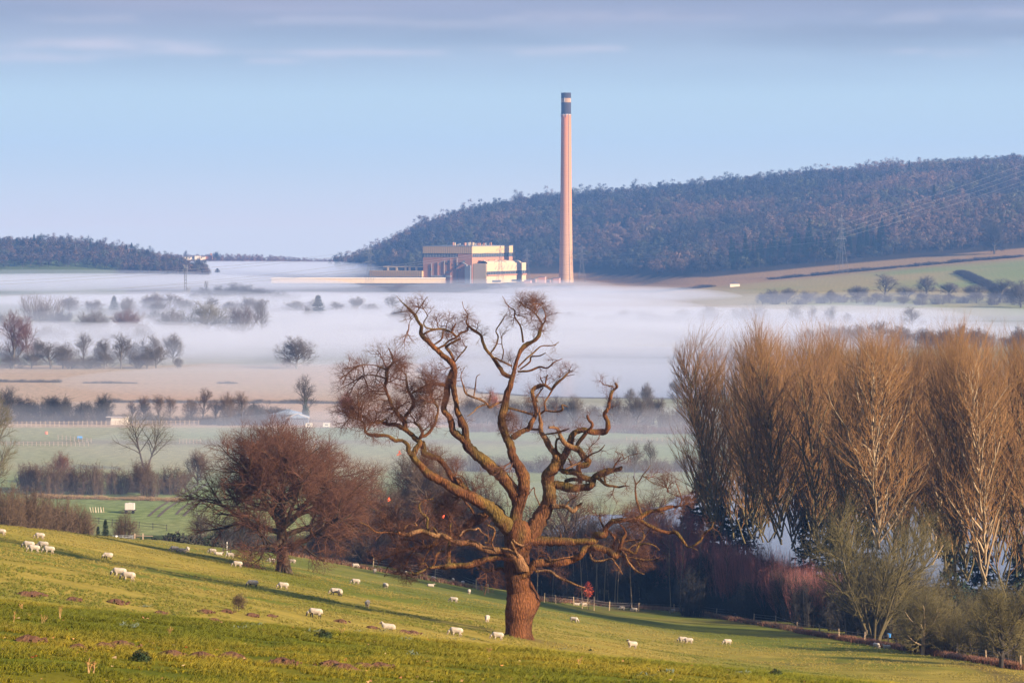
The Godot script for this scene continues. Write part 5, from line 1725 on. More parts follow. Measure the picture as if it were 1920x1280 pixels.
	# long bough sweeping up left to the red twig mass
	var c := limb(o, "bough", [
		["985,1005,40 966,997,36 953,988,33 940,974,31 930,962,28 918,950,26 906,942,25 893,935,24 880,929,23 865,922,21 851,914,20 838,905,19 828,899,18 815,892,17 804,885,17 797,879,16 792,872,15 786,865,14 780,859,14 774,849,14", 0.2, 1.6],
		["774,850,10 767,842,9 766,830,9 755,822,8 742,822,7 730,813,7 711,812,7 696,811,6 688,805,5.5 687,795,5 684,788,4.5 675,781,4 659,778,2", 1.6, 2.6],
		["775,850,13 781,838,12 789,827,11 777,817,11 766,807,11 757,800,10 742,794,8 727,794,7 711,787,6 697,790,5 684,780,3", 1.6, 0.6],
		["762,803,10 758,786,11 745,770,9 736,757,8 730,740,7 724,722,6.5 728,707,6 728,690,5.5 740,675,4 733,651,2", 1.2, 2.8], ["758,784,9 769,768,8 776,753,7.5 764,729,5.5 760,700,3", 1.2, -0.6], ["728,690,4 709,682,3 692,680,2.5 678,681,1.2", 2.4, 3.2],
		["726,706,4 700,700,3 681,703,1.5", 2.2, 1.2], ["838,724,8 819,720,7 803,721,6 787,729,5 770,738,3", -0.4, 0.5], ["789,816,8 802,811,7 816,792,6 819,781,6 822,765,5 816,754,4.5 809,743,2.5", 1.5, 0.8],
		["777,789,6 787,797,6 793,808,7 789,818,8", 1.3, 1.5], ["727,794,5 725,783,5 712,789,4 700,789,3.5 692,801,2", 1.2, 2.6], ["880,927,15 867,913,14 846,893,14 833,871,13 821,858,12 799,850,12 794,838,11 792,827,10", -0.3, 0.9],
		["846,893,4 862,897,3.5 866,905,3", 0.2, 0.6], ["880,928,3 876,908,2.5 866,890,2 845,887,1.5", 0.6, 1.3],
	])
	# right-hand main stem, cracked and part dead
	limb(o, "limb", [
		["988,1010,38 1000,993,36 1013,968,33 1027,944,30 1031,923,28 1029,908,28 1027,893,27 1036,880,24 1041,871,22 1045,857,17", 0.2, 0.4, 0.12],
		["1046,868,13 1040,850,12 1032,838,11 1025,825,11 1014,806,10 1014,790,9 1011,776,6 1012,762,2", 0.4, 0.9, 0.75],
		["962,819,13 970,813,12 979,808,11 992,801,11 997,789,10 1005,775,9 1003,759,8 999,742,8 998,731,8 1005,725,8 1020,720,7 1024,722,6 1034,728,5.5 1041,719,5 1056,706,4 1065,697,2.5 1073,692,1.2", 0.2, 1.4, 0.3],
		["1022,720,4 1024,709,4 1026,701,3", 0.9, 1.2, 0.5], ["1020,720,3 1014,710,2.5 1013,705,1.5", 0.9, 0.6, 0.5], ["1036,728,4 1028,742,4 1021,753,4 1022,767,5 1013,774,6", 1.1, 0.8, 0.6], ["1022,768,4.5 1041,770,4.5 1054,766,5 1053,756,3 1064,760,1.2", 0.9, 1.7, 0.4],
		["1018,725,3.5 1010,737,3.5 1005,746,4.5 1008,752,4", 1.0, 0.6, 0.4], ["1014,803,6 1003,804,5 992,803,6", 0.9, 0.3, 0.6], ["1066,698,2 1070,686,1", 1.2, 0.9], ["1060,703,2 1077,700,1", 1.2, 1.6],
		["1024,812,4 1040,810,4 1050,806,2", 0.9, 1.4, 0.4], ["1050,706,2.2 1044,701,1.2", 1.2, 1.3],
	], 0.0, 0.55)
	# twisting upper right limb
	limb(o, "limb", [
		["1046,880,16 1052,866,15 1060,850,14 1067,836,14 1070,824,14 1074,815,13 1087,806,12 1100,806,13 1110,809,14 1127,809,13 1136,807,11 1140,797,11 1138,786,10 1133,776,9 1136,769,8 1141,762,9 1142,752,8 1144,744,9 1146,735,7 1150,730,6 1156,723,6 1152,716,4", 0.0, 1.2],
		["1149,729,3 1147,723,2.5 1130,720,1.5", 1.1, 0.6], ["1088,807,3 1084,803,2 1083,799,1", 0.5, 0.7],
		["1095,858,12 1084,841,12 1066,834,11 1053,820,9 1047,806,8 1041,799,7 1028,798,5", 0.9, 1.7, 0.3], ["1048,806,4 1058,804,3 1066,799,2", 1.4, 1.9, 0.3], ["1052,818,5 1044,822,5 1042,832,5 1043,843,6 1050,852,7", 1.3, 0.6],
		["1095,856,12 1103,863,13 1098,870,12 1085,872,12 1086,886,11 1088,905,10", 0.9, 0.6], ["1081,838,8 1083,830,8 1097,812,8 1110,795,7 1103,784,6 1100,776,5", 0.8, 1.5],
		["1098,858,5 1108,849,4 1122,842,3 1133,830,1.5", 1.1, 1.8], ["1108,848,2.5 1105,836,2 1112,828,1.5 1124,816,1", 1.4, 2.0], ["1126,841,2 1131,840,1", 1.7, 2.1], ["1094,858,5 1085,866,5 1074,870,4 1060,876,4", 0.9, 1.4, 0.6],
		["1066,858,4 1070,866,4 1073,876,2.5", 0.6, 1.1, 0.8],
	], 0.0, 0.75)
	# low heavy elbow on the right with its broken ends
	limb(o, "limb", [
		["1022,915,17 1036,910,18 1048,908,19 1060,911,18 1073,913,16 1086,913,15 1098,912,15 1108,908,13 1111,902,13 1115,891,11 1126,884,10 1138,879,10 1150,878,8 1160,876,8 1165,872,5", 0.3, 1.4],
		["1053,881,12 1063,884,11 1072,883,12 1081,886,11 1091,891,11 1104,897,12 1112,898,11", 0.2, 1.1, 0.2], ["1117,890,8 1127,899,6.5 1136,905,6 1148,907,5 1159,909,4 1168,906,3 1178,906,1.5", 1.2, 2.2],
		["1134,903,4 1132,890,3.5 1138,884,3 1147,876,4 1154,864,3.5 1163,851,2.5", 1.4, 2.0], ["1157,861,2.5 1168,856,2 1176,850,1.5 1182,848,1", 1.8, 2.4], ["1168,856,1.6 1163,846,1.2 1151,841,1", 2.0, 2.3], ["1116,894,7 1130,889,7 1146,882,6 1158,879,5", 1.1, 0.9, 0.8],
		["1060,902,8 1072,898,8 1086,899,7 1096,898,6", 0.0, 0.2, 0.8], ["1035,946,9 1048,947,10 1061,947,9 1073,954,9 1082,946,7 1090,939,4", 0.8, 1.8, 0.75], ["1060,945,3 1068,934,2.5 1084,922,1.2", 1.3, 2.0, 0.9], ["1050,944,3 1049,938,2 1054,934,1", 1.0, 1.2],
		["1012,944,3 1003,925,2.5 1001,911,2 991,926,2", 1.2, 0.5],
	], 0.0, 0.7)
	# right horizontal limb and everything it carries
	limb(o, "limb", [
		["985,1020,24 1000,1014,20 1023,1013,18 1040,1014,17 1055,1013,16 1075,1014,15 1096,1014,14 1108,1014,14 1115,1010,16 1118,1002,16 1127,1000,15 1134,999,14 1136,986,11 1148,975,11 1160,973,11 1173,972,11 1186,972,10 1196,969,10 1211,960,9 1224,955,8 1236,952,8 1252,948,7 1265,947,6 1275,944,4 1287,940,2 1304,930,1", 0.4, 1.4],
		["1196,971,9 1208,978,8 1221,985,8 1236,991,7 1252,995,7 1264,993,7 1273,1002,6 1282,1014,6 1288,1020,5 1300,1015,5 1311,1006,5 1316,996,4 1321,989,4 1330,982,3 1334,972,1.5", 1.0, 2.6],
		["1290,1019,3 1298,1021,2 1305,1025,1", 2.2, 2.5], ["1202,962,6 1197,948,5 1192,933,4.5 1190,908,4 1198,898,3.5 1205,885,3 1212,876,2.5 1218,868,1.2", 1.0, 1.8, 0.25], ["1191,905,3 1188,895,2.5 1186,889,1.5", 1.3, 1.0], ["1204,888,2 1222,901,1.8 1240,906,1.2", 1.5, 2.4],
		["1272,945,3.5 1276,935,3 1273,922,2.5 1267,906,2 1264,897,1", 1.4, 1.9], ["1276,935,2.5 1280,932,2 1262,924,1.4 1250,920,0.8", 1.5, 1.0], ["1052,1012,4 1051,1002,4 1050,996,2.5", 0.6, 0.9],
		["1124,962,3.5 1126,975,4 1133,988,5 1145,997,6 1152,1008,6 1149,1024,6 1150,1036,7", 0.4, 1.2], ["1143,1000,5 1156,1004,5 1160,1016,3", 0.7, 1.0, 0.7], ["1232,957,4 1241,958,4 1242,959,3", 1.2, 1.5, 0.7],
	])
	limb(o, "limb", [
		["972,1078,22 984,1072,20 992,1066,18 1003,1054,17 1015,1053,17 1030,1053,17 1044,1053,17 1057,1051,17 1070,1048,16 1082,1042,15 1090,1034,14 1097,1026,14 1108,1024,14 1118,1023,14 1130,1026,13 1139,1030,13 1148,1036,12 1155,1039,11 1160,1030,9 1162,1020,8 1166,1008,7 1172,998,6 1168,986,4 1160,978,2", 0.6, 1.4],
		["1004,1069,6 1018,1067,6 1031,1067,6 1041,1073,6 1050,1079,5.5 1060,1083,5 1070,1086,5 1082,1091,4 1096,1095,3", 0.8, 2.2, 0.7], ["1105,1028,4 1107,1040,4 1112,1047,4.5 1124,1047,4 1136,1045,4 1146,1043,4 1153,1051,3.5 1160,1061,3.5 1166,1071,2", 1.0, 1.9, 0.3],
		["1166,1030,6 1172,1036,6 1175,1046,5.5 1182,1055,5 1192,1065,4.5 1200,1068,3.5 1206,1069,1.5", 1.3, 2.2, 0.6], ["1160,1024,8 1174,1027,7 1188,1033,6 1194,1022,6 1200,1016,5.5 1214,1014,4 1226,1018,3 1234,1026,2", 1.3, 1.9],
		["1174,1028,4 1190,1018,4 1204,1008,4 1205,995,3.5 1200,985,3 1192,976,2", 1.2, 0.8, 0.45], ["1204,1008,3 1212,996,3 1218,986,1.5", 1.0, 1.5], ["1160,1038,4 1176,1041,4 1190,1041,3.5 1204,1044,3 1220,1044,2.5 1236,1039,1.2", 1.3, 2.0], ["1170,1012,3 1186,1010,3 1203,1010,3", 0.9, 1.0],
		["1190,1042,2.5 1196,1052,2 1200,1058,1.2", 1.5, 1.9], ["1030,1050,4 1028,1040,3.5 1034,1046,3 1056,1042,3 1074,1040,3", 1.0, 1.2, 0.4], ["1002,1056,3 1010,1040,2.5 1026,1038,2 1024,1030,1.2", 1.2, 1.4],
	], 0.0, 0.6)
	# lower left: broken pale limb, hooked limb, the dark one behind
	limb(o, "bough", [
		["982,1068,26 975,1052,24 966,1041,21 956,1033,17 945,1029,15 932,1028,14 919,1028,14 908,1025,14 902,1022,13 896,1017,12 888,1015,12 878,1013,11 867,1013,11 858,1012,11 849,1010,11 843,1004,11 837,1000,11 829,998,11 820,998,10 811,995,9 802,992,9 792,990,9 782,990,8 770,995,8 758,996,8 750,990,5 749,986,3", 1.0, 2.6, 0.55],
		["764,996,5 749,993,4.5 730,991,4 711,990,3.5 703,985,3.5 696,979,3 688,974,2 678,969,1", 2.4, 3.4], ["758,992,3.5 763,980,3.5 770,977,3 780,973,3.5 784,978,4", 2.5, 2.9, 0.5], ["804,988,5 802,979,5 803,968,5 797,962,5 790,956,5 787,944,5 794,936,4 805,933,3 814,932,1.5", 2.0, 1.0],
		["854,1010,4 858,1003,4 864,998,4 870,991,4.5 879,988,4.5 890,987,4.5 898,985,4 903,992,3.5 911,996,3.5 916,1001,3.5 915,1010,3", 1.5, 2.4, 0.9], ["910,1013,5 918,1012,5 924,1005,4.5 928,992,4.5 924,984,4 914,979,4", 1.6, 1.8, 0.5], ["930,1030,4 925,1020,4 922,1012,3", 1.6, 1.9, 0.5],
		["820,996,5 818,988,5 812,983,4 806,990,3", 2.1, 2.4], ["974,1040,7 967,1030,7 962,1018,5 959,1010,3", 1.4, 1.9, 0.9], ["985,1020,6 975,1018,5 966,1012,4 961,1006,3", 1.2, 1.6, 0.7],
	])
	limb(o, "bough", [
		["965,1046,14 949,1043,13 932,1042,13 914,1044,13 902,1049,13 891,1053,13 878,1056,12 867,1057,12 855,1057,12 844,1056,11 836,1058,9 828,1059,8 818,1059,6.5 810,1059,6 803,1061,6 796,1064,6 786,1068,6 777,1071,5 774,1066,2", 0.8, 1.8],
		["843,1054,10 842,1042,9 842,1029,9 844,1015,8 845,1000,6.5 844,987,5.5 847,978,3", 1.3, 0.6], ["812,1058,5 817,1048,5 819,1037,5.5 826,1031,5 834,1029,5", 1.6, 1.2], ["802,1058,4 798,1050,3.5 792,1052,3.5 786,1055,3", 1.7, 2.0], ["799,1052,2 802,1044,2 808,1040,1", 1.8, 2.1],
		["925,1066,7 912,1072,6 902,1066,5 896,1058,4", -0.4, -0.2], ["950,1072,11 935,1068,8 922,1072,6 905,1070,4 890,1074,2", -0.6, -1.2],
	], 0.0, 0.95)
	var j := limb(o, "bough", [
		["955,990,26 940,972,22 925,958,20 910,968,18 895,976,18 882,984,17 873,993,16 865,1001,15 850,1006,14 835,1010,14 822,1016,13 812,1026,11 796,1030,9 780,1032,8 762,1036,7 744,1041,6 726,1049,4.5 711,1057,3 703,1070,1.5", -0.5, -2.2],
		["946,985,24 938,968,22 931,956,17 925,951,9", -0.9, -1.4], ["895,976,6 880,955,5 868,940,4 862,920,3 858,905,2", -1.2, -2.4], ["866,1000,6 850,985,5 838,968,4 836,950,3 826,935,2", -1.6, -2.6], ["780,1032,5 768,1045,4 760,1062,3 755,1080,1.5", -1.8, -1.6],
		["812,1026,5 800,1040,4 790,1060,3 782,1078,1.5", -1.6, -1.2], ["744,1041,4 736,1056,3 724,1070,2 718,1086,1", -2.0, -1.6], ["800,1030,4 780,1020,3.5 755,1018,3 735,1022,2", -1.7, -2.4],
	], 0.0, 0.25)
	# live twigs
	var tip := {
		"n": [1, 5, 5, 4, 4], "seg": [4, 4, 3, 2, 1], "len": [2.3, 1.5, 1.05, 0.62, 0.34], "rad": [0.06, 0.036, 0.022, 0.014, 0.009], "tip": [0.4, 0.4, 0.4, 0.4, 0.0],
		"ang": [0, 48, 48, 46, 44], "from": [0, 0.2, 0.15, 0.15, 0.1], "up": [0.02, 0.04, 0.03, 0.03, 0.06], "gnarl": [0.16, 0.2, 0.2, 0.18, 0.1], "shrink": [1, 0.8, 0.8, 0.8, 1],
		"sides": [5, 4, 3, 3, 3], "bark": 0, "mid": Vector3.ZERO, "ext": Vector3(99, 99, 99),
	}
	var sets := [
		# middle column, row, half width, half height of the mass, depth, number of sprays, from column, row, spray length
		[1005, 583, 60, 34, 1.6, 12, 1012, 625, 1.0], [842, 608, 38, 24, 1.3, 6, 845, 630, 0.8], [770, 578, 30, 26, 1.0, 3, 775, 590, 0.55], [880, 606, 20, 20, 0.8, 3, 876, 618, 0.5],
		[735, 735, 122, 96, 3.2, 50, 766, 806, 1.05], [672, 775, 66, 50, 2.2, 18, 740, 792, 1.0], [795, 735, 46, 62, 1.6, 16, 800, 790, 0.8], [960, 800, 26, 26, 1.0, 6, 948, 815, 0.55],
		[775, 985, 92, 60, 2.4, 26, 835, 1008, 0.95], [860, 950, 60, 44, 2.0, 12, 868, 985, 0.8], [745, 1062, 60, 40, 1.6, 14, 775, 1034, 0.8], [1160, 955, 60, 36, 1.6, 8, 1140, 990, 0.75],
		[1205, 1020, 52, 44, 1.2, 10, 1170, 1026, 0.75], [1225, 900, 50, 34, 1.2, 4, 1195, 940, 0.7], [1262, 930, 40, 34, 0.9, 4, 1250, 950, 0.6], [925, 1092, 26, 30, 1.0, 4, 950, 1075, 0.55], [1060, 690, 22, 14, 0.8, 1, 1050, 705, 0.4],
		[820, 855, 50, 40, 1.4, 8, 830, 880, 0.7], [930, 915, 40, 40, 1.2, 3, 968, 930, 0.6],
	]
	for q in sets:
		var mid := Vector3((q[0] - 970.0) * OAK_PX, (1203.0 - q[1]) * OAK_PX, 0.8 if q[0] > 900 else (1.6 if q[1] < 900 and q[0] < 830 else -1.4 if q[1] > 930 and q[0] < 900 else 0.2))
		tip.mid = mid
		tip.ext = Vector3(q[2] * OAK_PX, q[3] * OAK_PX, q[4]) * 1.1
		for k in q[5]:
			var d := Vector3(rng.randfn(), rng.randfn(), rng.randfn()).normalized()
			var goal: Vector3 = mid + d * tip.ext * pow(rng.randf(), 0.4) * 0.9
			var root := limb_spots[0]
			for z in limb_spots:
				if z.distance_squared_to(goal) + rng.randf() * 0.3 < root.distance_squared_to(goal):
					root = z
			var far := clampf(root.distance_to(goal), 0.5, 2.6)
			var sd: Dictionary = tip.duplicate()
			sd.len = [far, far * 0.55 + 0.3, 0.85, 0.5, 0.3]
			grow(tw, tw, root, ((goal - root).normalized() + Vector3(0, 0.15, 0)).normalized(), far, 0.035 + far * 0.012, 0, sd)
	# small side twigs all along the thinner wood
	for k in 420:
		var root := limb_spots[rng.randi() % limb_spots.size()]
		var sd: Dictionary = tip.duplicate()
		sd.ext = Vector3(99, 99, 99)
		sd.n = [1, 3, 4, 3, 3]
		sd.len = [0.6, 0.7, 0.5, 0.35, 0.22]
		var d := Vector3(rng.randfn(), rng.randfn() + 0.5, rng.randfn()).normalized()
		grow(tw, tw, root, d, rng.randf_range(0.3, 0.9), 0.028, 0, sd)
	part("twigs", tw.mesh(), mats["twig_red"], o)
	# a few leaves that never fell
	var lf := Tubes.new()
	for q in [[731, 933], [720, 792], [752, 845], [748, 848], [832, 965]]:
		for k in 5:
			var p := Vector3((q[0] - 970.0 + rng.randf_range(-3, 3)) * OAK_PX, (1203.0 - q[1] + rng.randf_range(-3, 3)) * OAK_PX, 1.0)
			var u := Vector3(rng.randfn(), rng.randfn(), rng.randfn()).normalized() * 0.09
			lf.tri(p - u, p + u, p + u.cross(Vector3(0.3, 0.2, 0.9)) + u * 0.3, Color.WHITE)
	part("leaves", lf.mesh(), mats["leaf_red"], o)


# ==================================================================== fences, guards
func build_fences() -> void:
	rng.seed = 808
	var wood := plain("post_wood", lin(0.34, 0.25, 0.16))
	var wire := plain("fence_wire", lin(0.22, 0.21, 0.2), 0.5)
	var runs := [
		["post and wire fence along the pasture's far side behind the great oak's left boughs", [[700, 1066], [752, 1073], [800, 1080], [816, 1083], [842, 1087], [856, 1091], [893, 1107], [915, 1113]]],
		["post and wire fence along the pasture's far side right of the oak", [[1021, 1131], [1042, 1133], [1076, 1136], [1143, 1146], [1198, 1147], [1264, 1150], [1286, 1150], [1311, 1152], [1344, 1157], [1379, 1160]]],
		["post and wire fence under the scrub at the lower right", [[1414, 1168], [1455, 1173], [1495, 1186], [1537, 1193], [1574, 1201], [1622, 1209], [1666, 1214], [1704, 1220], [1750, 1227], [1795, 1233], [1850, 1243], [1915, 1257]]],
	]
	for q in runs:
		var pts := []
		for p in q[1]:
			pts.append(hit(p[0], p[1] - 1.5, 200.0))
		var o := thing("wire_fence", q[0], "fence", pts[0])
		for k in pts.size():
			var h := rng.randf_range(1.15, 1.4)
			var b := box("post", Vector3(0.12, h + 0.3, 0.12), pts[k] - pts[0] + Vector3(0, h / 2 - 0.15, 0), wood, o)
			b.rotation.z = rng.randf_range(-0.07, 0.07)
			if k + 1 < pts.size():
				for y in [0.4, 0.75, 1.1]:
					bar("wire", pts[k] - pts[0] + Vector3(0, y, 0), pts[k + 1] - pts[0] + Vector3(0, y, 0), 0.012, wire, o)
	var st := thing("fence_strut", "leaning wooden strut on the fence by two facing sheep", "post", hit(1620, 1207, 200.0))
	bar("shaft", Vector3(0, -0.2, 0), Vector3(0.35, 1.5, 0.1), 0.06, wood, st)
	var gl := thing("rail_hurdle", "dark low rail hurdle in the fence right of the oak", "hurdle", hit(1284, 1148, 200.0))
	for y in [0.35, 0.95]:
		bar("rail", Vector3(0, y, 0), Vector3(1.9, y - 0.1, 0), 0.05, plain("dark_wood", Color.BLACK), gl)
	for x in [0.0, 1.9]:
		bar("post", Vector3(x, -0.2, 0), Vector3(x, 1.1, 0), 0.06, plain("dark_wood", Color.BLACK), gl)
	# blue feed bucket hung on the fence
	var bk := thing("blue_bucket", "bright blue bucket hanging on a fence post at the right", "bucket", hit(1668, 1203, 200.0) + Vector3(0, 0.2, 0.1))
	var bm := CylinderMesh.new()
	bm.top_radius = 0.2
	bm.bottom_radius = 0.15
	bm.height = 0.4
	part("pail", bm, plain("blue_plastic", Color.BLUE), bk).position.y = 0.5
	var bt := TorusMesh.new()
	bt.inner_radius = 0.18
	bt.outer_radius = 0.215
	part("rim", bt, plain("blue_plastic", Color.BLUE), bk).position.y = 0.7
	# sapling with red leaves inside a timber guard
	var sp := hit(1103, 1143)
	var sap := thing("red_sapling", "small sapling with bright red autumn leaves right of the oak", "sapling", sp)
	var tb := Tubes.new()
	tb.tube(PackedVector3Array([Vector3(0, -0.2, 0), Vector3(0.03, 1.4, 0), Vector3(-0.02, 2.4, 0), Vector3(0.05, 3.7, 0)]), PackedFloat32Array([0.05, 0.04, 0.03, 0.01]), 6, Color.WHITE, Color.WHITE)
	for k in 14:
		var y := rng.randf_range(1.9, 3.5)
		var a := rng.randf() * TAU
		tb.spike(Vector3(0, y, 0), Vector3(cos(a) * 0.6, y + 0.45, sin(a) * 0.6), 0.014, Color.WHITE)
	part("stem", tb.mesh(), mats["bark_brown"], sap)
	var lf := Tubes.new()
	for k in 620:
		var y := rng.randf()
		var wid := 0.72 * sin(PI * pow(y, 0.8)) + 0.08
		var a := rng.randf() * TAU
		var r := sqrt(rng.randf()) * wid
		var p := Vector3(cos(a) * r, 1.75 + y * 2.15, sin(a) * r)
		if nz2.get_noise_3d(p.x * 6.0, p.y * 6.0, p.z * 6.0) < -0.12:
			continue
		var u := Vector3(rng.randfn(), rng.randfn(), rng.randfn()).normalized() * 0.085
		var w := u.cross(Vector3(rng.randfn(), rng.randfn(), rng.randfn())).normalized() * 0.06
		var t := rng.randf_range(0.6, 1.25)
		lf.tri(p - u + w, p - u - w, p + u, Color(t, t, t))
	part("leaves", lf.mesh(), mats["leaf_red"], sap)
	var gd := thing("tree_guard", "three-post timber guard around the red sapling", "tree guard", sp)
	for x in [-0.82, 0.82]:
		box("post", Vector3(0.1, 2.0, 0.1), Vector3(x, 0.85, 0.1), wood, gd)
	box("post", Vector3(0.1, 1.9, 0.1), Vector3(0, 0.8, -0.7), wood, gd)
	for y in [0.55, 1.0]:
		box("rail", Vector3(1.75, 0.09, 0.05), Vector3(0, y, 0.18), wood, gd)
		bar("rail", Vector3(-0.82, y + 0.1, 0.1), Vector3(0, y + 0.1, -0.7), 0.04, wood, gd)
		bar("rail", Vector3(0.82, y + 0.1, 0.1), Vector3(0, y + 0.1, -0.7), 0.04, wood, gd)
	var g2p := hit(425, 1041)
	var g2 := thing("tree_guard", "dark cage guard with a white tube left of the field oak", "tree guard", g2p)
	for x in [-0.42, 0.42]:
		box("post", Vector3(0.1, 1.9, 0.1), Vector3(x, 0.8, 0), plain("dark_wood", Color.BLACK), g2)
	for y in [0.6, 1.2]:
		box("rail", Vector3(0.95, 0.08, 0.05), Vector3(0, y, 0.07), plain("dark_wood", Color.BLACK), g2)
	bar("white_tube", Vector3(0, -0.1, 0), Vector3(0, 1.5, 0), 0.055, plain("tube_grey", lin(0.5, 0.48, 0.45)), g2)
	# reddish dead bracken and tall grass along the fence
	var brk := grass_blade(9, 0.55, 0.95, 0.5, 17)
	var spots := []
	var cols := PackedColorArray()
	for q in [[1000, 1127, 1300, 1150, 900], [1300, 1152, 1500, 1186, 900], [1500, 1188, 1920, 1258, 2600], [540, 1042, 900, 1107, 500]]:
		for k in q[4]:
			var t := rng.randf()
			var p := hit(lerpf(q[0], q[2], t), lerpf(q[1], q[3], t) - 1.0, 200.0)
			p += Vector3(rng.randf_range(-0.5, 0.5), 0, -absf(rng.randfn()) * 3.0 - 0.3)
			p.y = height(p.x, -p.z)
			spots.append(Transform3D(Basis(Vector3.UP, rng.randf() * TAU).scaled(Vector3.ONE * rng.randf_range(0.35, 0.85)), p))
			cols.append(Color(0.28, 0.105, 0.06).lerp(Color(0.32, 0.22, 0.12), rng.randf() if q[0] != 1500 else rng.randf() * 0.5))
	scatter("bracken", "reddish dead bracken and tall grass along the far fence", spots, cols, grass_mat(), [brk])


# ==================================================================== sheep
func cap(p: Vector3, a: Vector3, b: Vector3, ra: float, rb: float) -> float:
	var ab := b - a
	var t := clampf((p - a).dot(ab) / ab.length_squared(), 0.0, 1.0)
	return (p - a - ab * t).length() - lerpf(ra, rb, t)


# bones: [a, b, radius a, radius b, colour]; meshed with surface nets
func body_mesh(bones: Array, lo: Vector3, hi: Vector3, cell: float, blend: float) -> ArrayMesh:
	var nx := int((hi.x - lo.x) / cell) + 2
	var ny := int((hi.y - lo.y) / cell) + 2
	var nzc := int((hi.z - lo.z) / cell) + 2
	var f := PackedFloat32Array()
	f.resize(nx * ny * nzc)
	f.fill(0.5)
	for b in bones:
		var pad: float = maxf(b[2], b[3]) + blend * 1.6 + cell
		var b0 := Vector3(minf(b[0].x, b[1].x), minf(b[0].y, b[1].y), minf(b[0].z, b[1].z)) - Vector3.ONE * pad
		var b1 := Vector3(maxf(b[0].x, b[1].x), maxf(b[0].y, b[1].y), maxf(b[0].z, b[1].z)) + Vector3.ONE * pad
		for x in range(maxi(0, int((b0.x - lo.x) / cell)), mini(nx, int((b1.x - lo.x) / cell) + 2)):
			for y in range(maxi(0, int((b0.y - lo.y) / cell)), mini(ny, int((b1.y - lo.y) / cell) + 2)):
				for z in range(maxi(0, int((b0.z - lo.z) / cell)), mini(nzc, int((b1.z - lo.z) / cell) + 2)):
					var q := (x * ny + y) * nzc + z
					var d := cap(lo + Vector3(x, y, z) * cell, b[0], b[1], b[2], b[3])
					var o := f[q]
					var h := maxf(blend - absf(o - d), 0.0) / blend
					f[q] = minf(o, d) - h * h * blend * 0.25
	var id := {}
	var v := PackedVector3Array()
	var n := PackedVector3Array()
	var c := PackedColorArray()
	var idx := PackedInt32Array()
	var corner := [[0, 0, 0], [1, 0, 0], [0, 1, 0], [1, 1, 0], [0, 0, 1], [1, 0, 1], [0, 1, 1], [1, 1, 1]]
	var off := PackedInt32Array()
	for k in corner:
		off.append((k[0] * ny + k[1]) * nzc + k[2])
	var edges := [[0, 1], [2, 3], [4, 5], [6, 7], [0, 2], [1, 3], [4, 6], [5, 7], [0, 4], [1, 5], [2, 6], [3, 7]]
	for x in nx - 1:
		for y in ny - 1:
			for z in nzc - 1:
				var q := (x * ny + y) * nzc + z
				var inside := 0
				for k in 8:
					if f[q + off[k]] < 0.0:
						inside += 1
				if inside == 0 or inside == 8:
					continue
				var sum := Vector3.ZERO
				var m := 0
				for e in edges:
					var fa := f[q + off[e[0]]]
					var fb := f[q + off[e[1]]]
					if (fa < 0.0) != (fb < 0.0):
						var t := fa / (fa - fb)
						var ca := Vector3(corner[e[0]][0], corner[e[0]][1], corner[e[0]][2])
						var cb := Vector3(corner[e[1]][0], corner[e[1]][1], corner[e[1]][2])
						sum += ca.lerp(cb, t)
						m += 1
				var p := lo + (Vector3(x, y, z) + sum / m) * cell
				id[q] = v.size()
				v.append(p)
				var g := Vector3(f[q + off[1]] - f[q] + f[q + off[3]] - f[q + off[2]], f[q + off[2]] - f[q] + f[q + off[3]] - f[q + off[1]], f[q + off[4]] - f[q] + f[q + off[7]] - f[q + off[3]])
				n.append(g.normalized())
				var best := 9.0
				var col := Color.WHITE
				for b in bones:
					var d := cap(p, b[0], b[1], b[2], b[3])
					if d < best:
						best = d
						col = b[4]
				var dirt := clampf(0.92 + nz2.get_noise_3d(p.x * 14.0, p.y * 14.0, p.z * 14.0) * 0.3, 0.6, 1.1)
				c.append(Color(col.r * dirt, col.g * dirt, col.b * dirt))
	var sx := ny * nzc
	var sy := nzc
	for q in id:
		var z: int = q % nzc
		var y: int = (q / nzc) % ny
		var x: int = q / sx
		for ax in 3:
			var st: int = [sx, sy, 1][ax]
			var b1: int = [sy, 1, sx][ax]
			var b2: int = [1, sx, sy][ax]
			if [x, y, z][(ax + 1) % 3] == 0 or [x, y, z][(ax + 2) % 3] == 0:
				continue
			var s0 := f[q] < 0.0
			if s0 == (f[q + st] < 0.0) or not (id.has(q - b1) and id.has(q - b2) and id.has(q - b1 - b2)):
				continue
			var a0: int = id[q]
			var a1: int = id[q - b1]
			var a2: int = id[q - b1 - b2]
			var a3: int = id[q - b2]
			if s0:
				idx.append_array(PackedInt32Array([a0, a2, a1, a0, a3, a2]))
			else:
				idx.append_array(PackedInt32Array([a0, a1, a2, a0, a2, a3]))
	var a := []
	a.resize(Mesh.ARRAY_MAX)
	a[Mesh.ARRAY_VERTEX] = v
	a[Mesh.ARRAY_NORMAL] = n
	a[Mesh.ARRAY_COLOR] = c
	a[Mesh.ARRAY_INDEX] = idx
	var out := ArrayMesh.new()
	out.add_surface_from_arrays(Mesh.PRIMITIVE_TRIANGLES, a)
	return out


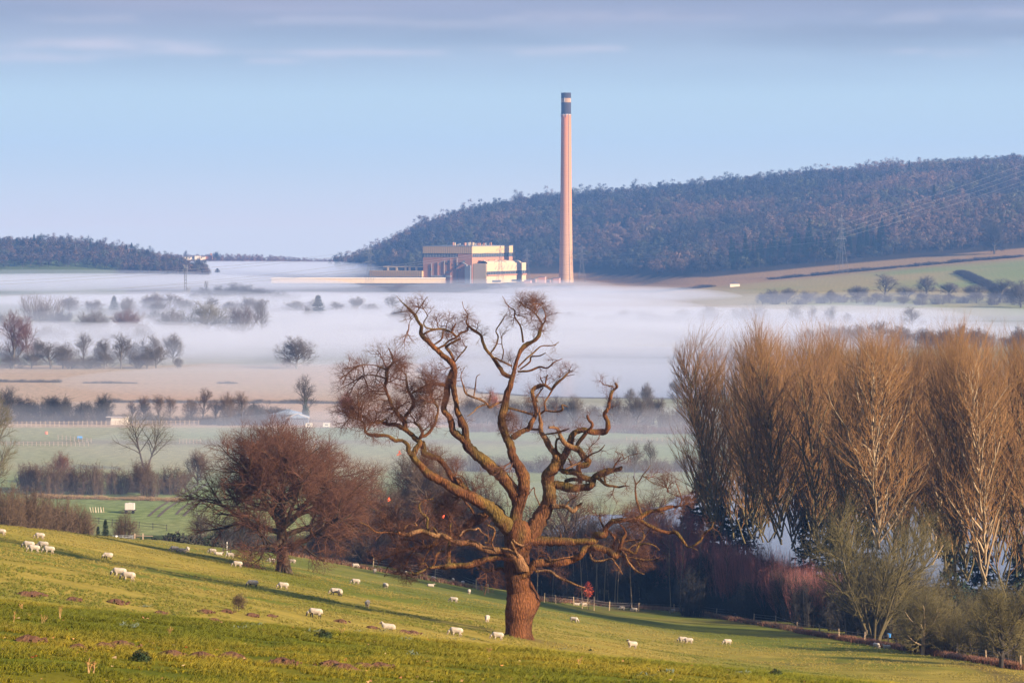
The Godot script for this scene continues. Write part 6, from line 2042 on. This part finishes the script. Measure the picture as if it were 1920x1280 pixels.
func sheep_bones(pose: String, head: Color, leg: Color) -> Array:
	var w := Color(0.36, 0.305, 0.245)
	var b := [
		[Vector3(-0.40, 0.66, 0.06), Vector3(0.34, 0.67, 0.06), 0.23, 0.22, w], [Vector3(-0.40, 0.66, -0.06), Vector3(0.34, 0.67, -0.06), 0.23, 0.22, w], [Vector3(-0.3, 0.55, 0), Vector3(0.28, 0.55, 0), 0.21, 0.21, w],
		[Vector3(-0.56, 0.70, 0), Vector3(-0.64, 0.50, 0), 0.09, 0.055, w],
	]
	var y := 0.0
	if pose == "lying":
		for q in b:
			q[0].y -= 0.34
			q[1].y -= 0.34
		y = -0.34
		for s in [-1.0, 1.0]:
			b.append([Vector3(0.35, 0.2, 0.13 * s), Vector3(0.62, 0.06, 0.13 * s), 0.09, 0.045, leg])
	else:
		for s in [-1.0, 1.0]:
			var st: float = 0.05 * s if pose != "head_up" else 0.0
			b.append([Vector3(0.32 + st, 0.48, 0.14 * s), Vector3(0.33 + st * 2.0, 0.26, 0.13 * s), 0.085, 0.045, leg if leg.r < 0.2 else w])
			b.append([Vector3(0.33 + st * 2.0, 0.26, 0.13 * s), Vector3(0.32 + st * 2.4, 0.02, 0.13 * s), 0.04, 0.035, leg])
			b.append([Vector3(-0.40 - st, 0.50, 0.14 * s), Vector3(-0.36 - st, 0.36, 0.13 * s), 0.12, 0.065, w])
			b.append([Vector3(-0.36 - st, 0.36, 0.13 * s), Vector3(-0.46 - st * 1.6, 0.24, 0.13 * s), 0.055, 0.04, leg])
			b.append([Vector3(-0.46 - st * 1.6, 0.24, 0.13 * s), Vector3(-0.43 - st * 1.8, 0.02, 0.13 * s), 0.038, 0.034, leg])
	var poll := Vector3(0.74, 0.44, 0)
	var nose := Vector3(0.84, 0.14, 0)
	if pose == "head_up":
		poll = Vector3(0.60, 1.02, 0)
		nose = Vector3(0.82, 0.92, 0.06)
	elif pose == "lying":
		poll = Vector3(0.60, 0.60, 0)
		nose = Vector3(0.82, 0.50, 0)
	b.append([Vector3(0.42, 0.72 + y, 0), poll, 0.17, 0.095, w])
	b.append([poll, nose, 0.088, 0.055, head])
	var sd := (nose - poll).normalized()
	for s in [-1.0, 1.0]:
		b.append([poll + Vector3(0, 0, 0.05 * s), poll - sd * 0.02 + Vector3(-0.02, 0.02, 0.19 * s), 0.035, 0.022, head])
	return b


func build_sheep() -> void:
	rng.seed = 909
	var fleece := plain("fleece", Color.WHITE, 1.0)
	fleece.vertex_color_use_as_albedo = true
	fleece.rim_enabled = true
	fleece.rim = 0.4
	var pale := Color(0.27, 0.21, 0.16)
	var black := Color(0.022, 0.020, 0.020)
	var lo := Vector3(-0.85, -0.04, -0.36)
	var hi := Vector3(1.0, 1.2, 0.36)
	var kinds := {
		"g": body_mesh(sheep_bones("graze", pale, pale), lo, hi, 0.034, 0.09), "b": body_mesh(sheep_bones("graze", black, black), lo, hi, 0.034, 0.09), "d": body_mesh(sheep_bones("graze", black, pale), lo, hi, 0.034, 0.09),
		"h": body_mesh(sheep_bones("head_up", black, pale), lo, hi, 0.034, 0.09), "l": body_mesh(sheep_bones("lying", pale, pale), lo, hi, 0.034, 0.09), "u": body_mesh(sheep_bones("head_up", pale, pale), lo, hi, 0.034, 0.09),
	}
	# column and row of the feet, heading in degrees (0 right, 90 away, 180 left, 270 towards us), kind, label
	var flock := [
		[0, 1004, 175, "g", "white sheep cut by the picture's left edge"], [73, 1011, 180, "g", "white sheep grazing alone above the cluster of four at the left"], [52, 1029, 178, "d", "dark-nosed sheep at the back left of the cluster of four"],
		[62, 1036, 190, "g", "white sheep in front on the left of the cluster of four"], [79, 1028, 195, "g", "partly hidden sheep at the back right of the cluster of four"], [90, 1038, 185, "g", "white sheep at the right end of the cluster of four"],
		[201, 1049, 215, "b", "black-faced sheep with black legs grazing alone at the left"], [222, 1082, 185, "d", "rear sheep of the grazing pair at the left"], [239, 1089, 175, "d", "front sheep of the grazing pair at the left"],
		[326, 1035, 180, "g", "left sheep of the trio by the far edge"], [341, 1038, 182, "g", "middle sheep of the trio by the far edge"], [351, 1035, 100, "g", "right sheep of the trio, seen from behind"],
		[397, 1038, 180, "g", "sheep left of the caged young tree"], [409, 1041, 10, "l", "sheep lying just left of the caged young tree"], [431, 1046, 190, "g", "sheep at the foot of the caged young tree's white tube"],
		[444, 1064, 182, "g", "white sheep grazing below the caged young tree"], [508, 1056, 180, "g", "sheep grazing left of the field oak's trunk"], [547, 1057, 170, "g", "sheep just right of the field oak's trunk"],
		[473, 1101, 190, "b", "black-legged sheep grazing below the field oak"], [530, 1105, 184, "g", "white sheep grazing straight below the field oak's trunk"], [666, 1065, 10, "g", "sheep walking right at the far edge, right of the field oak"],
		[702, 1075, 80, "g", "sheep seen from behind under the great oak's outermost left twigs"], [666, 1096, 182, "g", "white sheep grazing midway between the two oaks"], [722, 1103, 120, "g", "sheep seen from behind under the oak's hanging left twigs"],
		[628, 1116, 182, "g", "white sheep whose rear is hidden by a dark-legged one"], [637, 1118, 95, "b", "dark-legged sheep with its back to us, between the oaks"], [688, 1139, 88, "g", "sheep from behind with a long shadow, between the oaks"],
		[590, 1158, 182, "b", "nearest black-faced sheep standing on the rough grass crest"], [727, 1180, 180, "l", "sheep showing only its white back over the grass crest"], [754, 1079, 100, "g", "left one of two touching sheep near the far fence"], [760, 1079, 85, "g", "right one of two touching sheep near the far fence"],
		[812, 1088, 130, "g", "sheep above the lying one under the great oak's left boughs"], [807, 1100, 5, "l", "sheep lying under the great oak's left boughs"], [849, 1091, 95, "g", "sheep from behind near the fence, left of the great oak"], [867, 1097, 75, "g", "sheep from behind, closest to the great oak's trunk by the fence"],
		[879, 1114, 85, "g", "sheep from behind, upper left of the great oak's trunk"], [850, 1130, 170, "g", "sheep below the hanging twig left of the great oak"], [913, 1167, 265, "g", "plump sheep facing away close left of the great oak's trunk"],
		[854, 1193, 182, "g", "white sheep cut by the crest left of the great oak"], [932, 1200, 182, "g", "sheep partly hidden by the great oak's trunk foot"], [1076, 1167, 340, "g", "sheep nosing downhill right of the great oak"],
		[1081, 1135, 5, "l", "left one of two sheep lying behind the sapling guard"], [1095, 1135, 185, "l", "right one of two sheep lying behind the sapling guard"], [1166, 1144, 185, "g", "sheep walking along the far fence right of the sapling"],
		[1189, 1147, 175, "g", "small sheep grazing along the far fence right of the sapling"], [1262, 1149, 200, "g", "rightmost sheep by the far fence"], [1185, 1216, 205, "h", "black-faced sheep with its head up, looking at us"],
		[1280, 1205, 185, "d", "black-faced sheep behind a white one in the right pair"], [1291, 1207, 182, "g", "white sheep in front in the right pair"], [1364, 1209, 200, "g", "lone sheep between the right pair and the fence"],
		[1644, 1216, 300, "g", "left one of two sheep nose to nose at the right fence"], [1663, 1219, 178, "u", "right one of two sheep nose to nose at the right fence"],
	]
	for q in flock:
		var p := hit(q[0], q[1], 118.0)
		var o := part("sheep", kinds[q[3]], fleece, self)
		tag(o, q[4], "sheep", "sheep grazing on the slope")
		var up := (normal_at(p.x, -p.z) + Vector3.UP).normalized()
		var yaw := deg_to_rad(q[2])
		var fw := Vector3(cos(yaw), 0, -sin(yaw))
		fw = (fw - up * fw.dot(up)).normalized()
		var s := rng.randf_range(0.62, 0.69)
		o.transform = Transform3D(Basis(fw * s, up * s, fw.cross(up) * s), p - Vector3(0, 0.02, 0))


# ==================================================================== the rough grass in front
func grass_mat() -> StandardMaterial3D:
	var m := plain("grass_blades", Color.WHITE, 0.8)
	m.vertex_color_use_as_albedo = true
	m.backlight_enabled = true
	m.backlight = Color(0.35, 0.35, 0.35)
	return m


func grass_blade(n: int, h: float, h2: float, lean: float, sd: int) -> ArrayMesh:
	rng.seed = sd
	var tb := Tubes.new()
	for k in n:
		var a := rng.randf() * TAU
		var base := Vector3(rng.randfn(), 0, rng.randfn()) * h * 0.35
		var hh := rng.randf_range(h, h2)
		var tip := base + Vector3(cos(a) * lean, 1.0, sin(a) * lean) * hh
		var mid := base + Vector3(cos(a) * lean * 0.25, 0.6, sin(a) * lean * 0.25) * hh
		var w := Vector3(-sin(a), 0, cos(a)) * h * 0.07
		var t := rng.randf_range(0.75, 1.2)
		var col := Color(t, t, t)
		var nn := Vector3(cos(a) * 0.3, 0.9, sin(a) * 0.3).normalized()
		tb.tri(base - w, mid + w * 0.7, base + w, col, nn)
		tb.tri(base - w, mid - w * 0.7, mid + w * 0.7, col, nn)
		tb.tri(mid - w * 0.7, tip, mid + w * 0.7, col, nn)
	return tb.mesh()


func build_foreground() -> void:
	rng.seed = 1010
	# grass tufts: dense on the near hump, thinner tussocks on the slope behind
	var blades := [grass_blade(9, 0.05, 0.10, 0.7, 21), grass_blade(9, 0.06, 0.12, 0.9, 22), grass_blade(8, 0.04, 0.09, 0.6, 23)]
	rng.seed = 1011
	var spots := []
	var cols := PackedColorArray()
	for k in 130000:
		var d := 46.0 + 80.0 * pow(rng.randf(), 0.8)
		var x := rng.randf_range(-0.20, 0.20) * d
		var n := nz2.get_noise_2d(x * 1.3, d * 1.3)
		var n2 := nz.get_noise_2d(x * 3.0, d * 2.0)
		if n < -0.30 + rng.randf() * 0.2:
			continue
		var s := rng.randf_range(0.7, 1.3) * (1.0 + n * 0.7) * (0.8 + d * 0.004)
		spots.append(Transform3D(Basis(Vector3.UP, rng.randf() * TAU).scaled(Vector3(s * 1.2, s, s * 1.2)), Vector3(x, height(x, d) - 0.01, -d)))
		var c := Color(0.20, 0.20, 0.006).lerp(Color(0.43, 0.31, 0.022), clampf(0.18 + n2 * 1.1 + rng.randf_range(-0.15, 0.4), 0.0, 1.0))
		c = c.lerp(Color(0.05, 0.08, 0.006), clampf(-n * 1.6, 0.0, 0.8))
		cols.append(c)
	scatter("near_grass", "short rough green grass on the near hump", spots, cols, grass_mat(), blades)
	spots = []
	cols = PackedColorArray()
	for k in 110000:
		var d := 128.0 + 190.0 * pow(rng.randf(), 1.3)
		var x := rng.randf_range(-0.20, 0.20) * d
		if d > pasture_edge(x, d):
			continue
		var n := nz2.get_noise_2d(x * 0.6, d * 0.4)
		var n2 := nz.get_noise_2d(x * 1.6, d * 1.2)
		if n < -0.1 + rng.randf() * 0.25 - 0.2:
			continue
		var s := rng.randf_range(0.9, 1.7)
		spots.append(Transform3D(Basis(Vector3.UP, rng.randf() * TAU).scaled(Vector3(s * 1.6, s, s * 1.6)), Vector3(x, height(x, d) - 0.01, -d)))
		cols.append(Color(0.215, 0.225, 0.02).lerp(Color(0.50, 0.37, 0.075), clampf(0.5 + n2 * 1.4 + rng.randf_range(-0.2, 0.3), 0.0, 1.0)))
	scatter("pasture_grass", "paler tussocky grass over the sheep pasture", spots, cols, grass_mat(), blades)

	# molehills
	var earth := plain("mole_earth", lin(0.085, 0.042, 0.024), 1.0)
	var mole := []
	for v in 3:
		rng.seed = 60 + v
		var tb := Tubes.new()
		var ring := 14
		for r in 4:
			for j in ring:
				var a := TAU * j / ring
				var b := TAU * (j + 1) / ring
				var q := []
				for w in [[r, a], [r + 1, a], [r + 1, b], [r, b]]:
					var t: float = w[0] / 4.0
					var lump := 1.0 + 0.28 * sin(w[1] * 3.0 + v * 2.0) + 0.2 * cos(w[1] * 5.0 + t * 6.0)
					q.append(Vector3(cos(w[1]) * t * 0.30 * lump, 0.21 * (1.0 - t * t) * (0.8 + 0.3 * sin(w[1] * 4.0 + t * 9.0) * t) - 0.015, sin(w[1]) * t * 0.30 * lump))
				tb.tri(q[0], q[2], q[1], Color.WHITE)
				tb.tri(q[0], q[3], q[2], Color.WHITE)
		for k in 26:
			var a := rng.randf() * TAU
			var r := rng.randf() * 0.42
			tb.box(Vector3(cos(a) * r, 0.12 * maxf(0.0, 1.0 - r * 3.0) + 0.015, sin(a) * r), Vector3.ONE * rng.randf_range(0.03, 0.07), Color.WHITE, Basis.from_euler(Vector3(rng.randf() * 3, rng.randf() * 3, 0)))
		mole.append(tb.mesh())
	rng.seed = 1012
	var hills := [
		[44, 1117, 1.3, "long dark molehill at the left edge of the crest"], [62, 1116, 1.2, "dark molehill touching the long one at the left of the crest"], [80, 1117, 0.6, "small molehill third in the left crest row"], [135, 1126, 1.1, "flat molehill on the crest, left quarter"], [215, 1131, 1.3, "steep dark molehill on the crest left of the dry sapling"],
		[297, 1151, 1.0, "reddish molehill in the straw patch on the crest"], [342, 1160, 0.7, "low brown molehill below the straw patch"], [382, 1149, 1.1, "molehill just left of the dry sapling's shadow"], [423, 1148, 1.0, "molehill right below the dry sapling"], [398, 1166, 0.9, "molehill lower left of the dry sapling's molehill"], [470, 1155, 1.0, "molehill left of the nearest black-faced sheep"],
		[507, 1156, 0.8, "molehill in front of the nearest black-faced sheep"], [638, 1167, 1.1, "molehill on the crest right of the nearest black-faced sheep"], [695, 1178, 0.9, "faded molehill left of the half hidden sheep's back"], [756, 1186, 1.0, "left half of the dark double molehill on the crest"], [772, 1188, 1.1, "right half of the dark double molehill on the crest"],
		[50, 1203, 1.1, "dark molehill at the left edge midway down the rough grass"], [145, 1216, 0.8, "left one of three dark molehills in the lower left"], [192, 1214, 0.9, "middle one of three dark molehills in the lower left"], [224, 1213, 1.1, "right one of three dark molehills in the lower left"], [321, 1229, 0.9, "lone brown molehill in the lower left centre"],
		[375, 1233, 1.0, "left one of a brown molehill pair near the bottom"], [432, 1234, 1.1, "right one of a brown molehill pair near the bottom"], [527, 1245, 1.1, "molehill with a dark shadow near the bottom centre left"], [618, 1250, 1.1, "left end of the molehill chain near the bottom centre"], [640, 1256, 1.1, "lowest lump of the molehill chain near the bottom centre"], [676, 1252, 0.9, "middle lump of the molehill chain near the bottom centre"], [710, 1252, 1.0, "right end of the molehill chain near the bottom centre"],
	]
	for k in hills.size():
		var q: Array = hills[k]
		var p := hit(q[0], q[1])
		var o := part("molehill", mole[k % 3], earth, self)
		tag(o, q[3], "molehill", "molehills on the near hump")
		o.position = p
		o.rotation.y = rng.randf() * TAU
		var s: float = q[2] * (0.7 + p.length() * 0.003)
		o.scale = Vector3(s * 1.15, s, s * 1.15)

	# dock stems, grey rosettes, dry sapling, weeds, leaves
	for q in [[111, 1164, 0.95, "single tall dry stalk in the left rough grass"], [79, 1170, 0.75, "thin dry stalk left of the tall one"], [25, 1166, 0.6, "dry stalk at the left edge of the rough grass"], [40, 1144, 0.6, "small dry stalk in the straw near the left crest"], [316, 1192, 0.75, "pale dry stalk in the red-brown dead patch"],
		[916, 1226, 0.65, "dry stalk tuft below the great oak"], [641, 1190, 0.5, "short dry stalk right of the dark weed"], [165, 1262, 0.6, "slanting dry stalks near the bottom left"], [175, 1262, 0.55, "second slanting dry stalk near the bottom left"], [1086, 1246, 0.5, "dark dry stalk leaning right, below right of the oak"]]:
		var o := thing("dry_stalk", q[3], "dry plant", hit(q[0], q[1]), rng.randf() * TAU, "dry stalks in the rough grass")
		var tb := Tubes.new()
		for k in 3:
			var e := Vector3(rng.randfn() * 0.06, q[2] * 0.5 * rng.randf_range(0.5, 1.0), rng.randfn() * 0.04)
			tb.tube(PackedVector3Array([Vector3(rng.randfn() * 0.04, -0.05, 0), e * 0.5, e]), PackedFloat32Array([0.008, 0.007, 0.003]), 4, Color.WHITE, Color(0.8, 0.7, 0.6))
			for z in 7:
				var t := rng.randf_range(0.5, 1.0)
				tb.spike(e * t, e * t + Vector3(rng.randfn() * 0.05, 0.05, rng.randfn() * 0.05), 0.006, Color(0.8, 0.65, 0.5))
		part("stem", tb.mesh(), mats["dry_stem"], o)
	var ds := hit(447, 1146)
	plant("round", "dry_sapling", "little bare brown sapling on the crest of the rough grass", "sapling", "", ds, 1.05, 1.1, 0.5, "bark_brown", "twig_brown")
	var ros := plain("rosette_leaf", lin(0.17, 0.20, 0.12), 0.8)
	for q in [[270, 1139, "grey-green leaf rosette on the crest, left"], [228, 1176, "large grey-green thistle patch in the left rough grass"], [240, 1178, "right half of the thistle patch in the left rough grass"], [470, 1174, "grey-green rosette below the crest, centre left"], [455, 1180, "small rosette left of the grey-green one, centre left"],
		[585, 1186, "grey rosette left of the dark weed"], [665, 1185, "grey rosette right of the dark weed"], [718, 1184, "grey rosette under the half hidden sheep's back"], [760, 1202, "grey rosette under the double molehill"], [850, 1199, "rosette under the sheep cut by the crest"], [890, 1200, "dark rosette right of the sheep cut by the crest"],
		[770, 1228, "pale grey rosette in the middle of the rough grass"], [1055, 1218, "grey rosette below right of the oak's foot"], [1250, 1243, "grey rosette on the right crest"], [1210, 1268, "pale rosette low on the right"], [1395, 1264, "dark rosette near the right end of the crest"], [1250, 1262, "grey rosette under the right crest one"]]:
		var o := thing("leaf_rosette", q[2], "weed", hit(q[0], q[1]), rng.randf() * TAU, "grey rosettes in the rough grass")
		var tb := Tubes.new()
		for k in 26:
			var a := rng.randf() * TAU
			var r := rng.randf_range(0.10, 0.28)
			var c := Vector3(rng.randfn() * 0.2, 0.02, rng.randfn() * 0.12)
			var tip := c + Vector3(cos(a) * r, rng.randf_range(0.03, 0.14), sin(a) * r)
			var sd := Vector3(-sin(a), 0, cos(a)) * 0.022
			var t := rng.randf_range(0.7, 1.25)
			tb.tri(c, c.lerp(tip, 0.6) + sd, c.lerp(tip, 0.6) - sd + Vector3(0, 0.01, 0), Color(t, t, t), Vector3.UP)
			tb.tri(c.lerp(tip, 0.6) + sd, tip, c.lerp(tip, 0.6) - sd, Color(t, t, t), Vector3.UP)
		ros.vertex_color_use_as_albedo = true
		part("leaves", tb.mesh(), ros, o)
	for q in [[606, 1199, 0.62, "dark leafy weed clump under the nearest sheep"], [1455, 1268, 0.5, "dark low bush on the right end of the near crest"], [262, 1240, 0.5, "dark tussock in the bottom left grass"], [325, 1156, 0.3, "small dark weed tuft left of the dry sapling"], [1107, 1220, 0.3, "dark twiggy scrap on the crest right of the oak"]]:
		var o := plant("mound", "dark_weed", q[3], "weed", "", hit(q[0], q[1]), q[2] * 0.6, q[2] * 1.1, rng.randf() * TAU, "bark_dark", "ivy")
	# fallen leaves
	var lt := Tubes.new()
	lt.tri(Vector3(-0.06, 0.0, -0.04), Vector3(0.0, 0.045, 0.05), Vector3(0.07, 0.01, -0.03), Color.WHITE, Vector3(0, 1, 0.2).normalized())
	lt.tri(Vector3(-0.06, 0.0, -0.04), Vector3(-0.03, 0.05, 0.045), Vector3(0.0, 0.045, 0.05), Color.WHITE, Vector3(0, 1, 0.2).normalized())
	spots = []
	cols = PackedColorArray()
	for k in 520:
		var d := 48.0 + 75.0 * rng.randf()
		var x := rng.randf_range(-0.19, 0.19) * d
		var s := rng.randf_range(0.4, 0.95)
		spots.append(Transform3D(Basis.from_euler(Vector3(rng.randf_range(-0.3, 0.8), rng.randf() * TAU, 0)).scaled(Vector3.ONE * s), Vector3(x, height(x, d) + 0.05, -d)))
		cols.append(Color(0.45, 0.14, 0.04).lerp(Color(0.48, 0.33, 0.15), rng.randf()) if k % 9 else Color(0.5, 0.05, 0.02))
	var lm := plain("fallen_leaf", Color.WHITE, 0.7)
	lm.vertex_color_use_as_albedo = true
	scatter("fallen_leaves", "scattered orange and tan fallen leaves in the near grass", spots, cols, lm, [lt.mesh()])
